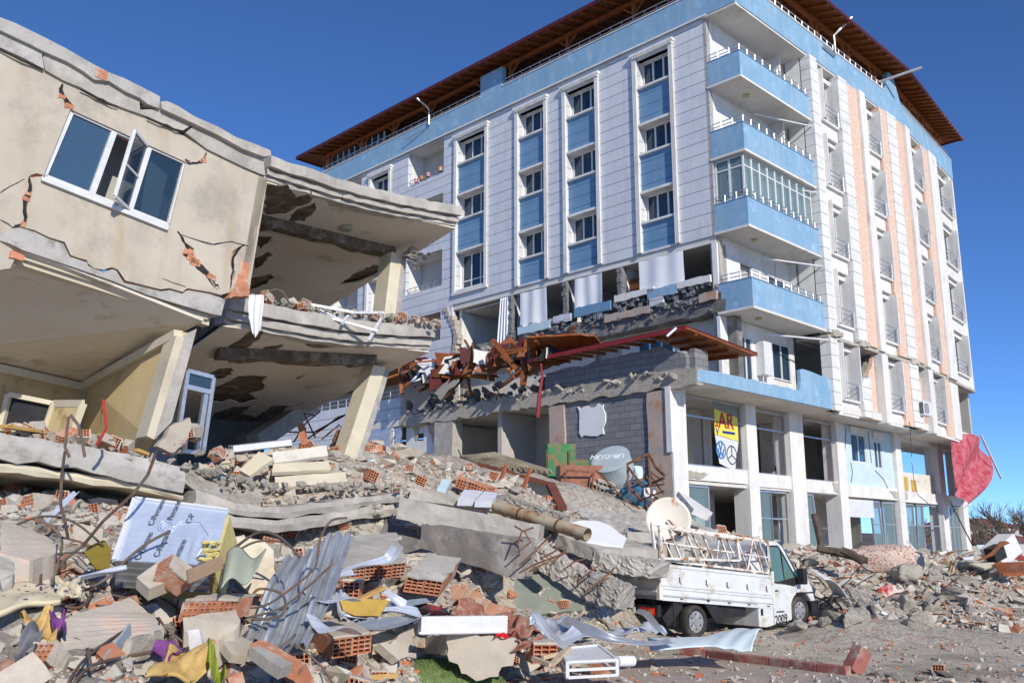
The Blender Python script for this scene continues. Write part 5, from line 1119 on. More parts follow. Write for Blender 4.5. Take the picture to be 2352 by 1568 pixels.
def hidden(x, y):  # inside the base of the block or under the pick-up
    q = Vector((x, y, 0)) - BC; lx = (q.x + q.y) * math.sqrt(.5); ly = (q.y - q.x) * math.sqrt(.5)
    if lx > -3.3 and ly > 1.7: return True
    a = Vector((.806, .592)); r = Vector((x - 3.83, y - 20.31)); u = r.dot(a); v = r.dot(Vector((-a.y, a.x)))
    return -1.6 < u < 4.9 and -.25 < v < 2.2
def scatter(n, seed, sampler, dmin):
    rg = rnd(seed); out = []; t = 0
    while len(out) < n and t < n * 60:
        t += 1; x, y = sampler(rg)
        if hidden(x, y): continue
        z = H_(x, y)
        if z < .0 or not vis((x, y, z)): continue
        if any((x - a) ** 2 + (y - b) ** 2 < dmin(y) ** 2 for a, b, _ in out): continue
        out.append((x, y, z))
    return out
def samp(rg):  # even over the picture rather than over the ground
    k = rg.random()
    if k < .62:
        Y = 7.0 + 15 * rg.random() ** 1.15; return ((rg.uniform(-30, 1500) - 1176) / 2202 * Y, Y)
    Y = rg.uniform(21, 42); return ((rg.uniform(1650, 2400) - 1176) / 2202 * Y, Y)
rg = rnd(77)
for x, y, z in scatter(235, 5, samp, lambda y: .018 * y):
    s = rg.uniform(.12, .26) * (.55 + y / 26) * (1.7 if rg.random() < .14 else 1)
    zn = zone(x, y); place('concrete_chunk', rock_me[rg.randrange(14)], (x, y, z + s * .12), (rg.uniform(-.5, .5), rg.uniform(-.5, .5), rg.uniform(0, 6.3)), s, 'broken grey concrete chunk on the ' + zn, 'concrete chunk', 'concrete chunks on the ' + zn)
for x, y, z in scatter(170, 6, samp, lambda y: .02 * y):
    zn = zone(x, y); s = rg.uniform(.85, 1.25) if y < 20 else rg.uniform(1, 1.4)
    place('hollow_brick', brick_me[rg.randrange(6)], (x, y, z + .06), (rg.uniform(-.6, .6), rg.uniform(-.7, .7), rg.choice([rg.uniform(-2.4, -.8), rg.uniform(0, 6.3)])), s, 'orange hollow brick on the ' + zn, 'brick', 'hollow bricks on the ' + zn)
# loose small stuff: thousands of crumbs, one object for each kind of rubble
def crumbs(n, seed, sizes, m, name, thin=1.0, sampler=samp, lift=.2, nv=7):
    rg = rnd(seed); lib = [hull(seed + k, 1, rg.uniform(.5, 1), rg.uniform(.3, .7) * thin, nv, 1) for k in range(10)]
    lib = [(np.array(a), b) for a, b in lib]; XY = []
    while len(XY) < n: XY.append(sampler(rg))
    XY = np.array(XY); Z = hgt(XY[:, 0], XY[:, 1]); V = []; Fc = []; b = 0
    for (x, y), z in zip(XY, Z):
        if z < .0 or hidden(x, y): continue
        v, f = lib[rg.randrange(10)]; s = rg.uniform(*sizes) * (.45 + y / 24) * (.6 + rg.random() ** 3 * 1.6)
        Mx = np.array(Matrix.Rotation(rg.uniform(0, 6.3), 3, 'Z') @ Matrix.Rotation(rg.uniform(-.9, .9), 3, 'X') @ Matrix.Rotation(rg.uniform(-.6, .6), 3, 'Y'))
        V.append((v * s) @ Mx.T + (x, y, z + s * lift)); Fc += [tuple(b + i for i in q) for q in f]; b += len(v)
    me = bpy.data.meshes.new(name); me.from_pydata(np.concatenate(V).tolist(), [], Fc); me.materials.append(m); o = bpy.data.objects.new(name, me); col.objects.link(o); return tag(o, kind='stuff')
mpale = mat('pale_plaster_crumbs', (.62, .57, .49), (.44, .40, .34), rough=.95, scale=1.5, bump=.4)
mgrey = mat('grey_crumbs', (.60, .55, .48), (.40, .37, .325), rough=.95, scale=1.7, bump=.6)
mclay = mat('clay_crumbs', (.58, .22, .10), (.40, .12, .06), rough=.95, scale=1.7, bump=.3, c3=(.62, .34, .2), amt3=.4)
crumbs(14000, 11, (.03, .07), mgrey, 'grey_rubble')
crumbs(10000, 12, (.025, .06), mpale, 'plaster_rubble')
crumbs(7500, 13, (.03, .07), mclay, 'brick_rubble', .6)
crumbs(2200, 14, (.09, .17), mgrey, 'coarse_rubble', .8, nv=10)
crumbs(1500, 15, (.08, .16), mpale, 'plaster_debris', .5, nv=9)
def gsamp(rg):
    Y = 13.0 + 30 * rg.random() ** 2.2; return ((rg.uniform(900, 2450) - 1176) / 2202 * Y, Y)
def gravel(n, seed, sizes, m, name):
    rg = rnd(seed); lib = [hull(seed + k, 1, .8, .6, 7, 1) for k in range(8)]; lib = [(np.array(a), b) for a, b in lib]; XY = [gsamp(rg) for _ in range(n)]; Z = hgt(*np.array(XY).T); V = []; Fc = []; b = 0
    for (x, y), z in zip(XY, Z):
        if z > .05 or hidden(x, y) and y > 26: continue
        if z < -.3 and rg.random() < .5: continue
        v, f = lib[rg.randrange(8)]; s = rg.uniform(*sizes) * (.5 + rg.random() ** 4 * 2.2); V.append((v * s) @ np.array(Matrix.Rotation(rg.uniform(0, 6.3), 3, 'Z')).T + (x, y, s * .3)); Fc += [tuple(b + i for i in q) for q in f]; b += len(v)
    me = bpy.data.meshes.new(name); me.from_pydata(np.concatenate(V).tolist(), [], Fc); me.materials.append(m); o = bpy.data.objects.new(name, me); col.objects.link(o); return tag(o, kind='stuff')
gravel(8000, 21, (.02, .05), mgrey, 'gravel'); gravel(2600, 22, (.02, .045), mclay, 'clay_gravel'); gravel(3600, 23, (.015, .04), mpale, 'pale_gravel')
# ================================================================== helpers that set things down on the pile
_ts = np.arange(5.5, 60, .08)
def G(c, x, y, lift=0.0, ymax=99):
    r = bearing(c, x, y); Y = _ts; X = r.x / r.y * Y; Z = EYE + r.z / r.y * Y; h = np.maximum(hgt(X, Y), 0)
    k = np.nonzero(Z <= h)[0]; Yv = Y[k[0]] if len(k) else ymax
    Yv = min(Yv, ymax) * (1 - lift); return O_ + r * (Yv / r.y)
def loose(mb, name, m, label, cat, group=None, **k):
    """a thing of one mesh, moved so that its origin is at its own base"""
    v = np.array(mb.v); c = Vector((float(v[:, 0].mean()), float(v[:, 1].mean()), float(v[:, 2].min()))); mb.v = [tuple(Vector(p) - c) for p in mb.v]
    o = mb.build(name, m, **k); o.location = c; return tag(o, label, cat, group, 'thing')
def plate(pts, th, name, m, label, cat, group=None, j=.03, step=.15, seed=1, **k):
    """a flat fragment lying with the given outline; thickened away from the viewer"""
    pts = [Vector(p) for p in pts]; n = Vector()
    for i in range(1, len(pts) - 1): n += (pts[i] - pts[0]).cross(pts[i + 1] - pts[0])
    n.normalize(); n = n if n.dot(pts[0] - O_) > 0 else -n; q = MB(); c = sum(pts, Vector()) / len(pts); pts = [p - n * (p - c).dot(n) for p in pts]
    q.prism(jag(pts, j, step, seed) if j else pts, n * th); return loose(q, name, m, label, cat, group, **k)
def rbox(a, b, h, w, amp=.03, n=14, seed=0, h1=None, side=None):
    """a rough beam from a to b along its near top edge; h down, w back"""
    a, b = Vector(a), Vector(b); rg = rnd(seed); d = (b - a).normalized(); bk = side or Vector((-d.y, d.x, 0)).normalized()
    if side is None and bk.y < 0: bk = -bk
    up = bk.cross(d); up = up if up.z > 0 else -up; h1 = h1 or h; vs = []; K = 3
    
    if amp >= .04: n = max(n, int((b - a).length / .05)); k_ = 9; amp *= .55
    else: n = max(4, n // 2); amp *= .6; k_ = 2
    prof = [(0, -i / k_) for i in range(k_)] + [(i / k_, -1) for i in range(k_)] + [(1, -1 + i / k_) for i in range(k_)] + [(1 - i / k_, 0) for i in range(k_)]; m = len(prof)
    big = lambda t, s: (math.sin(t * 7 + s) + math.sin(t * 17 + s * 2)) * .9 * amp * (1 if k_ > 3 else 0)
    for i in range(n + 1):
        t = i / n; c = a.lerp(b, t); hh = h + (h1 - h) * t
        for (u, v) in prof: vs.append(c + bk * (w * u + big(t, u) + rg.uniform(-amp, amp)) + up * (hh * v + rg.uniform(-amp, amp)) + d * (rg.uniform(-amp, amp) + (rg.uniform(-1, 1) * amp * 1.5 if i in (0, n) else 0)))
    fs = [tuple(range(m)), tuple(n * m + i for i in range(m))]
    for i in range(n):
        for k in range(m): fs.append((i * m + k, i * m + (k + 1) % m, (i + 1) * m + (k + 1) % m, (i + 1) * m + k))
    q = MB(); q.add(vs, fs); return q
# ================================================================== great slabs and beams of the fallen floors
bg_ = 'fallen concrete beams'
loose(rbox(P('K', 165, 625, 17.6), P('K', 1120, 815, 17.2), .38, .6, .025, 22, 1), 'concrete_beam', M['conc'], 'long grey concrete beam running from the balcony slab to the rusty pipe', 'beam', bg_)
loose(rbox(P('K', 315, 812, 16.7), P('K', 975, 905, 15.7), .40, .55, .02, 18, 2, h1=.66), 'concrete_beam', mat('brownish_beam_concrete', (.30, .265, .24), (.20, .18, .165), rough=.95, scale=2, bump=.5, bscale=18, c3=(.42, .39, .35), amt3=.3), 'thick square-ended concrete beam with a dark face under the long beam', 'beam', bg_)
loose(rbox(P('K', 1035, 920, 16.3), P('K', 1420, 1150, 15.8), .34, .5, .045, 16, 3), 'broken_beam', M['concr'], 'crumbling beam with bare rebar sloping down towards the pick-up', 'beam', bg_)
loose(rbox(P('K', 1390, 1130, 15.8), P('K', 1660, 1240, 15.4), .40, .62, .04, 8, 4, h1=.36), 'beam_end', M['concr'], 'blunt grey beam end resting beside the rear of the pick-up', 'beam')
loose(rbox(P('K', 1230, 880, 18.9), P('K', 1530, 985, 18.2), .26, 2.2, .03, 14, 5), 'concrete_slab', M['conc'], 'grey floor slab under the white ceiling board', 'slab')
loose(rbox(P('K', 1480, 990, 18.3), P('K', 1880, 1075, 17.9), .34, 1.6, .04, 14, 6, h1=.28), 'concrete_slab', M['conc'], 'ragged slab corner pushed onto the load bed of the pick-up', 'slab')
loose(rbox(P('K', 245, 560, 19.0), P('K', 880, 655, 19.2), .24, .5, .03, 16, 7), 'concrete_beam', M['conc'], 'slim grey beam behind the long beam, under the tiled wall pieces', 'beam', bg_)
loose(rbox(P('K', 890, 625, 20.3), P('K', 1265, 745, 19.8), .34, .5, .05, 14, 8), 'concrete_beam', M['concr'], 'rough beam between the brown steel frame and the rusty pipe', 'beam', bg_)
loose(rbox(P('K', 1705, 865, 20.5), P('K', 1895, 860, 20.7), .28, .4, .02, 8, 9), 'concrete_block', M['conc'], 'pale concrete block standing behind the tail of the white pick-up', 'block')
q_ = MB(); c0 = [P('K', 1265, 690, 22.5), P('K', 1520, 640, 26.5), P('K', 1960, 700, 27.5), P('K', 2330, 860, 27.5), P('K', 2100, 1010, 22.5), P('K', 1680, 880, 20.5)]
rg = rnd(9)
def gs(u, v):
    a = c0[0].lerp(c0[1], v); b = c0[5].lerp(c0[4], u) if False else None
    lo = c0[0].lerp(c0[5], min(1, u * 2)) if u < .5 else c0[5].lerp(c0[4], (u - .5) * 2)
    hi = c0[1].lerp(c0[2], min(1, u * 2)) if u < .5 else c0[2].lerp(c0[3], (u - .5) * 2)
    return lo.lerp(hi, v) + Vector((0, 0, .05 * math.sin(u * 23 + v * 7) * math.sin(v * 17) + rg.uniform(-.03, .03)))
q_.grid(gs, 40, 22, (0, 0, -.25)); loose(q_, 'collapsed_slab', M['conc'], 'wide dusty slab sloping from the block wall down to the pick-up', 'slab')
# ---- undersides: dark crushed shop space beneath the beams
plate([P('K', 560, 1180, 19.6), P('K', 1360, 1130, 19.8), P('K', 1400, 1400, 19.3), P('K', 900, 1430, 19)], .1, 'crushed_shutter', mat('grey_green_sheet_metal', (.26, .28, .24), (.2, .22, .19), rough=.5, scale=2, bump=.1), 'grey green shutter crushed in the dark gap under the beams', 'shutter', j=.02)
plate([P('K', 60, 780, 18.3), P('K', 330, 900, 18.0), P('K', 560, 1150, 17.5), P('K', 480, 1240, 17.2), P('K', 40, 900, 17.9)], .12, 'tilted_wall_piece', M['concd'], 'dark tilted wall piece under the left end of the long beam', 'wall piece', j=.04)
# ---- broken masonry with rows of hollow bricks
def masonry(a, b, back, h, label, seed, top='mortar', rows=1, cat='masonry piece', grp='masonry fragments'):
    """a strip of brick wall: a..b is its near top edge, back its depth vector"""
    a, b, back = Vector(a), Vector(b), Vector(back); d = (b - a); L_ = d.length; d.normalize(); up = back.cross(d).normalized(); up = up if up.z > 0 else -up; bw = .2; n = max(1, int(L_ / bw)); bw = L_ / n; rg = rnd(seed)
    o = empty('masonry_piece', a.lerp(b, .5) - up * h, label, cat, grp); bl = back.length; bn = back.normalized()
    tp = MB(); tp.prism(jag([a + up * .015, b + up * .015, b + up * .015 + back, a + up * .015 + back], .03, .12, seed), -up * .03); adopt(tp.build('plaster_face', M[top]), o)
    for r in range(rows):
        for i in range(n):
            q = MB(); p = a + d * (i * bw + .006) - up * (.02 + r * h / rows); hh = h / rows - .012; t = .012; j = rg.uniform(-.03, .03); base = p + bn * (.0 + j)
            ww = bw - .012; nx_, nz_ = 3, max(2, int(hh / .05))
            def bx(u0, u1, v0, v1, w0, w1, m=0):
                P0 = lambda u, v, w_: base + d * u - up * v + bn * w_
                q.hexa([P0(u0, v1, w0), P0(u1, v1, w0), P0(u1, v1, w1), P0(u0, v1, w1)], [P0(u0, v0, w0), P0(u1, v0, w0), P0(u1, v0, w1), P0(u0, v0, w1)], m)
            for k in range(nx_ + 1): u = k * (ww - t) / nx_; bx(u, u + t, 0, hh, 0, bl * .9)
            for k in range(nz_ + 1): v = k * (hh - t) / nz_; bx(.001, ww - .001, v + .0005, v + t, .002, bl * .9 - .002)
            bx(.002, ww - .002, .002, hh - .002, .07, .09, 1)
            adopt(q.build('hollow_brick', [M['brick'], M['brickd']]), o)
    return o
def G2(c, x, y, Y=None): return P(c, x, y, Y) if Y else G(c, x, y, .02)
bkv = lambda x, y, z: Vector((x, y, z))
masonry(P('C', 30, 790, 13.2), P('C', 500, 745, 14.0), bkv(-.35, 1.5, .42), .22, 'flat piece of brick wall with a dusty top, behind the zinc sheet', 1, 'conc')
masonry(P('C', 500, 845, 13.7), P('C', 750, 880, 13.9), bkv(.2, 1.0, .3), .24, 'orange brick wall corner just left of the ribbed brick slope', 2, 'conc')
masonry(P('C', 0, 1260, 11.0) , P('C', 270, 1225, 11.4), bkv(-.5, .75, .1), .22, 'plastered wall piece with two open brick ends, left of the beige plates', 3, 'beige')
masonry(P('B', 1245, 1005, 8.9), P('B', 1600, 1000, 9.4), bkv(.1, .35, .02), .19, 'grey plastered brick piece with open cells in the tangle of rebar', 4, 'mortar')
masonry(P('C', 70, 870, 13.0), P('C', 190, 875, 13.1), bkv(0, .4, .0), .22, 'short brick stump under the flat brick wall piece', 5)
masonry(P('C', 1365, 1300, 13.0), P('C', 1530, 1300, 13.2), bkv(-.1, .35, .02), .26, 'brick block standing beside the white box frame', 6)
masonry(P('C', 410, 160, 20.5), P('C', 560, 130, 20.8), bkv(.3, .5, .05), .25, 'brick block on the ridge of the pile below the leaning pillar', 7)
masonry(P('C', 850, 180, 20.0), P('C', 1050, 245, 20.2), bkv(.2, .4, .0), .2, 'brick wall strip lying against the brown steel frame', 8, 'brick')
masonry(P('C', 320, 10, 22.5), P('C', 470, 60, 22.0), bkv(.3, .5, .0), .25, 'brick block at the foot of the leaning pillar', 9)
# long orange blocks laid like a slope
sl_a, sl_b = P('R', 1270, 200, 15.6), P('R', 1900, 540, 14.4)
so_ = empty('brick_slope', sl_a, 'slope of long orange clay blocks in the middle of the pile, above the carpet', 'masonry piece')
for k in range(9):
    t = k / 9; c = sl_a.lerp(sl_b, t); d = (sl_b - sl_a) / 9; dn_ = Vector((-.30, -.62, -.42)) * (1 - .25 * t); q = MB(); n_ = d.cross(dn_).normalized(); n_ = n_ if n_.z > 0 else -n_; g = d * .04; rg = rnd(k)
    jt = dn_ * rg.uniform(-.06, .06); q.hexa([c + g + jt - n_ * .16, c + d - g + jt - n_ * .16, c + d - g + dn_ - n_ * .16, c + g + dn_ - n_ * .16], [c + g + jt, c + d - g + jt, c + d - g + dn_, c + g + dn_])
    adopt(q.build('clay_block', mat('dusty_clay', (.58, .33, .22), (.50, .25, .15), rough=.9, scale=3, bump=.4, c3=(.55, .45, .36), amt3=.3, rand=.08), bevel=.008), so_)
# ---- plaster plates and wall fragments in the foreground
R4 = lambda pts, Y: [P('R', x, y, (Y if not isinstance(Y, (list, tuple)) else Y[i])) for i, (x, y) in enumerate(pts)]
fw = plate(R4([(1175, 800), (1500, 830), (1980, 870), (1985, 1000), (1960, 1090), (1930, 1180), (1800, 1200), (1760, 1310), (1660, 1300), (1570, 1340), (1500, 1365), (1440, 1310), (1390, 1270), (1330, 1270), (1290, 1160), (1190, 1130), (1160, 1050), (1180, 980), (1160, 900)], 13.0), .16, 'wall_fragment', mat('pale_plaster', (.56, .50, .41), (.48, .43, .35), rough=.9, scale=1.5, bump=.25, c3=(.42, .38, .32), amt3=.2), 'upright beige wall plate with a ragged lower edge at the front of the pile', 'wall fragment', j=.015, step=.06)
plate(R4([(940, 850), (1175, 800), (1165, 1060), (870, 1040)], [13.9, 13.05, 13.05, 13.9]), .12, 'wall_fragment', M['mortar'], 'shaded grey wall end joined to the left of the upright beige plate', 'wall fragment', j=.02, step=.08)
plate(R4([(290, 970), (540, 900), (560, 880), (760, 700), (850, 660), (855, 800), (780, 830), (735, 960), (720, 1070), (610, 1110), (560, 1000), (330, 985)], [12.2, 12.3, 12.4, 12.9, 13.1, 13.0, 12.8, 12.6, 12.5, 12.3, 12.2, 12.2]), .12, 'wall_fragment', M['beige'], 'folded beige wall plate under the white board', 'wall fragment', j=.012, step=.07)
plate(R4([(250, 830), (740, 720), (560, 890), (310, 960)], [12.6, 13.3, 12.6, 12.2]), .1, 'wall_fragment', M['cream'], 'cream plaster sheet lying between the brick ends and the folded plate', 'wall fragment', j=.012, step=.08)
plate(R4([(630, 440), (870, 330), (1020, 370), (1010, 420), (760, 480), (660, 480)], [14.0, 14.8, 14.8, 14.2, 13.9, 13.9]), .1, 'wall_fragment', M['mortar'], 'dusty plaster plate above the red and black bag', 'wall fragment', j=.02, step=.08)
for k, (pts, Y, m, lb) in enumerate((
    ([('B', 450, 1120), ('B', 890, 985), ('B', 1010, 1090), ('B', 1110, 1210), ('B', 700, 1340), ('B', 370, 1400)], [8.4, 9.2, 9.0, 8.6, 8.1, 7.9], 'pale', 'large pale slab with a rough gravelly edge in the near left corner'),
    ([('B', 0, 470), ('B', 150, 500), ('B', 370, 600), ('B', 375, 700), ('B', 200, 740), ('B', 0, 690)], [9.6, 10, 10.1, 9.7, 9.3, 9.2], 'pale', 'flat pale slab at the left edge of the picture'),
    ([('B', 0, 700), ('B', 110, 760), ('B', 90, 850), ('B', 0, 930)], [9.0, 9.1, 8.8, 8.7], 'conc', 'grey broken slab below the flat pale slab at the left edge'),
    ([('B', 1240, 1130), ('B', 1600, 1070), ('B', 1620, 1170), ('B', 1480, 1280), ('B', 1300, 1260), ('B', 1230, 1200)], [8.9, 9.3, 9.1, 8.9, 8.8, 8.8], 'beige', 'olive grey plaster piece below the brick cells in the rebar tangle'),
    ([('B', 210, 1250), ('B', 360, 1300), ('B', 350, 1400), ('B', 210, 1420)], [7.9, 8, 7.9, 7.8], 'mortar', 'shaded lump of wall left of the large pale slab'))):
    lst = [P(c, x, y, Yv) for (c, x, y), Yv in zip(pts, Y)]
    q = MB(); n = (lst[1] - lst[0]).cross(lst[2] - lst[0]).normalized(); n = n if n.z < 0 else -n
    q.prism(jag(lst, .02, .08, k), Vector((0, .03, -.36 if k == 0 else -.25))); loose(q, 'slab_fragment', M[m] if m != 'pale' else mat('pale_slab', (.60, .54, .46), (.50, .44, .37), rough=.92, scale=3, bump=.7, bscale=25, c3=(.66, .48, .38), amt3=.3, s3=3), lb, 'slab fragment', 'slab fragments in the near left corner')
q = rbox(P('B', 365, 1400, 7.85), P('B', 1110, 1215, 8.55), .34, .3, .03, 22, 44); loose(q, 'slab_edge', M['concr'], 'coarse broken edge in front of the large pale slab', 'slab fragment')
plate([P('B', 1550, 570, 10.8), P('B', 1780, 600, 10.9), P('B', 1850, 690, 10.9), P('B', 1860, 860, 10.6), P('B', 1800, 960, 10.5), P('B', 1690, 965, 10.5), P('B', 1540, 800, 10.6)], .05, 'cream_door_panel', M['cream'], 'cream board behind the silver box and the olive sheet', 'panel', j=.008, step=.2)
# white faced wall strips up the slope
for k, (pts, Y, m, lb) in enumerate((
    ([('K', 235, 372), ('K', 300, 385), ('K', 425, 515), ('K', 355, 520)], [21.4, 21.5, 20.6, 20.5], 'white', 'narrow white-faced wall strip pointing up the ridge'),
    ([('K', 455, 505), ('K', 520, 505), ('K', 480, 570), ('K', 415, 560)], [20.2, 20.3, 19.6, 19.5], 'paleblue', 'small pale tiled piece left of the white tiled piece'),
    ([('K', 600, 570), ('K', 730, 585), ('K', 670, 645), ('K', 560, 640)], [19.6, 19.7, 18.9, 18.8], 'clad', 'white tiled wall piece lying on the slim beam'),
    ([('K', 735, 585), ('K', 825, 595), ('K', 790, 655), ('K', 675, 648)], [19.6, 19.7, 18.9, 18.8], 'clad', 'second white tiled piece, touching the upper end of the rusty pipe'),
    ([('K', 2050, 590), ('K', 2120, 620), ('K', 2290, 725), ('K', 2260, 760), ('K', 2160, 700)], [26.5, 26.6, 26.0, 25.2, 25.0], 'white', 'white slab leaning behind the satellite dish'),
    ([('B', 1290, 90), ('B', 1345, 82), ('B', 1725, 220), ('B', 1700, 280), ('B', 1500, 205)], [17.2, 17.4, 16.8, 16.5, 16.7], 'cream', 'cream board lying on the kinked slab'),
    ([('B', 1850, 80), ('B', 2220, 70), ('B', 2235, 120), ('B', 1840, 145)], [17.8, 18.2, 18.0, 17.6], 'cream', 'cream beam casing, upper of two under the balcony pillar'),
    ([('B', 1860, 170), ('B', 2330, 145), ('B', 2350, 200), ('B', 1860, 255)], [17.5, 18.2, 18.0, 17.3], 'cream', 'cream beam casing, lower of two under the balcony pillar'),
    ([('B', 1620, 130), ('B', 1750, 0), ('B', 1850, 50), ('B', 1690, 165)], [17.2, 17.6, 17.5, 17.1], 'cream', 'tilted cream piece leaning against the beam casings'),
    ([('B', 1840, 10), ('B', 2210, -40), ('B', 2220, 30), ('B', 1850, 80)], [18.3, 18.8, 18.6, 18.1], 'room', 'marble coloured sheet under the long white radiator'))):
    plate([P(c, x, y, Yv) for (c, x, y), Yv in zip(pts, Y)], .14 if k < 5 else .08, 'wall_strip', M[m], lb, 'wall piece', 'wall pieces on the slope', j=.01, step=.15, seed=k)
ra_ = empty('radiator', P('E', 300, 1505, 18.5), 'long flat white radiator lying on the rubble under the balcony pillar', 'radiator')
q = MB(); a, b = P('E', 95, 1520, 18.2), P('E', 490, 1475, 18.8); q.bar(a, b, .35, .12); adopt(q.build('panel', M['pvc'], bevel=.01), ra_)
q = MB(); [q.bar(a.lerp(b, .03 + t * .0245) + Vector((-.06, -.1, .062)), a.lerp(b, .03 + t * .0245) + Vector((.02, .12, .062)), .012) for t in range(40)]; adopt(q.build('grille', M['metal']), ra_)
# ceiling board, pipe
plate([P('K', 1265, 802, 19.2), P('K', 1400, 788, 19.8), P('K', 1520, 787, 20.0), P('K', 1590, 815, 19.9), P('K', 1700, 900, 19.4), P('K', 1680, 955, 18.9), P('K', 1430, 925, 18.6)], .06, 'ceiling_board', M['clad'] and mat('white_board', (.80, .80, .82), (.74, .74, .76), rough=.8, scale=3, bump=.2), 'white ceiling board with small holes lying beside the rusty pipe', 'board', j=.01, step=.2)
pp = empty('rusty_pipe', P('K', 1130, 790, 18), 'long rusty cream pipe lying down the slope to the white board', 'pipe')
a, b = P('K', 820, 690, 19.2), P('K', 1435, 880, 17.6); mpipe = mat('rust_streaked_pipe', (.50, .44, .33), (.38, .30, .20), rough=.55, scale=2, bump=.2, c3=(.28, .12, .05), amt3=.4, s3=2.5)
q = MB(); q.tube([a, b], .125, 16, cap=False); q.tube([b, a], .112, 16, cap=False); adopt(q.build('tube', mpipe, smooth=True, fix=False), pp)
for t in (.28, .7): q = MB(); q.tube([a.lerp(b, t), a.lerp(b, t + .02)], .135, 16); adopt(q.build('joint_ring', M['rust']), pp)
# ---- brown steel door frame, corrugated roof, stove, drum, tank, iron frame
mbr = mat('brown_primer_steel', (.22, .07, .045), (.13, .045, .03), rough=.6, scale=3, bump=.2)
LP = lambda x, y, Y: P('L', x, y, Y)
sf = empty('steel_frame', P('K', 1000, 580, 22), 'brown steel door frame with dark glass lying on the slope under the corrugated sheets', 'steel frame')
cs = [LP(-150, 620, 23.6), LP(800, 880, 22.8), LP(960, 1210, 21.4), LP(870, 1200, 21.4), LP(-10, 890, 22.4)]
q = MB(); q.bar(cs[0], cs[1], .3, .1); q.bar(cs[1], cs[2], .22, .1); q.bar(cs[3], cs[4], .14, .1); q.bar(cs[4], cs[0], .14, .08); adopt(q.build('frame', mbr), sf)
q = MB(); q.prism([cs[0], cs[1], cs[2], cs[4]], (0, .05, -.02)); adopt(q.build('pane', mat('dirty_dark_glass', (.07, .08, .075), (.05, .06, .055), rough=.35, bump=0)), sf)
for (x0, y0, x1, y1) in ((200, 620, 95, 910), (525, 670, 425, 970), (240, 800, 370, 960), (370, 960, 780, 1140)): q = MB(); q.bar(LP(x0, y0, 21.8), LP(x1, y1, 21.6), .07); adopt(q.build('strut', M['wood'] if y1 > 1000 else mat('orange_primer', (.36, .12, .06), (.28, .09, .04), rough=.7)), sf)
q = MB()
for t in range(9): q.disc(LP(40 + t * 50, 925 + t * 13, 21.3), (0, -1, .2), .025, .02, 8)
adopt(q.build('lamp_row', M['pvc']), sf)
def corr(c4, waves, amp, nu, nv, fold=0, th=None, seed=0, crump=0):
    """corrugated sheet over four corners (TL, TR, BR, BL); ribs run from top to bottom"""
    TL, TR, BR, BL = [Vector(p) for p in c4]; n = (TR - TL).cross(BL - TL).normalized(); n = n if n.dot(O_ - TL) > 0 else -n; rg = rnd(seed); ph = [rg.uniform(0, 6) for _ in range(8)]
    def fn(u, v):
        p = TL.lerp(TR, u).lerp(BL.lerp(BR, u), v); w = math.sin(u * waves * 2 * PI); w = max(-.6, min(.6, w)) / .6
        return p + n * (amp * w + fold * math.sin(v * 3.1 + ph[0] + u * 2) + crump * (math.sin(u * 9 + ph[1] + v * 4) * math.sin(v * 7 + ph[2]) + .5 * math.sin(u * 21 + ph[3]) * math.sin(v * 13 + ph[4])))
    q = MB(); q.grid(fn, nu, nv); return q
masb = mat('weathered_corrugated_sheet', (.44, .39, .28), (.26, .22, .15), rough=.85, scale=2, bump=.4, c3=(.18, .13, .08), amt3=.35)
for k, (c4, lb) in enumerate((([LP(-420, 520, 25.2), LP(60, 470, 25.0), LP(850, 720, 23.6), LP(-150, 640, 24.0)], 'weathered corrugated sheet roofing the brown steel frame'), ([LP(-900, 560, 25.4), LP(-350, 540, 25.2), LP(-120, 640, 24.2), LP(-700, 720, 24.3)], 'weathered corrugated sheet, farther left on the ridge'))):
    o = loose(corr(c4, 14, .05, 100, 4, seed=k), 'corrugated_sheet', masb, lb, 'corrugated sheet', fix=False); o.modifiers.new('t', 'SOLIDIFY').thickness = .02
o = loose(corr([LP(-420, 720, 23.2), LP(-120, 680, 23.2), LP(-60, 850, 22.2), LP(-340, 820, 22.2)], 12, .03, 80, 4), 'blue_corrugated_sheet', mat('blue_flaked_sheet', (.25, .36, .50), (.16, .25, .38), rough=.6, scale=4, bump=.3, c3=(.3, .28, .24), amt3=.4, s3=4), 'blue flaking corrugated sheet under the ridge sheets', 'corrugated sheet', fix=False)
def boxat(p, sx, sy, sz, rz, m, name, parent=None, tilt=0, bevel=.01):
    q = MB(); q.box(-sx / 2, sx / 2, -sy / 2, sy / 2, 0, sz); q.xform(Matrix.Translation(p) @ Matrix.Rotation(rz, 4, 'Z') @ Matrix.Rotation(tilt, 4, 'Y')); o = q.build(name, m, parent, bevel=bevel); return o
mgr = mat('flaked_green_paint', (.04, .22, .08), (.03, .16, .06), rough=.6, scale=3, bump=.2, c3=(.26, .12, .06), amt3=.5, s3=2.2)
mor = mat('orange_rust_enamel', (.36, .13, .07), (.22, .08, .05), rough=.5, scale=3, bump=.2, c3=(.16, .08, .06), amt3=.4, s3=2)
gb = empty('green_cabinet', LP(910, 920, 27.5), 'flaking green metal cabinet beside the rusty stove below the block wall', 'cabinet'); boxat(LP(925, 925, 27.6), .85, .6, 1.25, R_(12), mgr, 'casing', gb); q = MB(); a = LP(925, 925, 27.25); q.bar(a + Vector((-.36, 0, .15)), a + Vector((-.36, 0, 1.1)), .03); q.bar(a + Vector((.3, 0, .15)), a + Vector((.3, 0, 1.1)), .03); adopt(q.build('door_edge', M['rust']), gb)
boxat(LP(1100, 760, 28.0), .9, .5, .45, R_(12), mgr, 'upper_box', gb)
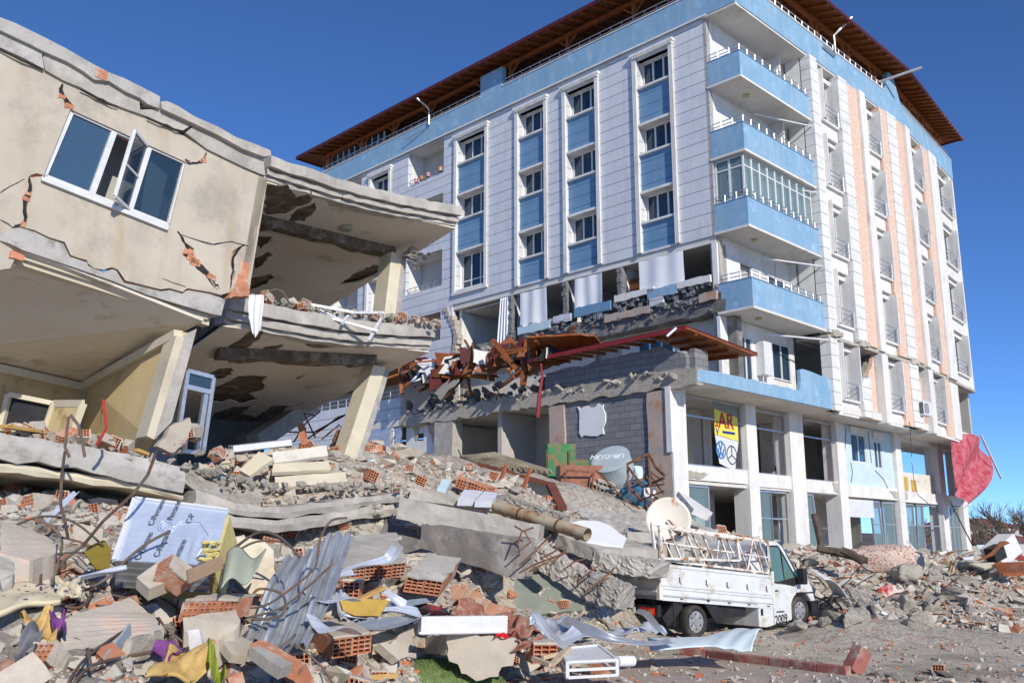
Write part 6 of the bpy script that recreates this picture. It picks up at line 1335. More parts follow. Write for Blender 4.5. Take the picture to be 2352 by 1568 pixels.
st = empty('rusty_stove', LP(1200, 1020, 26.5), 'square rusty orange stove inside a thin black angle-iron frame', 'stove'); boxat(LP(1200, 1045, 26.6), 1.25, .6, .85, R_(8), mor, 'body', st, bevel=.03)
q = MB(); fr = [LP(985, 1060, 25.8), LP(1015, 690, 25.9), LP(1390, 720, 26.1), LP(1350, 1095, 26.0)]
for p, r in zip(fr, fr[1:] + fr[:1]): q.bar(p, r, .04); q.bar(p + Vector((.1, .7, 0)), r + Vector((.1, .7, 0)), .035)
for p in fr: q.bar(p, p + Vector((.1, .7, 0)), .03)
adopt(q.build('angle_iron_frame', M['rust']), st)
q = MB(); q.disc(LP(1100, 900, 26.1), (.15, -1, 0), .2, .03, 20); q.disc(LP(1285, 945, 26.1), (.15, -1, 0), .07, .03, 12); adopt(q.build('stove_ring', mor), st)
tk = empty('water_tank', LP(1650, 900, 27.2), 'galvanised water tank with raised lettering leaning by the block wall', 'water tank')
tc_, tb_ = LP(1622, 545, 26.6), LP(1700, 830, 27.6); ax = (tc_ - tb_); ax = Vector((-.34, -.62, .70)).normalized(); tb_ = tc_ - ax * 1.45; r_ = .55
mtk = mat('galvanised_steel', (.52, .59, .61), (.40, .47, .50), rough=.42, metal=.2, scale=2, bump=.15, bscale=10)
q = MB(); q.tube([tb_, tb_ + ax * .3, tb_ + ax * .32, tb_ + ax * .6, tb_ + ax * .62, tb_ + ax * .9, tb_ + ax * .92, tc_], [r_, r_, r_ * 1.02, r_, r_ * 1.02, r_, r_ * 1.02, r_], 32); adopt(q.build('drum', mtk), tk)
q = MB(); q.tube([tc_, tc_ + ax * .03], r_ * 1.03, 32); q.tube([tc_ + ax * .03, tc_ + ax * .04], r_ * .93, 32); adopt(q.build('rim', mtk), tk)
xr = Vector((-.80, -.1, .45)); xr = (xr - ax * xr.dot(ax)).normalized(); yr = ax.cross(xr)
def tmat(o, x, y, z):
    m = Matrix((x, y, z)).transposed().to_4x4(); m.translation = o; return m
def wtext(s, o, x, y, size, m, parent, name='lettering', depth=.004):
    z = x.cross(y); q = text(s, None, size, m, None, name, depth=depth, wm=tmat(o, x, y, z)); adopt(q, parent); return q
# ---- flat shards of plaster, tile and render strewn everywhere
def shard_mesh(seed, m, th):
    rg = rnd(seed); k = rg.randrange(4, 7); pts = [Vector((math.cos(2 * PI * (i + rg.uniform(-.25, .25)) / k) * rg.uniform(.55, 1), math.sin(2 * PI * (i + rg.uniform(-.25, .25)) / k) * rg.uniform(.4, .8), 0)) for i in range(k)]
    q = MB(); q.prism(jag(pts, .05, .22, seed), (0, 0, -th)); return mesh_of('plaster_shard', q.v, q.f, m)
sh_me = [shard_mesh(100 + k, M[('beige', 'mortar', 'conc', 'white', 'concr', 'cream', 'brick', 'mortar', 'paleblue', 'beige')[k]], rnd(k).uniform(.12, .35)) for k in range(10)]
rg = rnd(404)
for x, y, z in scatter(215, 9, samp, lambda y: .017 * y):
    zn = zone(x, y); s = rg.uniform(.10, .24) * (.5 + y / 22) * (1.7 if rg.random() < .15 else 1)
    place('plaster_shard', sh_me[rg.randrange(10)], (x, y, z + s * .14), (rg.uniform(-.8, .3), rg.uniform(-.5, .5), rg.uniform(0, 6.3)), s, 'flat piece of plastered wall on the ' + zn, 'wall shard', 'wall shards on the ' + zn)
mlet = mat('raised_bright_lettering', (.82, .86, .87), rough=.4, bump=0)
wtext('UR-GÜN', tc_ + ax * .045 - xr * .40 - yr * .18, xr, yr, .27, mlet, tk)
# rusty iron rack beside the tank
q = MB(); iron = [((1845, 605), (2130, 470)), ((1845, 605), (1860, 905)), ((2130, 470), (2170, 1010)), ((1840, 905), (2140, 770)), ((2140, 470), (2230, 650)), ((2230, 650), (2350, 760)), ((1850, 640), (2040, 900)), ((2150, 710), (2335, 845)), ((1960, 970), (2345, 790)), ((1870, 930), (2050, 1110)), ((2040, 1090), (2345, 970)), ((2160, 760), (2340, 1010)), ((1870, 930), (1880, 1110)), ((2100, 950), (2095, 1490)), ((2165, 1010), (2160, 1500)), ((2220, 1050), (2180, 1400)), ((2170, 1000), (2290, 1110)), ((2060, 1110), (1880, 1120)), ((1890, 1150), (2020, 1210)), ((2020, 1210), (2340, 1130)), ((2180, 900), (2350, 880)), ((1420, 690), (1850, 1130))]
for k, (a, b) in enumerate(iron): q.bar(LP(*a, 25.0 + .5 * (k % 3)), LP(*b, 24.8 + .6 * (k % 2)), .055 if k < 10 else .035)
loose(q, 'iron_rack', M['rust'], 'tangled rusty iron rack between the water tank and the satellite dish', 'rack')
q = MB(); q.tube([LP(1900, 1120, 25.6), LP(1990, 1000, 26.3)], .42, 24); loose(q, 'blue_drum', mat('blue_drum_paint', (.05, .20, .32), (.04, .14, .24), rough=.5, scale=3, bump=.2, c3=(.3, .36, .38), amt3=.3), 'dented blue drum lying under the iron rack', 'drum')
plate([LP(1860, 610, 27.4), LP(2050, 640, 27.6), LP(2060, 880, 27.4), LP(1870, 840, 27.2)], .08, 'pale_wall_panel', M['paleblue'], 'pale blue panel standing behind the iron rack', 'panel', j=.02)
plate([LP(2050, 920, 25.5), LP(2220, 930, 25.8), LP(2240, 1060, 25.6), LP(2080, 1050, 25.4)], .2, 'white_bucket_box', M['pvc'], 'white and orange box under the iron rack', 'box', j=.01)
for k, (x, y) in enumerate(((1480, 930), (1580, 980), (1680, 1010), (1560, 900))):
    q = MB(); p = LP(x, y, 26.4); e = Vector((.9, .2, -.25)).normalized(); f = Vector((0, -.5, .85)).normalized(); g = e.cross(f)
    for i in range(5): q.bar(p + e * (-.25 + i * .125) - f * .1, p + e * (-.25 + i * .125) + f * .1, .03, .2, up=g)
    for s_ in (-1, 1): q.bar(p - e * .27 + f * .1 * s_, p + e * .27 + f * .1 * s_, .03, .2, up=g)
    loose(q, 'hollow_block', M['conc'], 'grey hollow concrete block at the foot of the water tank', 'block', 'hollow blocks by the water tank')
# ================================================================== the white pick-up
TA = Vector((.806, .592, 0)).normalized(); TB = Vector((-TA.y, TA.x, 0)); T0 = Vector((3.83, 20.31, 0))
tr = empty('pickup_truck', T0, 'white drop-side pick-up with rusty lattice racks, crushed under a slab', 'pick-up truck', rz=math.atan2(TA.y, TA.x))
def tb(mb, name, m, parent=None, **k): return mb.build(name, m, parent or tr, local=True, **k)
tl = -.088  # the load bed tips forward
def bz_(x, z): return z + (x + 1) * tl
def bedbox(q, x0, x1, y0, y1, z0, z1, m=None):
    q.hexa([(x0, y0, bz_(x0, z0)), (x1, y0, bz_(x1, z0)), (x1, y1, bz_(x1, z0)), (x0, y1, bz_(x0, z0))], [(x0, y0, bz_(x0, z1)), (x1, y0, bz_(x1, z1)), (x1, y1, bz_(x1, z1)), (x0, y1, bz_(x0, z1))], m)
q = MB(); bedbox(q, -1.0, 2.55, .02, 1.98, .80, .88); tb(q, 'load_bed', M['metal'])
for y0, y1, s_ in ((0, .04, -1), (1.96, 2.0, 1)):
    q = MB(); bedbox(q, -.98, 2.52, y0, y1, .88, 1.52)
    for z in (.90, 1.02, 1.08, 1.46): bedbox(q, -.96, 2.5, y0 - .018 if s_ < 0 else y1, y0 if s_ < 0 else y1 + .018, z, z + (.05 if z != 1.46 else .06))
    bedbox(q, -.98, 2.52, y0 - .01, y1 + .01, .79, .86); o = tb(q, 'drop_side', M['wrust'] if s_ > 0 else M['wpaint'])
    if s_ < 0:
        for k, x in enumerate((-.45, .35, 1.0, 1.65, 2.3)):
            h_ = MB(); h_.bar((x, -.02, bz_(x, 1.28)), (x, -.02, bz_(x, 1.17)), .014, .014); h_.bar((x, -.025, bz_(x, 1.2)), (x + .04, -.025, bz_(x, 1.14)), .01, .01); h_.bar((x, -.022, bz_(x, .85)), (x + .07, -.022, bz_(x, .84)), .025, .02); tb(h_, 'latch', M['rust'], o)
q = MB(); q.hexa([(-1.02, 0, .88), (-.98, 0, .88), (-.98, 2, .88), (-1.02, 2, .88)], [(-1.06, 0, 1.5), (-1.02, 0, 1.5), (-1.02, 2, 1.5), (-1.06, 2, 1.5)])
for z in (.95, 1.15, 1.38): q.box(-1.07, -1.0, .05, 1.95, z, z + .04)
tb(q, 'tailgate', M['wpaint'])
q = MB(); q.box(-1.06, -.96, -.03, .06, .8, 1.62); q.box(2.5, 2.58, -.02, .06, .5, 1.3); tb(q, 'corner_post', M['wrust'])
q = MB(); q.box(-.9, 2.9, .35, .5, .55, .78); q.box(-.9, 2.9, 1.5, 1.65, .55, .78); q.box(-.85, 2.0, .5, 1.5, .6, .75); q.box(.7, 1.7, .1, .45, .35, .72); tb(q, 'chassis', M['black'])
q = MB(); q.box(-1.0, -.9, .1, 1.9, .45, .68); tb(q, 'rear_bumper', M['black'])
mred = mat('red_lamp_glass', (.55, .02, .015), rough=.2, bump=0); mor2 = mat('orange_lamp_glass', (.7, .2, .03), rough=.2, bump=0)
for y in (.18, 1.5):
    q = MB(); q.box(-1.04, -1.0, y, y + .42, .47, .63); o = tb(q, 'tail_light', mred, bevel=.01)
    g_ = MB(); g_.disc((-1.041, y + .08, .55), (-1, 0, 0), .06, .012, 16); tb(g_, 'indicator', mor2, o)
q = MB(); q.box(-1.05, -1.03, .72, 1.24, .5, .62); pl = tb(q, 'number_plate', M['pvc'])
t_ = text('34 ABU 348', (0, 0, 0), .115, sblk, None, 'plate_text', depth=.001); t_.matrix_basis = Matrix.Translation((-1.052, 1.225, .52)) @ Matrix.Rotation(R_(-90), 4, 'Z') @ Matrix.Rotation(R_(90), 4, 'X') @ Matrix.Diagonal((.78, 1, 1, 1)); t_.parent = pl
def wheel(x, y, r, s_):
    q = MB(); k = 32; prof = [(r * .66, 0), (r * .93, -.01), (r, .03), (r, .18), (r * .93, .22), (r * .66, .21)]; vs = []
    for i in range(k):
        t = 2 * PI * i / k
        for (rr, yy) in prof: vs.append((x + math.cos(t) * rr, y + yy * s_, r * .97 + (.10 if x > 3 else 0) + math.sin(t) * rr))
    fs = [(i * 6 + j, i * 6 + (j + 1) % 6, ((i + 1) % k) * 6 + (j + 1) % 6, ((i + 1) % k) * 6 + j) for i in range(k) for j in range(6)]
    q.add(vs, fs); o = tb(q, 'wheel', M['tyre'], smooth=True); zc = r * .97 + (.10 if x > 3 else 0)
    q = MB(); q.disc((x, y + .03 * s_, zc), (0, -s_, 0), r * .67, .015, 32); q.disc((x, y + .02 * s_, zc), (0, -s_, 0), r * .25, .03, 24)
    for i in range(6):
        t = i * PI / 3; q.bar((x + math.cos(t) * r * .2, y + .012 * s_, zc + math.sin(t) * r * .2), (x + math.cos(t) * r * .62, y + .012 * s_, zc + math.sin(t) * r * .62), .05, .02, up=(0, 1, 0))
    tb(q, 'hubcap', M['hub'], o)
    q = MB()
    for i in range(6):
        t = (i + .5) * PI / 3; q.disc((x + math.cos(t) * r * .45, y + .014 * s_, zc + math.sin(t) * r * .45), (0, -s_, 0), .02, .006, 10)
    tb(q, 'hub_holes', M['black'], o)
for x in (0, 3.55):
    wheel(x, -.02 if x < 1 else .06, .335 if x < 1 else .315, 1); wheel(x, 2.0, .335, -1)
q = MB(); q.box(-.45, .45, .0, .25, .70, .76); q.box(-.62, -.58, .02, .4, .25, .74); q.bar((-.4, .05, .72), (-.85, .05, .35), .03, .25); q.bar((.42, .05, .75), (.75, .05, .35), .04, .25); tb(q, 'mudguard', M['black'])
# cab
low = [(2.02, .12), (2.02, .62), (2.48, .62), (2.5, 1.02), (3.42, 1.0), (3.62, 1.16), (3.85, 1.08), (3.98, .88), (4.06, .62), (4.06, .46), (3.98, .46)]
arch = [(3.55 + .40 * math.cos(t), .42 + .40 * math.sin(t)) for t in [R_(5 + 14 * i) for i in range(12)]] + [(3.17, .22)]
q = MB(); q.prism([(x, .0, z) for x, z in low + arch + [(2.3, .1)]], (0, 1.96, 0)); body = tb(q, 'cab_body', M['wpaint'], bevel=.03)
q = MB()
def gh(x, z, y): return (x, y, z)
up_ = [(2.5, 1.0), (2.46, 1.9), (2.52, 1.97), (2.92, 1.98), (3.12, 1.86), (3.44, 1.32), (3.62, 1.14), (3.4, 1.0)]
q.hexa([(x, .02 + (z - 1) * .12, z) for x, z in up_], [(x, 1.94 - (z - 1) * .12, z) for x, z in up_]); tb(q, 'cab_roof', M['wpaint'], bevel=.03)
q = MB(); wn_ = [(2.56, 1.08), (2.545, 1.86), (2.93, 1.86), (3.08, 1.66), (3.40, 1.15), (3.28, 1.03), (2.75, 1.05)]; q.hexa([(x, .008 + (z - 1) * .12, z) for x, z in wn_], [(x, .05 + (z - 1) * .12, z) for x, z in wn_])
tb(q, 'side_window', mat('green_tinted_glass', (.11, .20, .17), (.09, .17, .15), rough=.08, bump=0, spec=.8), body)
q = MB()
for a, b in zip(wn_, wn_[1:] + wn_[:1]): q.bar((a[0], .006 + (a[1] - 1) * .12, a[1]), (b[0], .006 + (b[1] - 1) * .12, b[1]), .035, .02, up=(0, 1, 0))
q.bar((2.99, .0 + .02, 1.05), (3.0, .09, 1.78), .03, .02, up=(0, 1, 0)); q.hexa([(2.68, .0, 1.06), (3.3, -.005, .95), (3.45, -.005, 1.02), (3.42, .0, 1.16)], [(2.68, .03, 1.06), (3.3, .03, .95), (3.45, .03, 1.02), (3.42, .03, 1.16)]); tb(q, 'window_seal', M['black'], body)
q = MB(); q.prism([(3.13, .15, 1.88), (3.64, .08, 1.15), (3.64, 1.88, 1.15), (3.13, 1.8, 1.88)], (.012, 0, .006)); tb(q, 'windscreen', mat('green_tinted_glass', (.1, .2, .17)), body)
q = MB(); q.box(3.36, 3.5, -.24, -.04, 1.0, 1.36); q.bar((3.42, -.05, 1.1), (3.42, .04, 1.08), .04); tb(q, 'wing_mirror', M['black'], body, bevel=.02)
q = MB(); q.box(3.9, 4.14, -.01, 1.97, .34, .62); q.box(3.35, 4.02, -.008, .02, .78, .82); tb(q, 'front_bumper', M['black'], body, bevel=.03)
q = MB()
for a, b in (((2.53, .62), (2.52, .13)), ((3.35, .98), (3.38, .84)), ((2.52, .13), (3.15, .16))): q.bar((a[0], -.002, a[1]), (b[0], -.002, b[1]), .008, .006, up=(0, 1, 0))
q.box(2.6, 2.72, -.012, -.002, .86, .89); q.box(2.08, 2.16, -.006, 0, .36, .5); each(q, 'door_gap', M['black'], body, local=True)
q = MB(); q.prism([(x, -.002, z) for x, z in ((3.55 + .43 * math.cos(t), .42 + .43 * math.sin(t)) for t in [R_(-5 + 190 * i / 14) for i in range(15)])] , (0, .004, 0)) if False else None
t_ = text('2009', (2.54, -.004, .14), .27, sblk, None, 'door_number', depth=.001); t_.matrix_basis = Matrix.Translation((2.56, -.004, .15)) @ Matrix.Rotation(R_(4), 4, 'Y').inverted() @ Matrix.Rotation(R_(90), 4, 'X') @ Matrix.Diagonal((.82, 1, 1, 1)); t_.parent = body
q = MB(); q.box(2.62, 2.9, -.004, -.001, .40, .43); tb(q, 'small_badge', sblk, body)
q = MB(); q.prism([(2.44, .1, 1.15), (2.2, .2, 1.1), (2.15, .3, 1.5), (2.4, .3, 1.75)], (0, .9, 0)); tb(q, 'dented_rear_of_cab', M['wpaint'], body)
# lattice racks
def lattice(y, k0, name='lattice_rack', xs=(-1.14, 2.46), zt=(2.32, 1.95), zb=(1.6, 1.26), m='wrust', n=9):
    q = MB(); top = lambda t: (xs[0] + (xs[1] - xs[0]) * t, y + .06 * math.sin(t * 5), zt[0] + (zt[1] - zt[0]) * t); bot = lambda t: (xs[0] + .12 + (xs[1] - xs[0]) * t, y + .02, zb[0] + (zb[1] - zb[0]) * t)
    q.bar(top(0), top(1), .05); q.bar(bot(0), bot(1), .045)
    for i in range(n):
        a, b = i / n, (i + .5) / n; q.bar(top(a), bot(b), .035); q.bar(bot(b), top((i + 1) / n), .035) if i % 2 else q.bar(top((i + .35) / n), bot(min(1, (i + 1) / n)), .03)
    q.bar(top(0), bot(0), .05); q.bar(top(1), bot(1), .05); m1 = lambda t: tuple((Vector(top(t)) + Vector(bot(t))) / 2); q.bar(m1(0), m1(1), .03); tb(q, name, M[m])
lattice(.06, 0, n=7); lattice(1.85, 2, zt=(2.1, 1.8), n=6)
q = MB(); a_, b_ = (-1.0, -.03, 2.25), (1.35, -.03, 2.02); c_, d_ = (-.98, -.03, 1.62), (1.42, -.03, 1.55); q.bar(a_, b_, .045); q.bar(c_, d_, .045); q.bar(b_, d_, .07); q.bar(a_, c_, .06); tb(q, 'loose_rack_frame', M['wrust'])
# dish
ds = empty('satellite_dish', T0 + TA * -.5 + TB * .7 + Vector((0, 0, 2.0)), 'round rust-streaked white satellite dish standing in the pick-up load bed', 'satellite dish'); dc = T0 + TA * -.14 + TB * .55 + Vector((0, 0, 2.42)); dn_ = Vector((-.12, -1, .12)).normalized(); u_ = dn_.orthogonal().normalized(); v_ = dn_.cross(u_)
q = MB()
def dish(u, v): t = 2 * PI * u; r = .49 * v; return dc + (u_ * math.cos(t) + v_ * math.sin(t)) * r + dn_ * (.10 * (v * v - 1))
q.grid(dish, 36, 8); o = q.build('reflector', mat('dish_rust', (.80, .76, .68), (.74, .68, .57), rough=.5, scale=1.5, bump=.1, c3=(.45, .16, .04), amt3=.22, s3=2.6), smooth=True, fix=False); adopt(o, ds); o.modifiers.new('t', 'SOLIDIFY').thickness = .012
q = MB(); p = dc + Vector((.22, -.05, -.3)); q.disc(p, dn_, .04, .12, 12); q.bar(p, dc + dn_ * .02, .03); q.bar(dc + Vector((0, .1, -.1)), dc + Vector((0, .15, -1.0)), .05); adopt(q.build('bracket', M['rust']), ds)
# load and rubble in the bed
rg = rnd(31)
for k in range(16):
    x, y = rg.uniform(-.8, 2.3), rg.uniform(.3, 1.8); p = T0 + TA * x + TB * y + Vector((0, 0, bz_(x, 1.0) + rg.uniform(.1, .5)))
    place('rubble_chunk' if k % 3 else 'hollow_brick', rock_me[k % 14] if k % 3 else brick_me[k % 5], p, (rg.random(), rg.random(), rg.random() * 6), rg.uniform(.25, .45) if k % 3 else 1.2, 'chunk of rubble lying in the load bed of the pick-up' if k % 3 else 'hollow brick lying in the load bed of the pick-up', 'rubble chunk' if k % 3 else 'brick', 'rubble on the pick-up')
# crushed white bodywork in front of the cab
q = MB()
def fen(u, v): return T0 + TA * (4.15 + 1.0 * u) + TB * (-.25 + .5 * v) + Vector((0, 0, 1.1 - .75 * u * u + .1 * u + .25 * v))
q.grid(fen, 14, 6); o = q.build('crushed_bonnet', M['wpaint'], smooth=True, fix=False); o.modifiers.new('t', 'SOLIDIFY').thickness = .02; tag(o, 'crushed white car bonnet lying in front of the pick-up', 'car part')
q = MB(); [q.tube([T0 + TA * (4.3 + .3 * math.cos(t * 2 + k)) + TB * .0 + Vector((.05 * k, 0, .5 + .2 * math.sin(k * 2 + t))) for t in (0, .7, 1.4)], .025, 5) for k in range(8)]; loose(q, 'torn_engine_parts', M['black'], 'torn black car parts under the crushed bonnet', 'car part')
# ================================================================== the silver backed freezer box
BP = lambda x, y, Y: P('B', x, y, Y)
fz = empty('freezer_box', BP(1150, 800, 9.6), 'freezer carcass with a shiny silver foil back and yellow foam edge, tipped in the rubble', 'freezer')
f4 = [BP(915, 322, 10.2), BP(1545, 402, 10.0), BP(1440, 775, 9.35), BP(775, 740, 9.55)]
fn_ = (f4[1] - f4[0]).cross(f4[3] - f4[0]).normalized(); fn_ = fn_ if fn_.dot(O_ - f4[0]) > 0 else -fn_
mfo = mat('silver_foil', (.66, .74, .88), (.54, .62, .78), rough=.28, metal=.35, scale=3, bump=.25, bscale=5, bdist=.03)
def FQ(u, v, d=0): return f4[0].lerp(f4[1], u).lerp(f4[3].lerp(f4[2], u), v) + fn_ * d
q = MB(); q.grid(lambda u, v: FQ(u, v, .006 * (1 if (v * 11) % 1 < .12 else 0) + .012 * math.exp(-((u - .8) ** 2 + (v - .75) ** 2) * 30) * math.sin(u * 60)), 60, 90); o = q.build('foil_back', mfo, smooth=True, fix=False); adopt(o, fz)
q = MB(); q.hexa([p - fn_ * .5 for p in f4], [p - fn_ * .07 for p in f4]); adopt(q.build('carcass', mat('yellow_foam', (.72, .62, .28), (.60, .50, .20), rough=.95, scale=9, bump=.8, bscale=25)), fz)
q = MB(); q.bar(f4[0], f4[1], .03, .05, up=fn_); q.bar(f4[0], f4[3], .05, .05, up=fn_); adopt(q.build('rim', M['pvc']), fz)
q = MB(); c = FQ(.42, .42, .01); ux = (f4[1] - f4[0]).normalized(); uy = (f4[3] - f4[0]).normalized()
for r in (.085, .055):
    q.tube([c + (ux * math.cos(t) + uy * math.sin(t)) * r for t in [i * PI / 12 for i in range(25)]], .01, 6)
q.tube([c + ux * .085, FQ(.55, .3, .012), FQ(.75, .28, .012), FQ(.88, .5, .012), FQ(.82, .9, .012)], .009, 5); adopt(q.build('pressed_ring', mfo, smooth=True), fz)
q = MB(); e4 = [f4[3], f4[2], f4[2] + Vector((-.02, -.02, -.26)), f4[3] + Vector((.04, -.02, -.26))]; q.grid(lambda u, v: e4[0].lerp(e4[1], u).lerp(e4[3].lerp(e4[2], u), v) + fn_ * .02 * math.sin(v * 26), 10, 40); o = q.build('ribbed_side', mat('dull_foil', (.5, .5, .52), (.36, .35, .34), rough=.35, metal=.7, scale=3, bump=.2), fix=False); adopt(o, fz)
mtx = mat('dark_print', (.10, .11, .14), rough=.5, bump=0)
for (u, v, s_) in ((.28, .42, 'C-Pentane'), (.46, .30, 'Pentane'), (.44, .92, 'C-Pentane'), (.66, .32, 'C-P'), (.64, .96, 'Pentane'), (.26, .98, 'C-Pentane')):
    wtext(s_, FQ(u, v, .012), -uy, -ux, .085, mtx, fz, 'foil_print', .0005)
q = MB(); rg = rnd(3)
for k in range(26): p = BP(rg.uniform(1360, 1480), rg.uniform(610, 760), 9.15 + rg.uniform(-.08, .08)); v, f = rock_src[k % 14]; s_ = rg.uniform(.05, .09); q.add([tuple(p + Vector(a) * s_) for a in v], f)
loose(q, 'torn_foam', mat('yellow_foam', (.7, .6, .3)), 'torn lump of yellow insulation foam on the corner of the silver box', 'foam')
q = MB(); e = [BP(1540, 690, 9.5), BP(1800, 690, 9.9), BP(1740, 830, 9.4), BP(1500, 930, 9.0)]; q.grid(lambda u, v: e[0].lerp(e[1], u).lerp(e[3].lerp(e[2], u), v) + Vector((0, -.12 * math.sin(u * PI) * math.sin(v * PI), .06 * math.sin(u * 7))), 20, 16); o = loose(q, 'bent_olive_sheet', mat('olive_liner', (.42, .45, .36), (.34, .37, .28), rough=.4, scale=3, bump=.1), 'bent olive plastic sheet right of the silver box', 'plastic sheet', smooth=True, fix=False); o.modifiers.new('t', 'SOLIDIFY').thickness = .012
# ================================================================== sheet metal
def sheet(name, c4, waves, amp, m, label, crump=.03, fold=.05, nu=90, nv=30, seed=0, th=.006, cat='metal sheet', group=None):
    o = loose(corr(c4, waves, amp, nu, nv, fold, seed=seed, crump=crump), name, m, label, cat, group, fix=False); o.modifiers.new('t', 'SOLIDIFY').thickness = th; return o
sheet('corrugated_zinc_sheet', [BP(1930, 790, 10.9), BP(2400, 560, 11.6), BP(2090, 1300, 9.9), BP(1650, 1240, 9.9)], 7, .03, M['zinc'], 'crumpled grey corrugated sheet standing in the middle of the foreground', .05, .12, 110, 36, 1)
CPt = lambda x, y, Y: P('C', x, y, Y)
mz2 = mat('bright_sheet_steel', (.68, .72, .80), (.55, .59, .67), rough=.3, metal=.35, scale=3, bump=.1, bscale=6)
sheet('torn_sheet', [CPt(560, 1120, 13.4), CPt(720, 1060, 13.6), CPt(430, 1200, 12.6), CPt(200, 1200, 12.0)], 2, .02, M['zinc'], 'grey flattened sheet left of the white board', .03, .05, 40, 20, 2)
sheet('torn_sheet', [CPt(0, 960, 12.6), CPt(120, 980, 12.6), CPt(330, 1140, 12.1), CPt(60, 1130, 11.8)], 3, .02, mz2, 'curled bright sheet under the yellow cushion', .04, .04, 40, 20, 3)
sheet('torn_sheet', [CPt(1330, 1165, 14.6), CPt(1650, 1125, 15.2), CPt(1790, 1250, 14.8), CPt(1330, 1210, 14.3)], 3, .015, M['zinc'], 'dull folded sheet in front of the pick-up number plate', .05, .08, 50, 20, 4)
sheet('ribbed_sheet', [CPt(1700, 1170, 15.6), CPt(2080, 1160, 16.2), CPt(2260, 1260, 15.8), CPt(1960, 1270, 15.2)], 5, .02, mz2, 'bright ribbed sheet curving in front of the rear wheel', .03, .12, 60, 24, 5)
sheet('ribbed_sheet', [CPt(1620, 1130, 15.9), CPt(1830, 1055, 16.6), CPt(1890, 1110, 16.4), CPt(1700, 1160, 15.7)], 6, .015, M['zinc'], 'small ribbed sheet sticking up below the tail lamp', .02, .02, 50, 14, 6)
DP = lambda x, y, Y: P('D', x, y, Y)
def ribbon(name, pts, w, m, label, seed=0, cat='metal strip', n=40, lip=.03, up=(0, -.5, .85)):
    pts = [Vector(p) for p in pts]; up = Vector(up).normalized()
    def cr(t):
        t = t * (len(pts) - 1); i = min(int(t), len(pts) - 2); f = t - i; p0, p1, p2, p3 = pts[max(i - 1, 0)], pts[i], pts[i + 1], pts[min(i + 2, len(pts) - 1)]
        return .5 * ((2 * p1) + (p2 - p0) * f + (2 * p0 - 5 * p1 + 4 * p2 - p3) * f * f + (3 * p1 - p0 - 3 * p2 + p3) * f ** 3)
    def fn(u, v):
        p = cr(u); d = (cr(min(u + .01, 1)) - cr(max(u - .01, 0))).normalized(); s_ = d.cross(up).normalized(); tw = .3 * math.sin(u * 5 + seed)
        return p + (s_ * math.cos(tw) + up * math.sin(tw)) * w * (v - .5) + up * (lip if v in (0, 1) else 0) + up * lip * .5 * math.sin(v * PI * 3)
    q = MB(); q.grid(fn, n, 8); o = loose(q, name, m, label, cat, smooth=False, fix=False); o.modifiers.new('t', 'SOLIDIFY').thickness = .006; return o
ribbon('zinc_strip', [CPt(0, 870, 11.6), CPt(130, 800, 12.2), CPt(260, 770, 12.6), CPt(370, 745, 12.8), CPt(410, 700, 12.9), CPt(440, 650, 13.2)], .16, mz2, 'bent zinc strip curving over the flat brick wall piece', 1)
ribbon('metal_strip', [CPt(1370, 1095, 14.2), CPt(1430, 1190, 13.9), CPt(1500, 1280, 13.6), CPt(1585, 1345, 13.3)], .13, mz2, 'pale bent strip standing up right of the carpet', 2)
ribbon('metal_strip', [CPt(2050, 1085, 15.6), CPt(2120, 1110, 15.4), CPt(2190, 1190, 15.1), CPt(2250, 1245, 15)], .12, M['zinc'], 'dark curled strip under the rear of the pick-up', 3)
ribbon('metal_strip', [CPt(1560, 1150, 14.9), CPt(1700, 1210, 14.6), CPt(1900, 1280, 14.4), CPt(2150, 1310, 14.6), CPt(2300, 1290, 14.9)], .2, M['zinc'], 'long grey folded strip along the foot of the pile', 4)
ribbon('metal_strip', [CPt(1500, 1290, 14.0), CPt(1600, 1270, 14.2), CPt(1690, 1230, 14.5)], .35, mz2, 'short bright trough behind the white box frame', 5)
ribbon('metal_strip', [CPt(320, 925, 12.8), CPt(400, 990, 12.7), CPt(490, 1055, 12.7)], .16, mz2, 'straight white profile beside the yellow cushion', 6)
ribbon('metal_strip', [CPt(330, 1080, 12.4), CPt(480, 1085, 12.6), CPt(600, 1105, 12.8)], .2, mz2, 'flat white blue profile under the red and black bag', 7)
ribbon('metal_strip', [CPt(60, 1110, 11.9), CPt(250, 1125, 12.1), CPt(420, 1060, 12.7), CPt(660, 1015, 13.3)], .14, M['zinc'], 'long grey strip winding below the yellow cushion', 8)
ribbon('metal_strip', [CPt(180, 1200, 11.7), CPt(400, 1170, 12.2), CPt(620, 1110, 12.9)], .22, M['zinc'], 'grey gutter lying over the cream plaster sheet', 9)
ribbon('metal_strip', [BP(2120, 1000, 10.6), BP(2250, 990, 10.9), BP(2390, 1010, 11.2)], .3, mz2, 'stack of bright profiles right of the crumpled sheet', 10)
ribbon('metal_strip', [BP(2110, 1180, 10.1), BP(2250, 1200, 10.3), BP(2380, 1230, 10.7)], .28, mz2, 'ribbed bright strip at the foot of the crumpled sheet', 11)
ribbon('metal_strip', [BP(2170, 880, 11.2), BP(2280, 860, 11.4), BP(2400, 830, 11.7)], .12, mz2, 'narrow strip crossing the top of the crumpled sheet', 12)
ribbon('metal_strip', [BP(540, 865, 8.9), BP(700, 830, 9.1), BP(860, 800, 9.2)], .06, mz2, 'thin zinc profile left of the silver box', 13)
ribbon('metal_strip', [BP(320, 490, 11.0), BP(420, 380, 11.3), BP(520, 285, 11.5)], .08, mz2, 'pale profile leaning in the dark gap under the floor slab', 14)
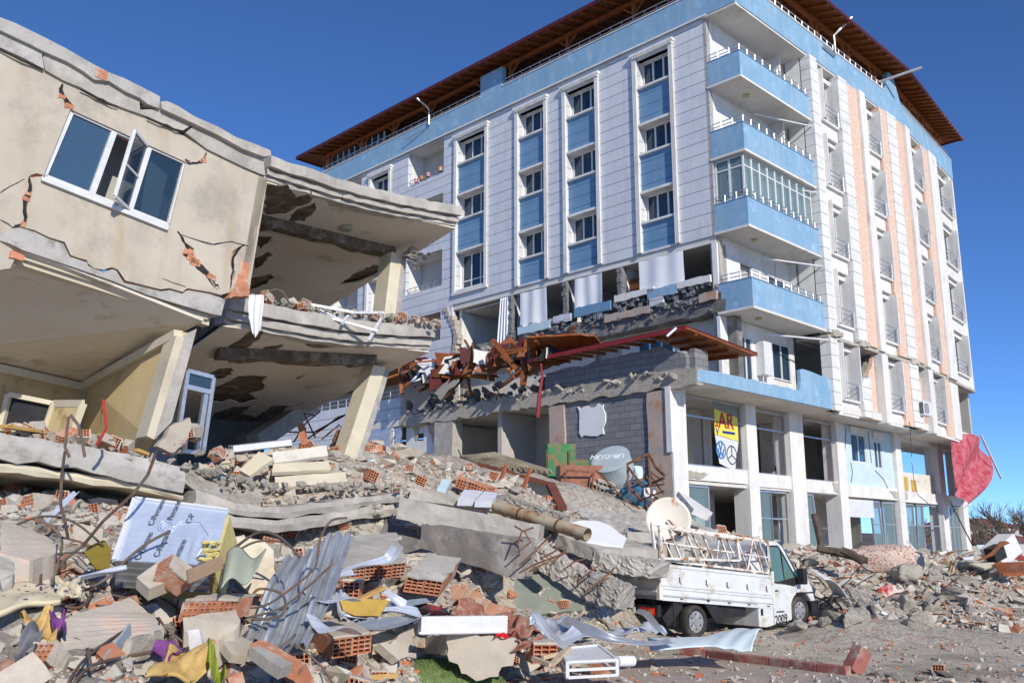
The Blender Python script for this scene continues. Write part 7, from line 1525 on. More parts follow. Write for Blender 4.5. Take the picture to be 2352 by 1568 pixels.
# big pale bonnet like sheet by the kerb
e = [DP(-20, 1175, 15.6), DP(340, 1180, 15.9), DP(480, 1135, 16.0), DP(650, 1098, 15.8), DP(712, 1135, 15.4), DP(640, 1268, 14.8), DP(360, 1228, 15.0), DP(0, 1258, 14.8)]
q = MB()
def bs(u, v):
    k = u * 3; i = min(int(k), 2); f = k - i; tp = [e[0], e[1], e[2].lerp(e[3], .4), e[4]]; bt = [e[7], e[6], e[6].lerp(e[5], .5), e[5]]
    p = tp[i].lerp(tp[i + 1], f).lerp(bt[i].lerp(bt[i + 1], f), v); return p + Vector((0, 0, .10 * math.sin(v * PI) * (.4 + u) + .015 * math.sin(u * 25 + v * 9) * u))
q.grid(bs, 40, 14); o = loose(q, 'pale_blue_sheet', mat('pale_blue_painted_sheet', (.66, .76, .80), (.56, .66, .71), rough=.35, scale=3, bump=.1, c3=(.62, .60, .54), amt3=.15, s3=2), 'large pale blue crumpled sheet lying in front of the rear wheel', 'metal sheet', smooth=True, fix=False); o.modifiers.new('t', 'SOLIDIFY').thickness = .012
# ================================================================== white board, box frame, timber, cushion, bag
q = MB(); a, b = CPt(590, 1118, 12.7), CPt(1172, 1112, 13.2); q.bar(a + Vector((0, 0, -.11)), b + Vector((0, 0, -.11)), .14, .23); q.bar(a + Vector((0, -.075, -.2)), b + Vector((0, -.075, -.2)), .03, .03); loose(q, 'white_board', M['pvc'], 'long white window board lying across the carpet', 'board', bevel=.008)
bx = empty('white_box_frame', CPt(1730, 1420, 12.8), 'white aluminium box frame lying flat at the foot of the pile', 'frame'); g4 = [CPt(1545, 1380, 13.1), CPt(1640, 1315, 13.9), CPt(1800, 1315, 14.2), CPt(1925, 1410, 13.3), CPt(1600, 1425, 12.75)]
g4 = [CPt(1590, 1425, 12.7), CPt(1535, 1335, 13.5), CPt(1800, 1312, 14.0), CPt(1925, 1410, 13.1)]
q = MB(); q.prism(g4, Vector((0, 0, -.03))); adopt(q.build('top_panel', M['pvc']), bx)
q = MB()
for dz in (0, -.10, -.19):
    for p, r in zip(g4, g4[1:] + g4[:1]): q.bar(p + Vector((0, 0, dz)), r + Vector((0, 0, dz)), .04, .035)
for p in g4: q.bar(p, p + Vector((0, 0, -.19)), .045)
adopt(q.build('rails', M['pvc']), bx)
q = MB(); q.tube([CPt(1925, 1420, 13.1), CPt(2030, 1418, 13.3)], .07, 16); loose(q, 'white_roll', M['curtain'], 'short white roll at the corner of the white box frame', 'roll', smooth=False)
q = MB(); pts = [CPt(1360, 1400, 12.9), CPt(1480, 1445, 12.6), CPt(1600, 1330, 13.3)]; q.bar(pts[0], pts[1], .07, .05); q.bar(pts[1], pts[2], .07, .05); q.bar(CPt(1420, 1395, 13), CPt(1530, 1370, 13.2), .05, .05); loose(q, 'wooden_frame_corner', mat('pale_timber', (.58, .48, .34), (.48, .38, .25), rough=.8, scale=4), 'pale wooden frame corner left of the white box frame', 'timber')
def timber(name, a, b, w, h, m, label, cat='plank', group=None): q = MB(); q.bar(a, b, w, h); return loose(q, name, m, label, cat, group, bevel=.004)
mpl = mat('yellow_pine', (.60, .38, .14), (.48, .28, .09), rough=.7, scale=3, bump=.2)
timber('plank', G('C', 165, 1535, .03), G('C', 425, 1515, .03), .10, .06, mpl, 'yellow plank lying beside the grass patch')
timber('plank', G('C', 165, 1500, .03), G('C', 215, 1495, .03), .08, .08, mpl, 'short yellow block beside the grass patch')
timber('plank', BP(710, 1430, 7.9), BP(880, 1200, 8.4), .02, .11, mat('blue_grey_board', (.36, .42, .46), (.28, .33, .37), rough=.6), 'blue grey board lying on the coarse slab edge')
timber('plank', BP(1270, 850, 8.7), BP(1500, 750, 9.1), .03, .12, mat('brown_board', (.38, .27, .18), (.3, .2, .13), rough=.7), 'brown board leaning on the foot of the silver box')
timber('plank', CPt(165, 1010, 12.3), CPt(350, 920, 12.8), .09, .04, mpl, 'yellow batten sticking up behind the cushion')
timber('plank', BP(40, 1370, 13.0) if False else P('A', 20, 1360, 13.15), P('A', 350, 1410, 14.1), .14, .05, mpl, 'fresh yellow plank on the floor edge of the open room')
timber('plank', P('A', 920, 1520, 14.6), P('A', 1000, 1550, 14.8), .1, .05, mpl, 'short yellow plank on the kinked floor slab')
q = MB(); cu = [CPt(40, 988, 12.2), CPt(360, 1000, 12.5), CPt(290, 1112, 12.0), CPt(150, 1112, 11.9), CPt(70, 1080, 11.95)]; q.prism(cu, Vector((.05, .12, -.02))); o = loose(q, 'cushion', mat('mustard_foam', (.62, .42, .10), (.52, .33, .07), rough=.95, scale=4, bump=.4), 'mustard yellow foam cushion half buried among the sheets', 'cushion', bevel=.02)
q = MB(); v, f = hull(5, .9, .45, .4, 24); p = CPt(600, 1050, 13.3); q.add([tuple(p + Vector(a) * .8) for a in v], f); o = loose(q, 'bag', mat('red_bag', (.42, .03, .04), (.25, .02, .03), rough=.7, c3=(.02, .02, .025), amt3=.7, s3=2.5), 'red and black bag lying below the dusty plaster plate', 'bag'); o.scale = (1, .7, .6)
def cloth(name, c4, amp, m, label, seed=0, nu=36, nv=26, cat='cloth', thick=0, f=6):
    TL, TR, BR, BL = [Vector(p) for p in c4]; n = (TR - TL).cross(BL - TL).normalized(); n = n if n.dot(O_ - TL) > 0 else -n; rg = rnd(seed); a = [rg.uniform(0, 6) for _ in range(6)]; ez = (TR - TL) * .035; ey = (BL - TL) * .04
    def fn(u, v):
        return TL.lerp(TR, u).lerp(BL.lerp(BR, u), v) + n * amp * (math.sin(u * f + a[0] + 2 * math.sin(v * 3 + a[1])) + .6 * math.sin(v * f * 1.4 + a[2] + u * 3) + .35 * math.sin((u + v) * f * 2.6 + a[3])) + ez * math.sin(v * 9 + a[4]) + ey * math.sin(u * 8 + a[5])
    q = MB(); q.grid(fn, nu, nv); o = loose(q, name, m, label, cat, smooth=True, fix=False)
    if thick: o.modifiers.new('t', 'SOLIDIFY').thickness = thick
    return o
mrug = mat('red_brown_carpet', (.36, .14, .10), (.26, .10, .075), rough=.95, scale=6, bump=.4, c3=(.40, .32, .20), amt3=.45, s3=9)
cloth('carpet', [CPt(840, 1010, 14.3), CPt(1050, 1060, 14.8), CPt(1260, 1180, 14.2), CPt(800, 1110, 13.6)], .06, mrug, 'patterned red brown carpet rumpled behind the white board', 1, cat='carpet', thick=.02)
cloth('carpet', [CPt(1030, 1180, 13.6), CPt(1250, 1120, 14.3), CPt(1420, 1250, 13.7), CPt(1200, 1260, 13.2)], .06, mrug, 'folded carpet end right of the white board', 2, cat='carpet', thick=.02, f=9)
cloth('carpet', [CPt(900, 1190, 13.5), CPt(1060, 1190, 13.6), CPt(1250, 1250, 13.2), CPt(1100, 1250, 13.1)], .05, mat('plain_red_carpet', (.40, .12, .09), (.3, .08, .06), rough=.95), 'plain red carpet fold above the upright beige plate', 3, cat='carpet', thick=.02)
cloth('red_cloth', [CPt(1110, 1215, 13.2), CPt(1150, 1212, 13.3), CPt(1200, 1260, 13.0), CPt(1100, 1255, 12.9)], .02, mat('bright_red_cloth', (.65, .01, .015), rough=.8), 'small bright red cloth on top of the upright beige plate', 4)
cloth('carpet', [CPt(1240, 1290, 13.0), CPt(1400, 1270, 13.4), CPt(1330, 1350, 13.1), CPt(1245, 1350, 12.9)], .05, mrug, 'carpet end hanging down beside the upright beige plate', 5, cat='carpet', thick=.02)
mfl = mat('cream_flowered_cotton', (.68, .60, .42), (.60, .52, .35), rough=.9, scale=3, bump=.2)
def flfn(nt, vec, src):
    v = nt.nodes.new('ShaderNodeTexVoronoi'); v.inputs['Scale'].default_value = 15; nt.links.new(vec, v.inputs['Vector']); s = nt.nodes.new('ShaderNodeSeparateColor'); nt.links.new(v.outputs['Color'], s.inputs[0])
    n = nt.nodes.new('ShaderNodeTexNoise'); n.inputs['Scale'].default_value = 30; nt.links.new(vec, n.inputs['Vector'])
    f = mathn(nt, 'MULTIPLY', mathn(nt, 'LESS_THAN', mathn(nt, 'ADD', v.outputs['Distance'], mathn(nt, 'MULTIPLY', n.outputs['Fac'], .35)), .5), mathn(nt, 'GREATER_THAN', s.outputs[0], .5))
    return mixc(nt, f, src, mixc(nt, mathn(nt, 'GREATER_THAN', s.outputs[1], .6), (.14, .12, .12), (.22, .07, .22))), None
overlay(mfl, flfn)
def pillow(p, sx, sy, sz, m, label, rz=0, name='mattress', cat='mattress', seed=0):
    q = MB(); rg = rnd(seed); a = [rg.uniform(0, 6) for _ in range(4)]
    def fn(u, v):
        t, f = u * 2 * PI, (v - .5) * PI; x, y, z = math.cos(f) * math.cos(t), math.cos(f) * math.sin(t), math.sin(f); k = 1 + .11 * math.sin(x * 6 + a[0]) * math.sin(y * 5 + a[1]) + .07 * math.sin(x * 13 + a[2]) * math.sin(z * 9 + y * 11) + .03 * math.sin(x * 31 + y * 23)
        sg = lambda w_: math.copysign(abs(w_) ** .65, w_); return Vector((sg(x) * sx * k, sg(y) * sy * k, z * sz * k))
    q.grid(fn, 48, 24); o = q.build(name, m, smooth=True, fix=False); o.location = p; o.rotation_euler = (.15, -.1, rz); return tag(o, label, cat)
cloth('mattress_cover', [BP(0, 950, 9.0), BP(330, 905, 9.1), BP(420, 1050, 8.6), BP(-20, 1110, 8.2)], .02, mfl, 'flower patterned cream mattress cover in the near left rubble', 31, 50, 40, 'mattress cover', .05, 3)
cloth('cushion_cover', [BP(370, 870, 9.2), BP(540, 880, 9.2), BP(560, 1000, 8.8), BP(400, 990, 8.7)], .02, mfl, 'smaller flower patterned cushion cover behind the mattress cover', 32, 40, 30, 'cushion cover', .02)
myl = mat('yellow_cotton', (.62, .44, .17), (.52, .34, .12), rough=.9, scale=12, bump=.3, c3=(.40, .22, .07), amt3=.3, s3=14)
mpu = mat('purple_cloth', (.22, .07, .26), (.15, .045, .18), rough=.8, scale=5)
cloth('yellow_cloth', [BP(120, 1120, 8.2), BP(360, 1090, 8.4), BP(390, 1380, 7.8), BP(210, 1260, 7.9)], .05, myl, 'torn yellow cloth hanging in the near left rubble', 11)
cloth('purple_cloth', [BP(330, 1090, 8.3), BP(440, 1100, 8.3), BP(450, 1240, 8.0), BP(360, 1230, 8.0)], .04, mpu, 'purple cloth scrap beside the torn yellow cloth', 12)
cloth('grey_cloth', [BP(180, 1160, 8.0), BP(300, 1180, 8.0), BP(220, 1420, 7.6), BP(100, 1400, 7.6)], .05, mat('grey_wadding', (.22, .22, .24), (.14, .14, .16), rough=.95), 'dark grey wadding left of the large pale slab', 13)
cloth('cloth_bundle', [BP(1130, 1350, 8.3), BP(1430, 1330, 8.5), BP(1400, 1480, 8.0), BP(980, 1568, 7.5)], .045, myl, 'ochre flowered cloth bundle at the bottom edge of the picture', 4, 60, 40, 'cloth', .03, 5)
cloth('green_cloth', [BP(1370, 1290, 8.4), BP(1450, 1300, 8.4), BP(1535, 1570, 7.6), BP(1440, 1580, 7.6)], .05, mat('lime_cloth', (.36, .42, .05), (.26, .32, .03), rough=.9), 'lime green cloth hanging beside the ochre bundle', 14)
cloth('purple_cloth', [BP(1100, 1275, 8.5), BP(1270, 1330, 8.4), BP(1130, 1420, 8.1), BP(1000, 1375, 8.2)], .03, mpu, 'purple cloth fold above the ochre bundle', 15)
plate([BP(1270, 1215, 8.5), BP(1350, 1200, 8.5), BP(1370, 1310, 8.4), BP(1285, 1345, 8.4)], .1, 'white_block', M['white'], 'small white plaster block above the ochre bundle', 'block', j=.008)
plate([BP(1520, 1290, 8.9), BP(1600, 1240, 9.2), BP(1700, 1290, 9.2), BP(1680, 1370, 8.9), BP(1560, 1390, 8.8)], .08, 'tan_plate', M['beige'], 'tan plaster plate below the rebar, left of the orange shard', 'plate', j=.01)
plate([BP(1700, 1310, 8.9), BP(1780, 1260, 9.1), BP(2060, 1440, 8.9), BP(2030, 1465, 8.7)], .07, 'clay_shard', M['brick'], 'long orange clay shard leaning against a plastered wedge', 'shard', j=.01)
plate([BP(1700, 1330, 8.8), BP(1760, 1310, 8.9), BP(1980, 1440, 8.7), BP(1900, 1460, 8.5)], .1, 'plaster_wedge', M['conc'], 'grey plastered wedge under the long orange shard', 'wedge', j=.01)
plate([BP(600, 640, 9.9), BP(700, 600, 10), BP(750, 660, 9.9), BP(740, 790, 9.6), BP(650, 800, 9.6), BP(570, 680, 9.8)], .02, 'brass_dish', mat('olive_brass', (.36, .28, .05), (.28, .2, .03), rough=.4, metal=.3), 'olive yellow plate left of the silver box', 'plate', j=.004)
# piece of broken wall on the foot of the silver box
plate([BP(930, 870, 8.9), BP(1080, 725, 9.1), BP(1150, 790, 9.1), BP(1180, 860, 9.0), BP(1010, 920, 8.8)], .14, 'wall_lump', M['beige'], 'plastered wall lump in front of the silver box', 'wall piece', j=.015)
place('hollow_brick', brick_me[4], BP(1180, 840, 9.0), (.9, .6, .8), 1.0, 'red brick end stuck in the wall lump before the silver box', 'brick', None)
# ================================================================== rebar
def wire(name, c, pts, r, label, group, lift=.045, ymax=99, m='rebar', cat='rebar'):
    P3 = [G(c, x, y, lift, ymax) for x, y in pts]; out = []
    for i in range(len(P3) - 1):
        p0, p1, p2, p3 = P3[max(i - 1, 0)], P3[i], P3[i + 1], P3[min(i + 2, len(P3) - 1)]
        for k in range(5): f = k / 5; out.append(.5 * ((2 * p1) + (p2 - p0) * f + (2 * p0 - 5 * p1 + 4 * p2 - p3) * f * f + (3 * p1 - p0 - 3 * p2 + p3) * f ** 3))
    out.append(P3[-1]); q = MB(); q.tube(out, r, 6); o = loose(q, name, M[m], label, cat, group, smooth=True); return o
for k, pts in enumerate(([(1060, 0), (1000, 160), (900, 290), (700, 470), (560, 640), (430, 740), (400, 790)], [(440, 0), (415, 180), (410, 360), (440, 480), (460, 590)])):
    q = MB(); q.tube([P('B', x, y, 9.6 + .1 * math.sin(i * 2)) for i, (x, y) in enumerate(pts)], .016, 6); loose(q, 'rebar', M['rebar'], ('long rebar arching from the floor slab down into the near rubble', 'upright wavy rebar left of the long arching one')[k], 'rebar')
gp = 'tangled rebars in the near left rubble'
for k, pts in enumerate(([(1150, 540), (1000, 620), (860, 730), (720, 860), (560, 950), (420, 1000)], [(190, 810), (240, 740), (420, 690), (600, 690), (740, 740), (830, 790)], [(1410, 650), (1250, 760), (1130, 840), (1000, 870), (900, 930), (700, 950), (560, 920), (450, 830)],
    [(280, 790), (280, 950), (340, 1010), (450, 1040), (550, 1020)], [(830, 800), (1000, 940), (1170, 1040), (1380, 1200), (1530, 1340), (1700, 1440), (1800, 1400), (2000, 1240)], [(460, 1568), (560, 1420), (720, 1290), (930, 1160), (1060, 1130), (1200, 1150)],
    [(500, 1568), (620, 1450), (850, 1390), (1040, 1350), (1140, 1280)], [(1030, 940), (1040, 1050), (1110, 1180), (1250, 1300)], [(1210, 970), (1190, 1100), (1160, 1250), (1120, 1300)], [(1520, 710), (1720, 560), (1850, 560), (1960, 640), (2030, 720)], [(1440, 820), (1600, 680), (1740, 610), (1900, 610)],
    [(2346, 450), (2240, 470), (2170, 580), (2150, 700), (2120, 800), (1980, 920), (1800, 1040), (1650, 1060)], [(1570, 1568), (1590, 1380), (1640, 1140), (1700, 990), (1760, 930), (1900, 960), (1930, 1050), (1880, 1120), (1700, 1140)], [(2250, 1568), (2150, 1430), (1990, 1300)], [(100, 500), (300, 440), (500, 480), (700, 640)], [(590, 1340), (620, 1480)],
    [(650, 1040), (820, 1080), (980, 1100), (1030, 1060)], [(900, 980), (980, 1090), (990, 1200), (1060, 1300)], [(230, 450), (360, 520), (420, 620), (380, 800), (350, 900)], [(830, 790), (850, 900), (820, 960)], [(1220, 1160), (1240, 1040), (1290, 980), (1390, 1020), (1440, 1120), (1370, 1250)], [(1200, 960), (1270, 920), (1370, 880), (1440, 970)],
    [(600, 760), (760, 800), (900, 810), (1020, 860), (1150, 870)], [(360, 570), (560, 620), (700, 700), (840, 830)], [(940, 1000), (1100, 900), (1240, 860)], [(560, 830), (640, 930), (800, 980), (930, 1000)], [(1650, 1130), (1900, 1060), (2100, 900), (2250, 760)], [(380, 1030), (520, 1060), (600, 1000), (640, 880)])):
    wire('rebar', 'B', pts, .0115 if k % 3 else .015, 'bent rebar in the tangle of rods around the silver box', gp, .05 if k != 0 else .09, 10.4)
for k, pts in enumerate(([(960, 950), (990, 860), (1070, 830)], [(970, 1090), (1060, 1010), (1190, 880)], [(970, 1140), (1080, 1080), (1300, 1000)], [(1040, 1130), (1110, 1090), (1180, 1060), (1130, 1000)], [(1360, 1200), (1430, 1150), (1525, 1080)], [(1530, 1180), (1590, 1140), (1620, 1100)], [(1430, 1260), (1500, 1210), (1580, 1170)],
    [(1270, 1120), (1350, 1060), (1420, 1045)], [(1180, 1090), (1250, 1020), (1290, 980)], [(940, 820), (1010, 860), (1050, 930), (960, 1000)], [(1120, 1040), (1200, 1000), (1260, 960)])):
    q = MB(); q.tube([P('K', x, y, 15.4) for x, y in pts], .014, 6); loose(q, 'rusty_rebar', M['rust'], 'rusty rebar sticking out of the broken beam beside the pick-up', 'rebar', 'rusty rebars of the broken beam')
for k, pts in enumerate(([(470, 1568), (440, 1500), (465, 1300), (480, 1285), (530, 1350), (550, 1420), (575, 1568)],)):
    q = MB(); q.tube([P('A', x, y, 12.8) for x, y in pts], .022, 6); loose(q, 'bent_rebar', M['rebar'], 'thick rebar bent into a hook before the open room', 'rebar')
q = MB(); q.tube([P('A', x, y, 13.6) for x, y in ((650, 1490), (690, 1430), (720, 1370), (715, 1290), (702, 1240), (700, 1180))], .022, 6); loose(q, 'red_hose', mat('red_hose', (.45, .05, .04)), 'red hose standing up on the floor edge of the open room', 'hose')
q = MB()
for pts in ([(2140, 1440), (2060, 1270), (2140, 1290)], [(2060, 1460), (2200, 1370), (2290, 1300), (2350, 1280)], [(1990, 1470), (2080, 1330), (2170, 1260)], [(2180, 1450), (2300, 1350), (2340, 1400)], [(1960, 1400), (2130, 1400), (2330, 1290)]): q.tube([P('A', x, y, 21.5) for x, y in pts], .02, 5)
loose(q, 'bent_rods', M['rust'], 'bunch of bent rusty rods behind the balcony pillar', 'rods')
plate([P('A', 2262, 1450, 20.6), P('A', 2290, 1380, 20.6), P('A', 2400, 1390, 20.7), P('A', 2380, 1500, 20.7), P('A', 2290, 1530, 20.6)], .3, 'rusty_box', M['rust'], 'rusty brown box behind the balcony pillar', 'box', j=.01)
plate([P('A', 2000, 1330, 21.0), P('A', 2050, 1335, 21.0), P('A', 2095, 1470, 21.0), P('A', 2050, 1480, 21.0)], .15, 'brick_post', M['brick'], 'leaning post of broken orange brick left of the balcony pillar', 'post', j=.03, step=.06)
# bricks resting on the ledges of the beige house
rg = rnd(19)
def ledge(pts, n, label, grp, Ys, c='A'):
    for k in range(n):
        t = rg.random() * (len(pts) - 1); i = min(int(t), len(pts) - 2); f = t - i; x = pts[i][0] + (pts[i + 1][0] - pts[i][0]) * f + rg.uniform(-8, 8); y = pts[i][1] + (pts[i + 1][1] - pts[i][1]) * f; p = P(c, x, y, Ys[0] + (Ys[1] - Ys[0]) * t / (len(pts) - 1) + .2)
        br = rg.random() < .6; place('hollow_brick' if br else 'plaster_lump', (brick_me if br else rock_me)[rg.randrange(5)], p + Vector((0, 0, .03)), (rg.uniform(-.6, .6), rg.uniform(-.6, .6), rg.uniform(-2.4, -.6)), rg.uniform(.7, 1.1) if br else rg.uniform(.12, .22), label[0 if br else 1], 'brick' if br else 'plaster lump', grp + (' bricks' if br else ' lumps'))
ledge([(1720, 480), (1900, 520), (2060, 560), (2200, 590)], 12, ('hollow brick lying on the middle balcony of the beige house', 'lump of rubble lying on the middle balcony of the beige house'), 'middle balcony', (16.6, 18.5))
ledge([(10, 1395), (300, 1420), (700, 1475), (900, 1520)], 16, ('hollow brick on the floor edge of the open room', 'lump of rubble on the floor edge of the open room'), 'open room edge', (13.3, 14.8))
ledge([(1100, 1540), (1200, 1500), (1240, 1420), (1320, 1400), (1330, 1480)], 14, ('hollow brick heaped at the foot of the white balcony door', 'lump of rubble at the foot of the white balcony door'), 'door foot', (15.0, 15.8))
ledge([(1290, 1560), (1450, 1560), (1540, 1568)], 6, ('hollow brick on the kinked slab', 'lump of rubble on the kinked slab'), 'kinked slab', (15.4, 16.2))
ledge([(1000, 640), (1250, 640), (1520, 680)], 10, ('hollow brick at the outer end of the middle balcony', 'lump of rubble at the outer end of the middle balcony'), 'outer balcony', (19.2, 20.2), 'E')
# ================================================================== wrecked timber porch roof on the terrace
wr = empty('porch_roof_wreck', HP(-3.5, 3, 7.6), 'collapsed orange timber porch roof with a dark red edge resting on the terrace wall', 'roof', rz=RZ)
def wb(mb, name, m, **k): return mb.build(name, m, wr, local=True, **k)
_off = Vector((-3.5, 3, 7.6))
def wl(mb): mb.v = [tuple(Vector((v[1] * 0 + v[0], v[1], v[2])) - _off) for v in mb.v]; return mb
ep = [(-4.15, 6.3, 8.0), (-4.15, -.15, 8.12), (1.2, -.75, 7.35), (.3, 1.2, 7.5), (-1.8, 3.2, 8.35), (-3.2, 6.2, 7.75)]
q = MB(); q.prism([(-4.15, 6.3, 8.0), (-4.15, -.15, 8.12), (-2.2, 2.6, 8.55), (-3.0, 6.2, 8.1)], (0, 0, .05)); q.prism([(-4.15, -.15, 8.12), (-1.2, -.75, 7.62), (-1.3, 1.1, 7.8), (-2.2, 2.6, 8.55)], (0, 0, .05)); wb(wl(q), 'boarding', M['wood'])
q = MB(); q.prism([(-4.15, 6.3, 8.055), (-4.15, -.15, 8.175), (-2.2, 2.6, 8.605), (-3.0, 6.2, 8.155)], (0, 0, .06)); q.prism([(-4.15, -.15, 8.175), (-1.2, -.75, 7.675), (-1.3, 1.1, 7.855), (-2.2, 2.6, 8.605)], (0, 0, .06)); wb(wl(q), 'tiles', M['tile'])
q = MB(); q.bar((-4.17, 6.35, 8.02), (-4.17, -.17, 8.14), .07, .12); wb(wl(q), 'eave_board', M['redpaint'])
q = MB()
for k in range(12): y = .3 + k * .52; q.bar((-4.1, y, 8.16 - y * .033), (-2.7, y + .2, 8.34 - y * .04), .07, .11)
for k in range(5): x = -3.7 + k * .56; z = 8.1 - (x + 4.1) * .17; q.bar((x, -.2, z), (x + .2, 1.3, z + .12), .07, .11)
each(wl(q), 'rafter', M['wood'], wr, local=True)
q = MB(); q.tube([(-4.3, .1, 8.15), (-4.5, .3, 7.9)], .05, 8); wb(wl(q), 'gutter_outlet', M['metal'])
FP_ = lambda x, y, Y: P('F', x, y, Y)
def wplate(pts, Y, m, name, label, cat='timber', th=.06, j=.03, grp=None): return plate([P('N', x, y, Y if not isinstance(Y, list) else Y[i]) for i, (x, y) in enumerate(pts)], th, name, M[m] if isinstance(m, str) else m, label, cat, grp, j=j, step=.2)
wplate([(1860, 690), (2200, 640), (2500, 610), (2760, 620), (2900, 800), (2500, 900), (2100, 900), (1870, 780)], [30.6, 30.4, 30.2, 30.2, 30.8, 31.5, 31.8, 31.2], 'wood', 'fallen_boarding', 'upturned orange timber roof panel left of the long red-edged porch roof', 'roof panel')
wplate([(1900, 760), (2350, 860), (2450, 960), (1900, 1160), (1860, 1000)], 31.5, 'woodd', 'fallen_boarding', 'darker timber panel hanging under the upturned panel', 'roof panel')
wplate([(800, 1120), (1050, 1070), (1430, 990), (1500, 1040), (1480, 1170), (1100, 1180), (820, 1160)], [35, 34.5, 33.8, 33.6, 34, 35, 35.4], 'wood', 'fallen_boarding', 'sagging orange roof panel with torn tiles in the middle of the wreck', 'roof panel')
wplate([(130, 970), (350, 980), (480, 1160), (350, 1140), (200, 1050)], [36.8, 36.6, 36, 36.4, 37], 'woodd', 'fallen_boarding', 'dark timber panel at the left end of the wreck', 'roof panel')
wplate([(330, 975), (420, 970), (700, 1150), (640, 1180), (520, 1180), (460, 1080)], 35.3, 'clad', 'fallen_board', 'white sheet slipping over the broken porch roof', 'panel', j=.05)
wplate([(1220, 860), (1420, 860), (1690, 930), (1640, 1030), (1400, 980), (1260, 990)], [35.5, 35.3, 34.5, 34, 34.5, 35], M['white'], 'fallen_board', 'cracked white plaster board on top of the wreck', 'panel', j=.04)
for k, (x0, y0, x1, y1, w_, m, lb) in enumerate(((1390, 690, 1750, 1130, .16, 'wood', 'orange beam leaning down across the wreck'), (1865, 690, 1800, 1310, .18, 'wood', 'upright orange post at the broken edge of the porch roof'), (1540, 890, 1810, 830, .08, 'wood', 'thin orange batten across the wreck'), (125, 970, 160, 1420, .14, 'wood', 'orange porch post at the left end of the terrace'),
        (380, 1390, 760, 1210, .1, 'woodd', 'dark rafter lying under the sagging panel'), (1650, 1000, 1640, 1160, .08, 'wood', 'short orange strut below the leaning beam'), (110, 965, 370, 950, .1, 'woodd', 'dark beam on top of the left porch post'), (200, 1200, 380, 1180, .1, 'wood', 'broken orange beam end beside the left porch post'),
        (1820, 1090, 1900, 1160, .1, 'wood', 'splintered orange stub beside the upright post'), (1560, 1280, 1680, 1190, .1, 'wood', 'orange beam end on the rubble of the terrace'), (2290, 740, 2400, 860, .12, 'wood', 'orange rafter end on the upturned panel'), (1270, 1040, 1000, 1130, .05, 'woodd', 'thin dark batten over the sagging panel'))):
    Y0 = 36.5 if x0 < 500 else 33.6; q = MB(); q.bar(P('N', x0, y0, Y0 - (1.4 if x0 > 1300 else 0)), P('N', x1, y1, Y0 - (1.8 if x0 > 1300 else .2)), w_); loose(q, 'timber_beam', M[m], lb, 'beam', None)
q = MB(); rg = rnd(6)
for k in range(9): q.bar(P('N', 440 + k * 12, 970 + k * 18, 35.6), P('N', 1000 - k * 30, 905 + k * 22, 35.2), .06)
loose(q, 'plastic_slats', M['pvc'], 'fan of white plastic slats fallen on the porch roof', 'slats')
q = MB()
for pts in ([(2045, 1010), (2060, 1200), (2030, 1400), (2010, 1600), (2000, 1740)],):
    q.tube([P('N', x, y, 29.8) for x, y in pts], [.03, .04, .06, .07, .07], 6)
loose(q, 'red_downpipe', M['redpaint'], 'red strip hanging down from the edge of the porch roof', 'strip')
q = MB(); q.bar(P('N', 1865, 700, 30), P('N', 1875, 1000, 30.5), .05); loose(q, 'dark_cable', M['black'], 'dark cable beside the upright orange post', 'cable')
rg = rnd(14)
for k in range(70):
    y = rg.uniform(3.0, 14.0); x = rg.uniform(-3.3, -.4); s_ = rg.uniform(.15, .42); p = HP(x, y, 6.95 + rg.random() * (.9 if y > 6 else .3) * (1 - abs(x + 1.8) / 3))
    br = k % 5 == 0; place('hollow_brick' if br else 'broken_block', brick_me[4] if br else rock_me[k % 14], p, (rg.random() * 2, rg.random() * 2, rg.random() * 6), 1.2 if br else s_, 'hollow brick among the wreckage on the terrace' if br else 'broken dark block lying on the terrace slab under the porch roof', 'brick' if br else 'block', 'bricks on the terrace' if br else 'broken blocks on the terrace')
for k in range(40):
    t = rg.random(); p = P('N', 820 + t * 600, 900 - t * 60 + rg.uniform(-60, 60), 35.8); place('dark_chunk', rock_me[k % 14], p, (rg.random(), rg.random(), rg.random() * 6), rg.uniform(.15, .38), 'chunk of debris heaped on the porch roof below the torn-open room', 'chunk', 'debris on the porch roof')
# ================================================================== kerb, paving, grass, street things
kr = mat('red_kerb_paint', (.36, .13, .11), (.27, .10, .085), rough=.8, scale=4, bump=.3, c3=(.42, .34, .29), amt3=.35, s3=3)
kp = [atz('D', x, y, .13) for x, y in ((180, 1238), (345, 1250), (560, 1278), (740, 1298), (900, 1318), (1040, 1335), (1230, 1355))]
for k, (a, b) in enumerate(zip(kp, kp[1:])):
    a = a.lerp(b, .01); d = (b - a).normalized(); n = Vector((-d.y, d.x, 0)); n = n if n.y > 0 else -n; q = MB(); q.hexa([a - Vector((0, 0, .16)), b - Vector((0, 0, .16)), b + n * .15 - Vector((0, 0, .16)), a + n * .15 - Vector((0, 0, .16))], [a, b, b + n * .15, a + n * .15]); loose(q, 'kerb_stone', kr, 'dusty red kerb stone in the row beside the pick-up', 'kerb stone', 'red kerb stones', bevel=.012)
q = MB(); p = atz('D', 1265, 1395, .0); q.box(-.12, .12, -.1, .1, 0, .42); q.xform(Matrix.Translation(p) @ Matrix.Rotation(.5, 4, 'Z') @ Matrix.Rotation(.7, 4, 'Y')); loose(q, 'kerb_stone', kr, 'loose red kerb stone tipped up at the end of the kerb', 'kerb stone', None, bevel=.012)
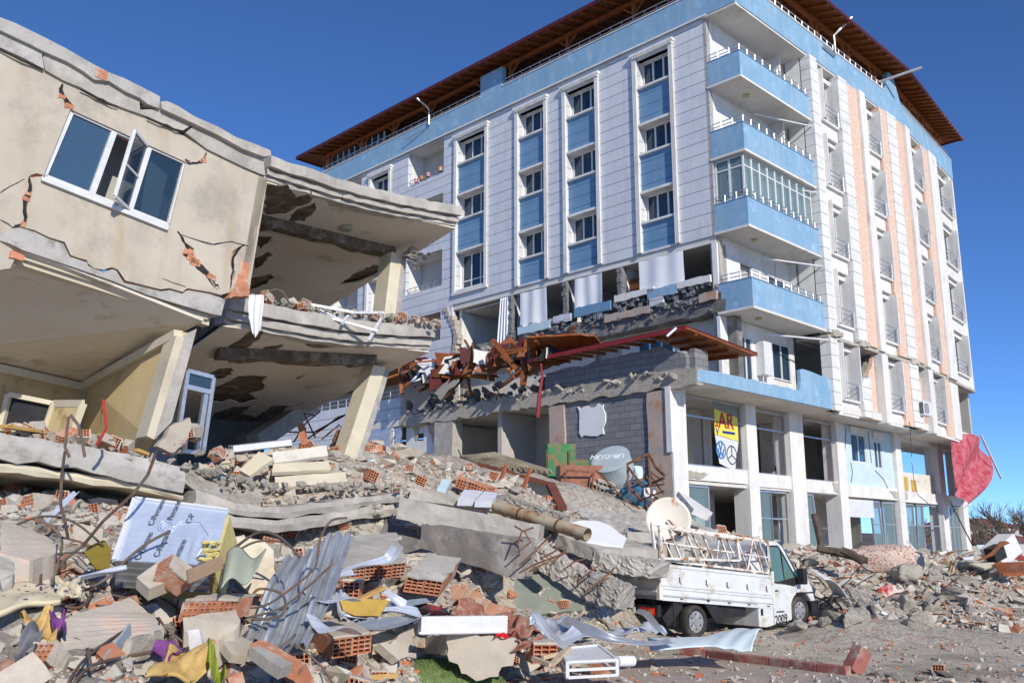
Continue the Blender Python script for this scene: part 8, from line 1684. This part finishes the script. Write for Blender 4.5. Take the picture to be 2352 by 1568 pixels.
for k, (x, y) in enumerate(((1330, 1390), (1420, 1410), (1520, 1425), (1600, 1445), (1810, 1410), (1870, 1420), (1950, 1445), (2100, 1450), (1700, 1450))):
    p = atz('D', x, y, 0); place('broken_kerb', rock_me[k], p + Vector((0, 0, .03)), (0, .1, k), (.28, .14, .16), 'broken lump of kerb at the lower right edge', 'kerb piece', 'broken kerb pieces')
pv = mat('reddish_paving', (.50, .41, .35), (.40, .32, .27), rough=.95, scale=3, bump=.5, bscale=30, c3=(.36, .32, .28), amt3=.6, s3=1.2)
kb = [p.copy() for p in kp]; q = MB(); poly = [Vector((p.x, p.y - .01, .01)) for p in kb] + [Vector((5.6, 12.6, .01)), Vector((4.0, 9.0, .01)), Vector((-3, 9.0, .01)), Vector((-1.0, 14.0, .01)), Vector((1.0, 15.3, .01))]
q.prism(poly, (0, 0, -.1)); tag(q.build('pavement', pv), kind='structure')
bmg = MB(); rg = rnd(41); c0_ = atz('R', 800, 1345, .06)
for k in range(5200):
    t, r = rg.random() * 2 * PI, math.sqrt(rg.random()); x, y = c0_.x + math.cos(t) * r * 1.25, c0_.y - .15 + math.sin(t) * r * .65; z = .05 + .30 * max(0, 1 - r * r) ** .8; h_ = rg.uniform(.02, .05); a = rg.random() * 6; w_ = .006
    bmg.add([(x - math.cos(a) * w_, y - math.sin(a) * w_, z), (x + math.cos(a) * w_, y + math.sin(a) * w_, z), (x + rg.uniform(-.02, .02), y + rg.uniform(-.02, .02), z + h_)], [(0, 1, 2)])
bmg.grid(lambda u, v: Vector((c0_.x + math.cos(u * 2 * PI) * v * 1.27, c0_.y - .15 + math.sin(u * 2 * PI) * v * .67, .04 + .30 * max(0, 1 - v * v) ** .8)), 36, 10)
o = bmg.build('grass', mat('short_grass', (.20, .27, .10), (.12, .18, .06), rough=.9, scale=9, bump=.3), fix=False); tag(o, kind='stuff')
# ================================================================== the bank of rubble in front of the shops
pillow(P('Q', 500, 1230, 30.0), 1.15, .5, .42, None or overlay(mat('red_white_quilt', (.62, .50, .42), (.55, .43, .36), rough=.95), lambda nt, vec, src: (lambda v: (mixc(nt, mathn(nt, 'LESS_THAN', v.outputs['Distance'], .33), src, (.30, .10, .09)), None))((lambda v: (v.inputs['Scale'].__setattr__('default_value', 13), nt.links.new(vec, v.inputs['Vector']), v)[2])(nt.nodes.new('ShaderNodeTexVoronoi')))), 'rolled red and white patterned quilt on the rubble bank before the shops', -.35, 'quilt', 'quilt', 8)
QP = lambda x, y, Y: P('Q', x, y, Y)
pillow(QP(920, 1250, 31.0), .38, .3, .35, mat('navy_cloth', (.06, .09, .14), (.04, .06, .1), rough=.9), 'dark blue cloth bundle on the rubble bank', .3, 'cloth_bundle', 'cloth', 9)
pillow(QP(870, 1385, 28.5), .42, .3, .24, mat('beige_blanket', (.44, .41, .35), (.34, .31, .27), rough=.95), 'beige blanket heap below the dark blue bundle', .1, 'blanket', 'blanket', 10)
cloth('red_blanket', [DP(1440, 850, 25.5), DP(1590, 870, 25.8), DP(1630, 910, 25.0), DP(1430, 890, 24.8)], .08, mat('red_cream_cloth', (.45, .03, .04), (.35, .02, .03), rough=.9, c3=(.65, .55, .48), amt3=.6, s3=1.5), 'red and cream blanket spread in the middle of the rubble bank', 21)
cloth('straw_cloth', [QP(1370, 1210, 31), QP(1440, 1220, 31), QP(1520, 1390, 29.8), QP(1400, 1390, 29.8)], .08, mat('straw_fringe', (.50, .40, .24), (.38, .30, .18), rough=.95), 'frayed straw coloured cloth on the rubble bank', 22)
hp0 = [QP(1470, 1265, 33), QP(1950, 1250, 35), QP(2400, 1240, 37)]
q = MB(); q.prism([QP(1650, 1270, 33.5), QP(1990, 1255, 34.5), QP(2420, 1235, 36.5), QP(2420, 1255, 36.0), QP(2000, 1290, 34), QP(1850, 1330, 33)], (0, .05, -.06)); loose(q, 'beige_board', M['cream'], 'long beige board lying across the far heap', 'board')
tr_ = empty('roof_truss', QP(2200, 1400, 33.5), 'low orange timber truss lying at the right edge under the far heap', 'truss')
q = MB(); a0, a1, b0_, b1_ = QP(1990, 1275, 33.8), QP(2420, 1265, 35), QP(2060, 1410, 32.4), QP(2420, 1400, 33.4); q.bar(a0, a1, .1); q.bar(b0_, b1_, .1)
for k in range(9): t = k / 9; q.bar(a0.lerp(a1, t), b0_.lerp(b1_, t), .09); q.bar(a0.lerp(a1, t + .05), b0_.lerp(b1_, min(1, t + .1)), .05)
each(q, 'truss_member', M['wood'], tr_)
wm_ = empty('white_machine', QP(2060, 1180, 35), 'white kitchen machine lying on its side on the far heap', 'machine'); b_ = boxat(QP(2110, 1225, 35.2), 1.2, .7, .75, R_(25), M['pvc'], 'casing', wm_, -.5, .03); boxat(QP(2010, 1225, 34.7), .6, .4, .5, R_(25), M['black'], 'open_door', wm_, -.3)
for k, (pts, Y, m, lb) in enumerate((([(1750, 1240), (1930, 1130), (2050, 990), (2130, 985), (2170, 1010), (2050, 1060), (1960, 1160), (1800, 1240)], 34.2, 'woodd', 'curved brown board leaning over the white machine'), ([(1750, 1040), (2100, 1020), (2120, 1050), (1760, 1075)], 38, 'paleblue', 'pale blue panel behind the far heap'),
    ([(2200, 1130), (2420, 1200), (2420, 1240), (2230, 1220)], 36, 'redpaint', 'dark red sheet at the right end of the far heap'), ([(1380, 1130), (1640, 1095), (1660, 1105), (1400, 1145)], 33.5, 'woodd', 'brown plank at the foot of the last shop pillar'), ([(1270, 1140), (1400, 1095), (1440, 1110), (1300, 1160)], 33, 'pvc', 'white frame piece beside the last shop pillar'),
    ([(860, 980), (900, 1000), (1060, 1180), (1030, 1200)], 31.5, 'white', 'white post fallen inside the last shop opening'), ([(1570, 1200), (1720, 1180), (1700, 1240), (1600, 1230)], 33, 'clad', 'white panel piece on the far heap'), ([(2000, 990), (2150, 960), (2230, 1010), (2210, 1020)], 35.5, 'woodd', 'arched brown veneer on top of the far heap'))):
    plate([QP(x, y, Y) for x, y in pts], .05, 'heap_board', M[m], lb, 'board', 'boards of the far heap', j=.02, step=.3)
for k, (a, b, Y, lb) in enumerate((((1050, 612), (1370, 690), 27.5, 'dark charred log on the rubble bank behind the pick-up cab'), ((1200, 620), (1340, 700), 27.0, 'grey weathered beam on the rubble bank'), ((1030, 395), (1075, 610), 29.3, 'rotten post standing in the third shop opening'))):
    q = MB(); q.tube([DP(*a, Y), DP((a[0] + b[0]) / 2 + 6, (a[1] + b[1]) / 2 - 8, Y - .1), DP(*b, Y - .3)], [.10, .13, .09], 7); loose(q, 'charred_log', mat('charred_wood', (.13, .10, .08), (.07, .055, .045), rough=.9, scale=4, bump=.5), lb, 'log')
for k, (x, y, s_) in enumerate(((1080, 980, .8), (1215, 970, 1.0), (1160, 1065, .75), (1255, 1085, .7), (1190, 1000, .9), (1320, 1060, .6), (1620, 1000, .9), (1690, 1110, .8), (1790, 810, 1.1), (1910, 920, .7), (2090, 790, .9), (1330, 930, .6), (1480, 930, .6), (1750, 1000, .6), (1560, 960, .5), (925, 1130, .8), (1100, 1100, .5), (1400, 1010, .45), (1990, 760, 1.0), (1960, 830, .7))):
    p = G('D', x, y); place('concrete_boulder', rock_me[k % 14], p + Vector((0, 0, s_ * .12)), (.2 * k, .1, k * 1.3), s_ * .62, 'rounded concrete lump on the rubble bank before the shops', 'concrete lump', 'concrete lumps of the rubble bank')
for k, (x, y) in enumerate(((940, 1085), (1020, 1080), (1820, 1410))): p = G('D', x, y); place('hollow_brick', brick_me[4], p + Vector((0, 0, .07)), (0, .1, -.9 + k), .85, ('brick standing under the front bumper of the pick-up', 'plastered brick beside the front bumper brick', 'orange brick lying on the kerb line')[k], 'brick', None)
p = atz('C', 1825, 1500, .05); place('mortared_brick', brick_me[5], p + Vector((0, 0, .12)), (0, 0, -.7), 1.7, 'mortar covered brick in front of the white box frame', 'brick', None)
p = DP(1580, 1065, 21.5); plate([atz('D', 1545, 1085, .02), atz('D', 1600, 1085, .02), DP(1625, 1050, 22.2), DP(1550, 1040, 22.4)], .05, 'orange_tile', mat('pale_orange_tile', (.70, .38, .17)), 'pale orange tile standing at the foot of the rubble bank', 'tile', j=.01)
q = MB(); q.tube([DP(1980, 280, 33), DP(2120, 640, 30)], .03, 6)
# thin cables hanging from the building front
cb = MB(); cb.tube([QP(930, 0, 32.5), QP(960, 250, 32.3), QP(1000, 400, 32.2), QP(1100, 480, 32.0), QP(1180, 560, 31.9)], .012, 4); cb.tube([QP(1410, 480, 33.0), QP(1560, 780, 32.5), QP(1700, 1050, 32)], .02, 4); cb.tube([P('H', 1575, 1330, 31), P('H', 1590, 1568, 31)], .012, 4)
each(cb, 'hanging_cable', M['black'], hotel)
for k, pts in enumerate(([(760, 1150), (860, 1200), (960, 1260), (1080, 1330)], [(1080, 640), (1000, 600), (900, 560), (860, 500)], [(1250, 800), (1150, 840), (1080, 890)], [(1000, 770), (1060, 800), (1110, 860)], [(1180, 690), (1080, 730), (980, 720)], [(1650, 790), (1760, 850), (1820, 930)], [(1900, 700), (1840, 760), (1790, 830)], [(1440, 760), (1330, 720), (1280, 640)], [(1520, 870), (1620, 830), (1700, 860)], [(2050, 760), (1950, 790), (1900, 860)])):
    if k == 0: continue
    wire('rebar', 'D', pts, .02, 'thin rebar or cable loop on the rubble bank before the shops', 'rods on the rubble bank', .012)
# ================================================================== far side: bare trees, houses, wall, hill
hl = MB(); hl.grid(lambda u, v: Vector((-100 + 600 * u, 260 + 500 * v, 1 + 13 * math.sin(min(1, v * 1.6) * PI / 2) * (.6 + .4 * math.sin(u * 5 + 1)))), 40, 16); o = hl.build('hills', mat('winter_hillside', (.15, .13, .11), (.09, .085, .07), rough=1, scale=.05, bump=0, c3=(.2, .15, .13), amt3=.4, s3=.03), smooth=True, fix=False); tag(o, kind='structure')
mtr = mat('bare_twigs', (.27, .215, .17), (.19, .15, .12), rough=.95, bump=0)
def bare_tree(loc, h, seed, label, name='bare_tree', spread=.55, bushy=0, grp='bare winter trees beyond the site'):
    rg = rnd(seed); tk_, cr_ = MB(), MB(); loc = Vector(loc)
    def grow(p, d, L_, r, lv):
        n = 3 if lv < 3 else 2; pts = [p]
        for i in range(n): d = (d + Vector((rg.gauss(0, .12), rg.gauss(0, .12), rg.uniform(.0, .14)))).normalized(); pts.append(pts[-1] + d * L_ / n)
        rs = [r * (1 - .45 * i / n) for i in range(n + 1)]; (tk_ if lv < 2 else cr_).tube(pts, rs, 5 if lv < 2 else 3, cap=False)
        if lv >= 4: return
        for k in range((4 if lv < 3 else 3) + (bushy if lv == 0 else 0)):
            t = rg.uniform(.35, 1) if k else 1; i = min(int(t * n), n - 1); q_ = pts[i].lerp(pts[i + 1], t * n - i) if t < 1 else pts[-1]
            a = rg.random() * 2 * PI; e = Vector((math.cos(a), math.sin(a), 0)); grow(q_, (d * 1.0 + e * rg.uniform(.3, spread + .35)).normalized(), L_ * rg.uniform(.58, .78), r * .58, lv + 1)
    grow(loc, Vector((rg.uniform(-.1, .1), rg.uniform(-.1, .1), 1)), h * .32, h * .022, 0)
    root = empty(name, loc, label, 'tree', grp); adopt(tk_.build('trunk', mtr, fix=False), root); adopt(cr_.build('crown', mtr, fix=False), root); return root
for k, (x, y, Y, h_, lb) in enumerate(((2330, 1262, 70, 6.4, 'large bushy bare tree at the right edge of the picture'), (2270, 1265, 74, 5.6, 'bare tree left of the large bushy tree'), (2205, 1268, 62, 3.4, 'small bare tree next to the end of the building'), (2110, 1268, 66, 4.4, 'reddish bare tree seen through the last shop opening'), (2372, 1262, 66, 6.2, 'bare tree cut by the right edge of the picture'), (2180, 1262, 84, 4.2, 'thin bare tree behind the end of the building'), (2300, 1262, 60, 4.2, 'low bare tree in front of the large bushy tree'))):
    r = bearing('d', x, y); bare_tree((r.x / r.y * Y, Y, 0), h_ * 1.1, k + 3, lb, bushy=4)
for k, (x, y, Y, w_, d_, h_, lb) in enumerate(((2215, 1190, 300, 26, 14, 7, 'red roofed house on the far hill beside the building'), (2262, 1200, 330, 22, 14, 6, 'low white house with a red roof on the far hill'), (2245, 1225, 210, 24, 10, 4.5, 'dark red shed roof below the hill houses'), (2325, 1205, 320, 24, 14, 7, 'pale house half hidden by the bushy tree'), (2195, 1228, 190, 12, 8, 4, 'small red roofed house right of the last pillar'))):
    p = P('d', x, y, Y); o = empty('far_house', (p.x, p.y, p.z - h_), lb, 'house', 'houses on the far hill'); q = MB(); q.box(-w_ / 2, w_ / 2, -d_ / 2, d_ / 2, -8, h_ * .62); q.build('wall', mat('far_pale_wall', (.55, .52, .50)), o, local=True)
    q = MB(); W2, D2, z0, z1 = w_ / 2 + 1, d_ / 2 + 1, h_ * .62, h_; q.hexa([(-W2, -D2, z0), (W2, -D2, z0), (W2, D2, z0), (-W2, D2, z0)], [(-w_ / 4, -.4, z1), (w_ / 4, -.4, z1), (w_ / 4, .4, z1), (-w_ / 4, .4, z1)]); q.build('roof', mat('far_red_roof', (.26, .09, .08)), o, local=True)
    for t in range(4): q = MB(); xw = -w_ / 2 + w_ * (t + .35) / 4; q.box(xw, xw + 1.6, -d_ / 2 - .08, -d_ / 2 + .02, h_ * .15, h_ * .42); q.build('window', M['dark'], o, local=True)
q = MB(); a, b = P('d', 2188, 1255, 58), P('d', 2420, 1255, 60); a.z = b.z = 0; q.bar(a + Vector((0, 0, .9)), b + Vector((0, 0, .9)), .3, 1.8); loose(q, 'boundary_wall', M['conc'], 'low grey wall behind the far heap', 'wall')

# ---- crumbled edge of the terrace slab, torn plaster, splinters
def edge_rubble(name, n, f, size, m, seed, parent=hotel):
    rg = rnd(seed); q = MB()
    for k in range(n):
        v, fc = rock_src[rg.randrange(14)]; s_ = rg.uniform(*size); R3 = Matrix.Rotation(rg.random() * 6, 3, 'X') @ Matrix.Rotation(rg.random() * 6, 3, 'Z'); p = Vector(f(rg)); q.add([tuple(p + R3 @ (Vector(a) * s_)) for a in v], fc)
    o = q.build(name, m, parent, local=True, fix=False); return tag(o, kind='stuff')
edge_rubble('crumbled_slab_edge', 150, lambda r: (-3.5 + r.uniform(-.1, .25), (lambda y: y)(r.uniform(0, 14)), 6.98 + r.uniform(-.12, .12)), (.08, .26), M['concr'], 1)
edge_rubble('crumbled_floor_edge', 120, lambda r: (-.05 + r.uniform(-.08, .12), r.uniform(1.3, 15), 9.95 + r.uniform(-.3, .3)), (.06, .18), M['concd'], 2)
edge_rubble('dust_heap', 90, lambda r: (-2.6 + r.uniform(-.7, .9), r.uniform(6.5, 14), 7.0 + r.random() * .7), (.12, .4), M['concd'], 3)
rg = rnd(88)
for k in range(20):
    t = rg.random(); x, y = 250 + 2050 * t + rg.uniform(-80, 80), 1130 - 330 * t + rg.uniform(-120, 190); Y = 36.3 - 5.2 * t; a = P('N', x, y, Y); d = Vector((rg.uniform(-1, 1), rg.uniform(-.6, .6), rg.uniform(-.5, .5))).normalized(); L_ = rg.uniform(.5, 1.7)
    timber('timber_splinter', a, a + d * L_, rg.uniform(.05, .1), rg.uniform(.04, .09), M['wood'] if k % 3 else M['woodd'], 'splintered roof timber jumbled in the wreck of the porch roof', 'timber', 'splintered timbers of the porch roof')
for k in range(60):
    t = rg.random(); x, y = 350 + 1900 * t, 1080 - 280 * t + rg.uniform(-60, 150); Y = 36.1 - 5 * t; c = P('N', x, y, Y); a, b = Vector((rg.uniform(-1, 1), rg.uniform(-.5, .5), rg.uniform(-.3, .3))).normalized() * rg.uniform(.3, .85), Vector((rg.uniform(-.4, .4), rg.uniform(-.3, .3), rg.uniform(.3, 1))).normalized() * rg.uniform(.2, .45)
    plate([c - a - b, c + a - b * .7, c + a * .8 + b, c - a * .6 + b], .03, 'torn_sheet_piece', M[('tile', 'black', 'woodd', 'white', 'wood')[k % 5]], 'torn piece of roofing in the wreck of the porch roof', 'roofing piece', 'torn roofing of the porch roof', j=.04, step=.2, seed=k)
# ---- wide torn cracks in the beige wall: dark slivers painted for the shaded gap, flat brick patches on top
def torn(c, pts, w, seed):
    rg = rnd(seed); L3 = fl(c, pts, .0)
    q = MB(); q.prism(crackline([p + FN * .006 for p in L3], w, seed, w * .4, .06), -FN * .02); hp(q, 'torn_crack', M['dark'])
    for k in range(max(2, int(len(pts) * .7))):
        t = rg.random() * (len(L3) - 1); i = min(int(t), len(L3) - 2); p = L3[i].lerp(L3[i + 1], t - i); s_ = rg.uniform(.7, 1.2) * w
        q = MB(); q.prism(jag([p + FN * .012 - FA * s_ - Vector((0, 0, s_ * .5)), p + FN * .012 + FA * s_ * .8 - Vector((0, 0, s_ * .6)), p + FN * .012 + FA * s_ + Vector((0, 0, s_ * .5)), p + FN * .012 - FA * s_ * .7 + Vector((0, 0, s_ * .7))], s_ * .25, .04, seed * 9 + k), -FN * .03); hp(q, 'exposed_brick', M['brick'])
torn('A', [(1200, 40), (1245, 100), (1275, 170), (1295, 225), (1350, 275), (1395, 310), (1450, 370), (1490, 435)], .10, 61)
torn('W', [(200, 1195), (205, 1260), (185, 1330), (160, 1400), (175, 1470), (150, 1540)], .05, 62)
torn('W', [(425, 575), (412, 640), (440, 690), (478, 735)], .07, 63)
torn('W', [(1400, 1040), (1395, 1080), (1330, 1112), (1262, 1105)], .045, 64)
for c, pts, w, s_ in (('A', [(1700, 132), (1640, 135), (1605, 170), (1575, 240), (1578, 330), (1560, 425)], .035, 71), ('A', [(1215, 60), (1320, 95), (1450, 130), (1560, 108), (1680, 140)], .012, 72), ('W', [(0, 1310), (60, 1268), (165, 1215)], .012, 73), ('W', [(290, 360), (288, 400), (292, 470)], .03, 74),
                      ('W', [(940, 670), (945, 700), (955, 745)], .03, 75), ('W', [(1160, 850), (1200, 880), (1290, 870)], .03, 76), ('W', [(0, 1490), (60, 1520), (100, 1560)], .012, 77), ('A', [(1100, 360), (1180, 390), (1260, 415)], .008, 78)):
    q_ = MB(); q_.prism(crackline([p + FN * .008 for p in fl(c, pts)], w, s_, w * .5, .06), -FN * .02); hp(q_, 'fine_crack', M['dark'])
# ragged lumps along the broken edges of the balconies and slabs
def lumps(a, b, n, size, m, seed, spread=.12):
    rg = rnd(seed); q = MB()
    for k in range(n):
        v, f = hull(seed * 50 + k, 1, rg.uniform(.5, 1), rg.uniform(.4, .8), 9, 1); s_ = rg.uniform(*size); p = Vector(a).lerp(Vector(b), rg.random()) + Vector((rg.uniform(-spread, spread), rg.uniform(-spread, spread), rg.uniform(-.03, .1))); R3 = Matrix.Rotation(rg.random() * 6, 3, 'Z') @ Matrix.Rotation(rg.random() * 2, 3, 'X'); q.add([tuple(p + R3 @ (Vector(t) * s_)) for t in v], f)
    o = hp(q, 'crumbled_edge', m, fix=False); o['kind'] = 'stuff'
lumps(P('d', 530, 690, 16.9), P('d', 1010, 752, 20.1), 150, (.05, .13), M['concr'], 3, .22)
lumps(P('d', 0, 1000, 13.6), P('d', 420, 1078, 15.4), 120, (.04, .12), M['concr'], 5, .22)
lumps(P('d', 400, 1080, 15.2), P('d', 620, 1130, 16.2), 90, (.06, .17), M['concr'], 6, .3)
lumps(P('d', 470, 1125, 15.4), P('d', 920, 1122, 18.7), 150, (.05, .14), M['concr'], 7, .3)
lumps(P('d', 930, 580, 20.4), P('d', 985, 590, 20.8), 14, (.08, .18), M['concr'], 8, .15)
for k, (a, b) in enumerate(((P('E', 1300, 180, 20.45), P('E', 1370, 300, 20.45)),)): lumps(a, b, 14, (.08, .2), M['concd'], 9, .08)
# ---- larger broken floor pieces wedged into the slope
rg = rnd(515)
def mid(rg):
    Y = rg.uniform(12.5, 21); return ((rg.uniform(560, 1330) - 1176) / 2202 * Y, Y)
for k, (x, y, z) in enumerate(scatter(42, 17, mid, lambda y: .9)):
    L_ = rg.uniform(.45, 1.2); a = rg.uniform(-.5, .9); d = Vector((math.cos(a), math.sin(a) * .6, rg.uniform(-.35, .15))).normalized() * L_; c = Vector((x, y, z + rg.uniform(.05, .22)))
    loose(rbox(c - d / 2, c + d / 2, rg.uniform(.10, .24), rg.uniform(.3, .7), .045 if k % 3 else .02, 8, 600 + k), 'floor_fragment', M[('conc', 'concr', 'mortar', 'concr', 'beige')[k % 5]], 'broken floor piece wedged into the slope between the two buildings', 'floor fragment', 'broken floor pieces on the slope')
for x, y, z in scatter(60, 23, mid, lambda y: .45):
    place('hollow_brick', brick_me[rg.randrange(6)], (x, y, z + .08), (rg.uniform(-.7, .7), rg.uniform(-.7, .7), rg.uniform(-2.4, -.8)), rg.uniform(.9, 1.3), 'orange hollow brick between the broken floor pieces on the slope', 'brick', 'hollow bricks between the floor pieces')
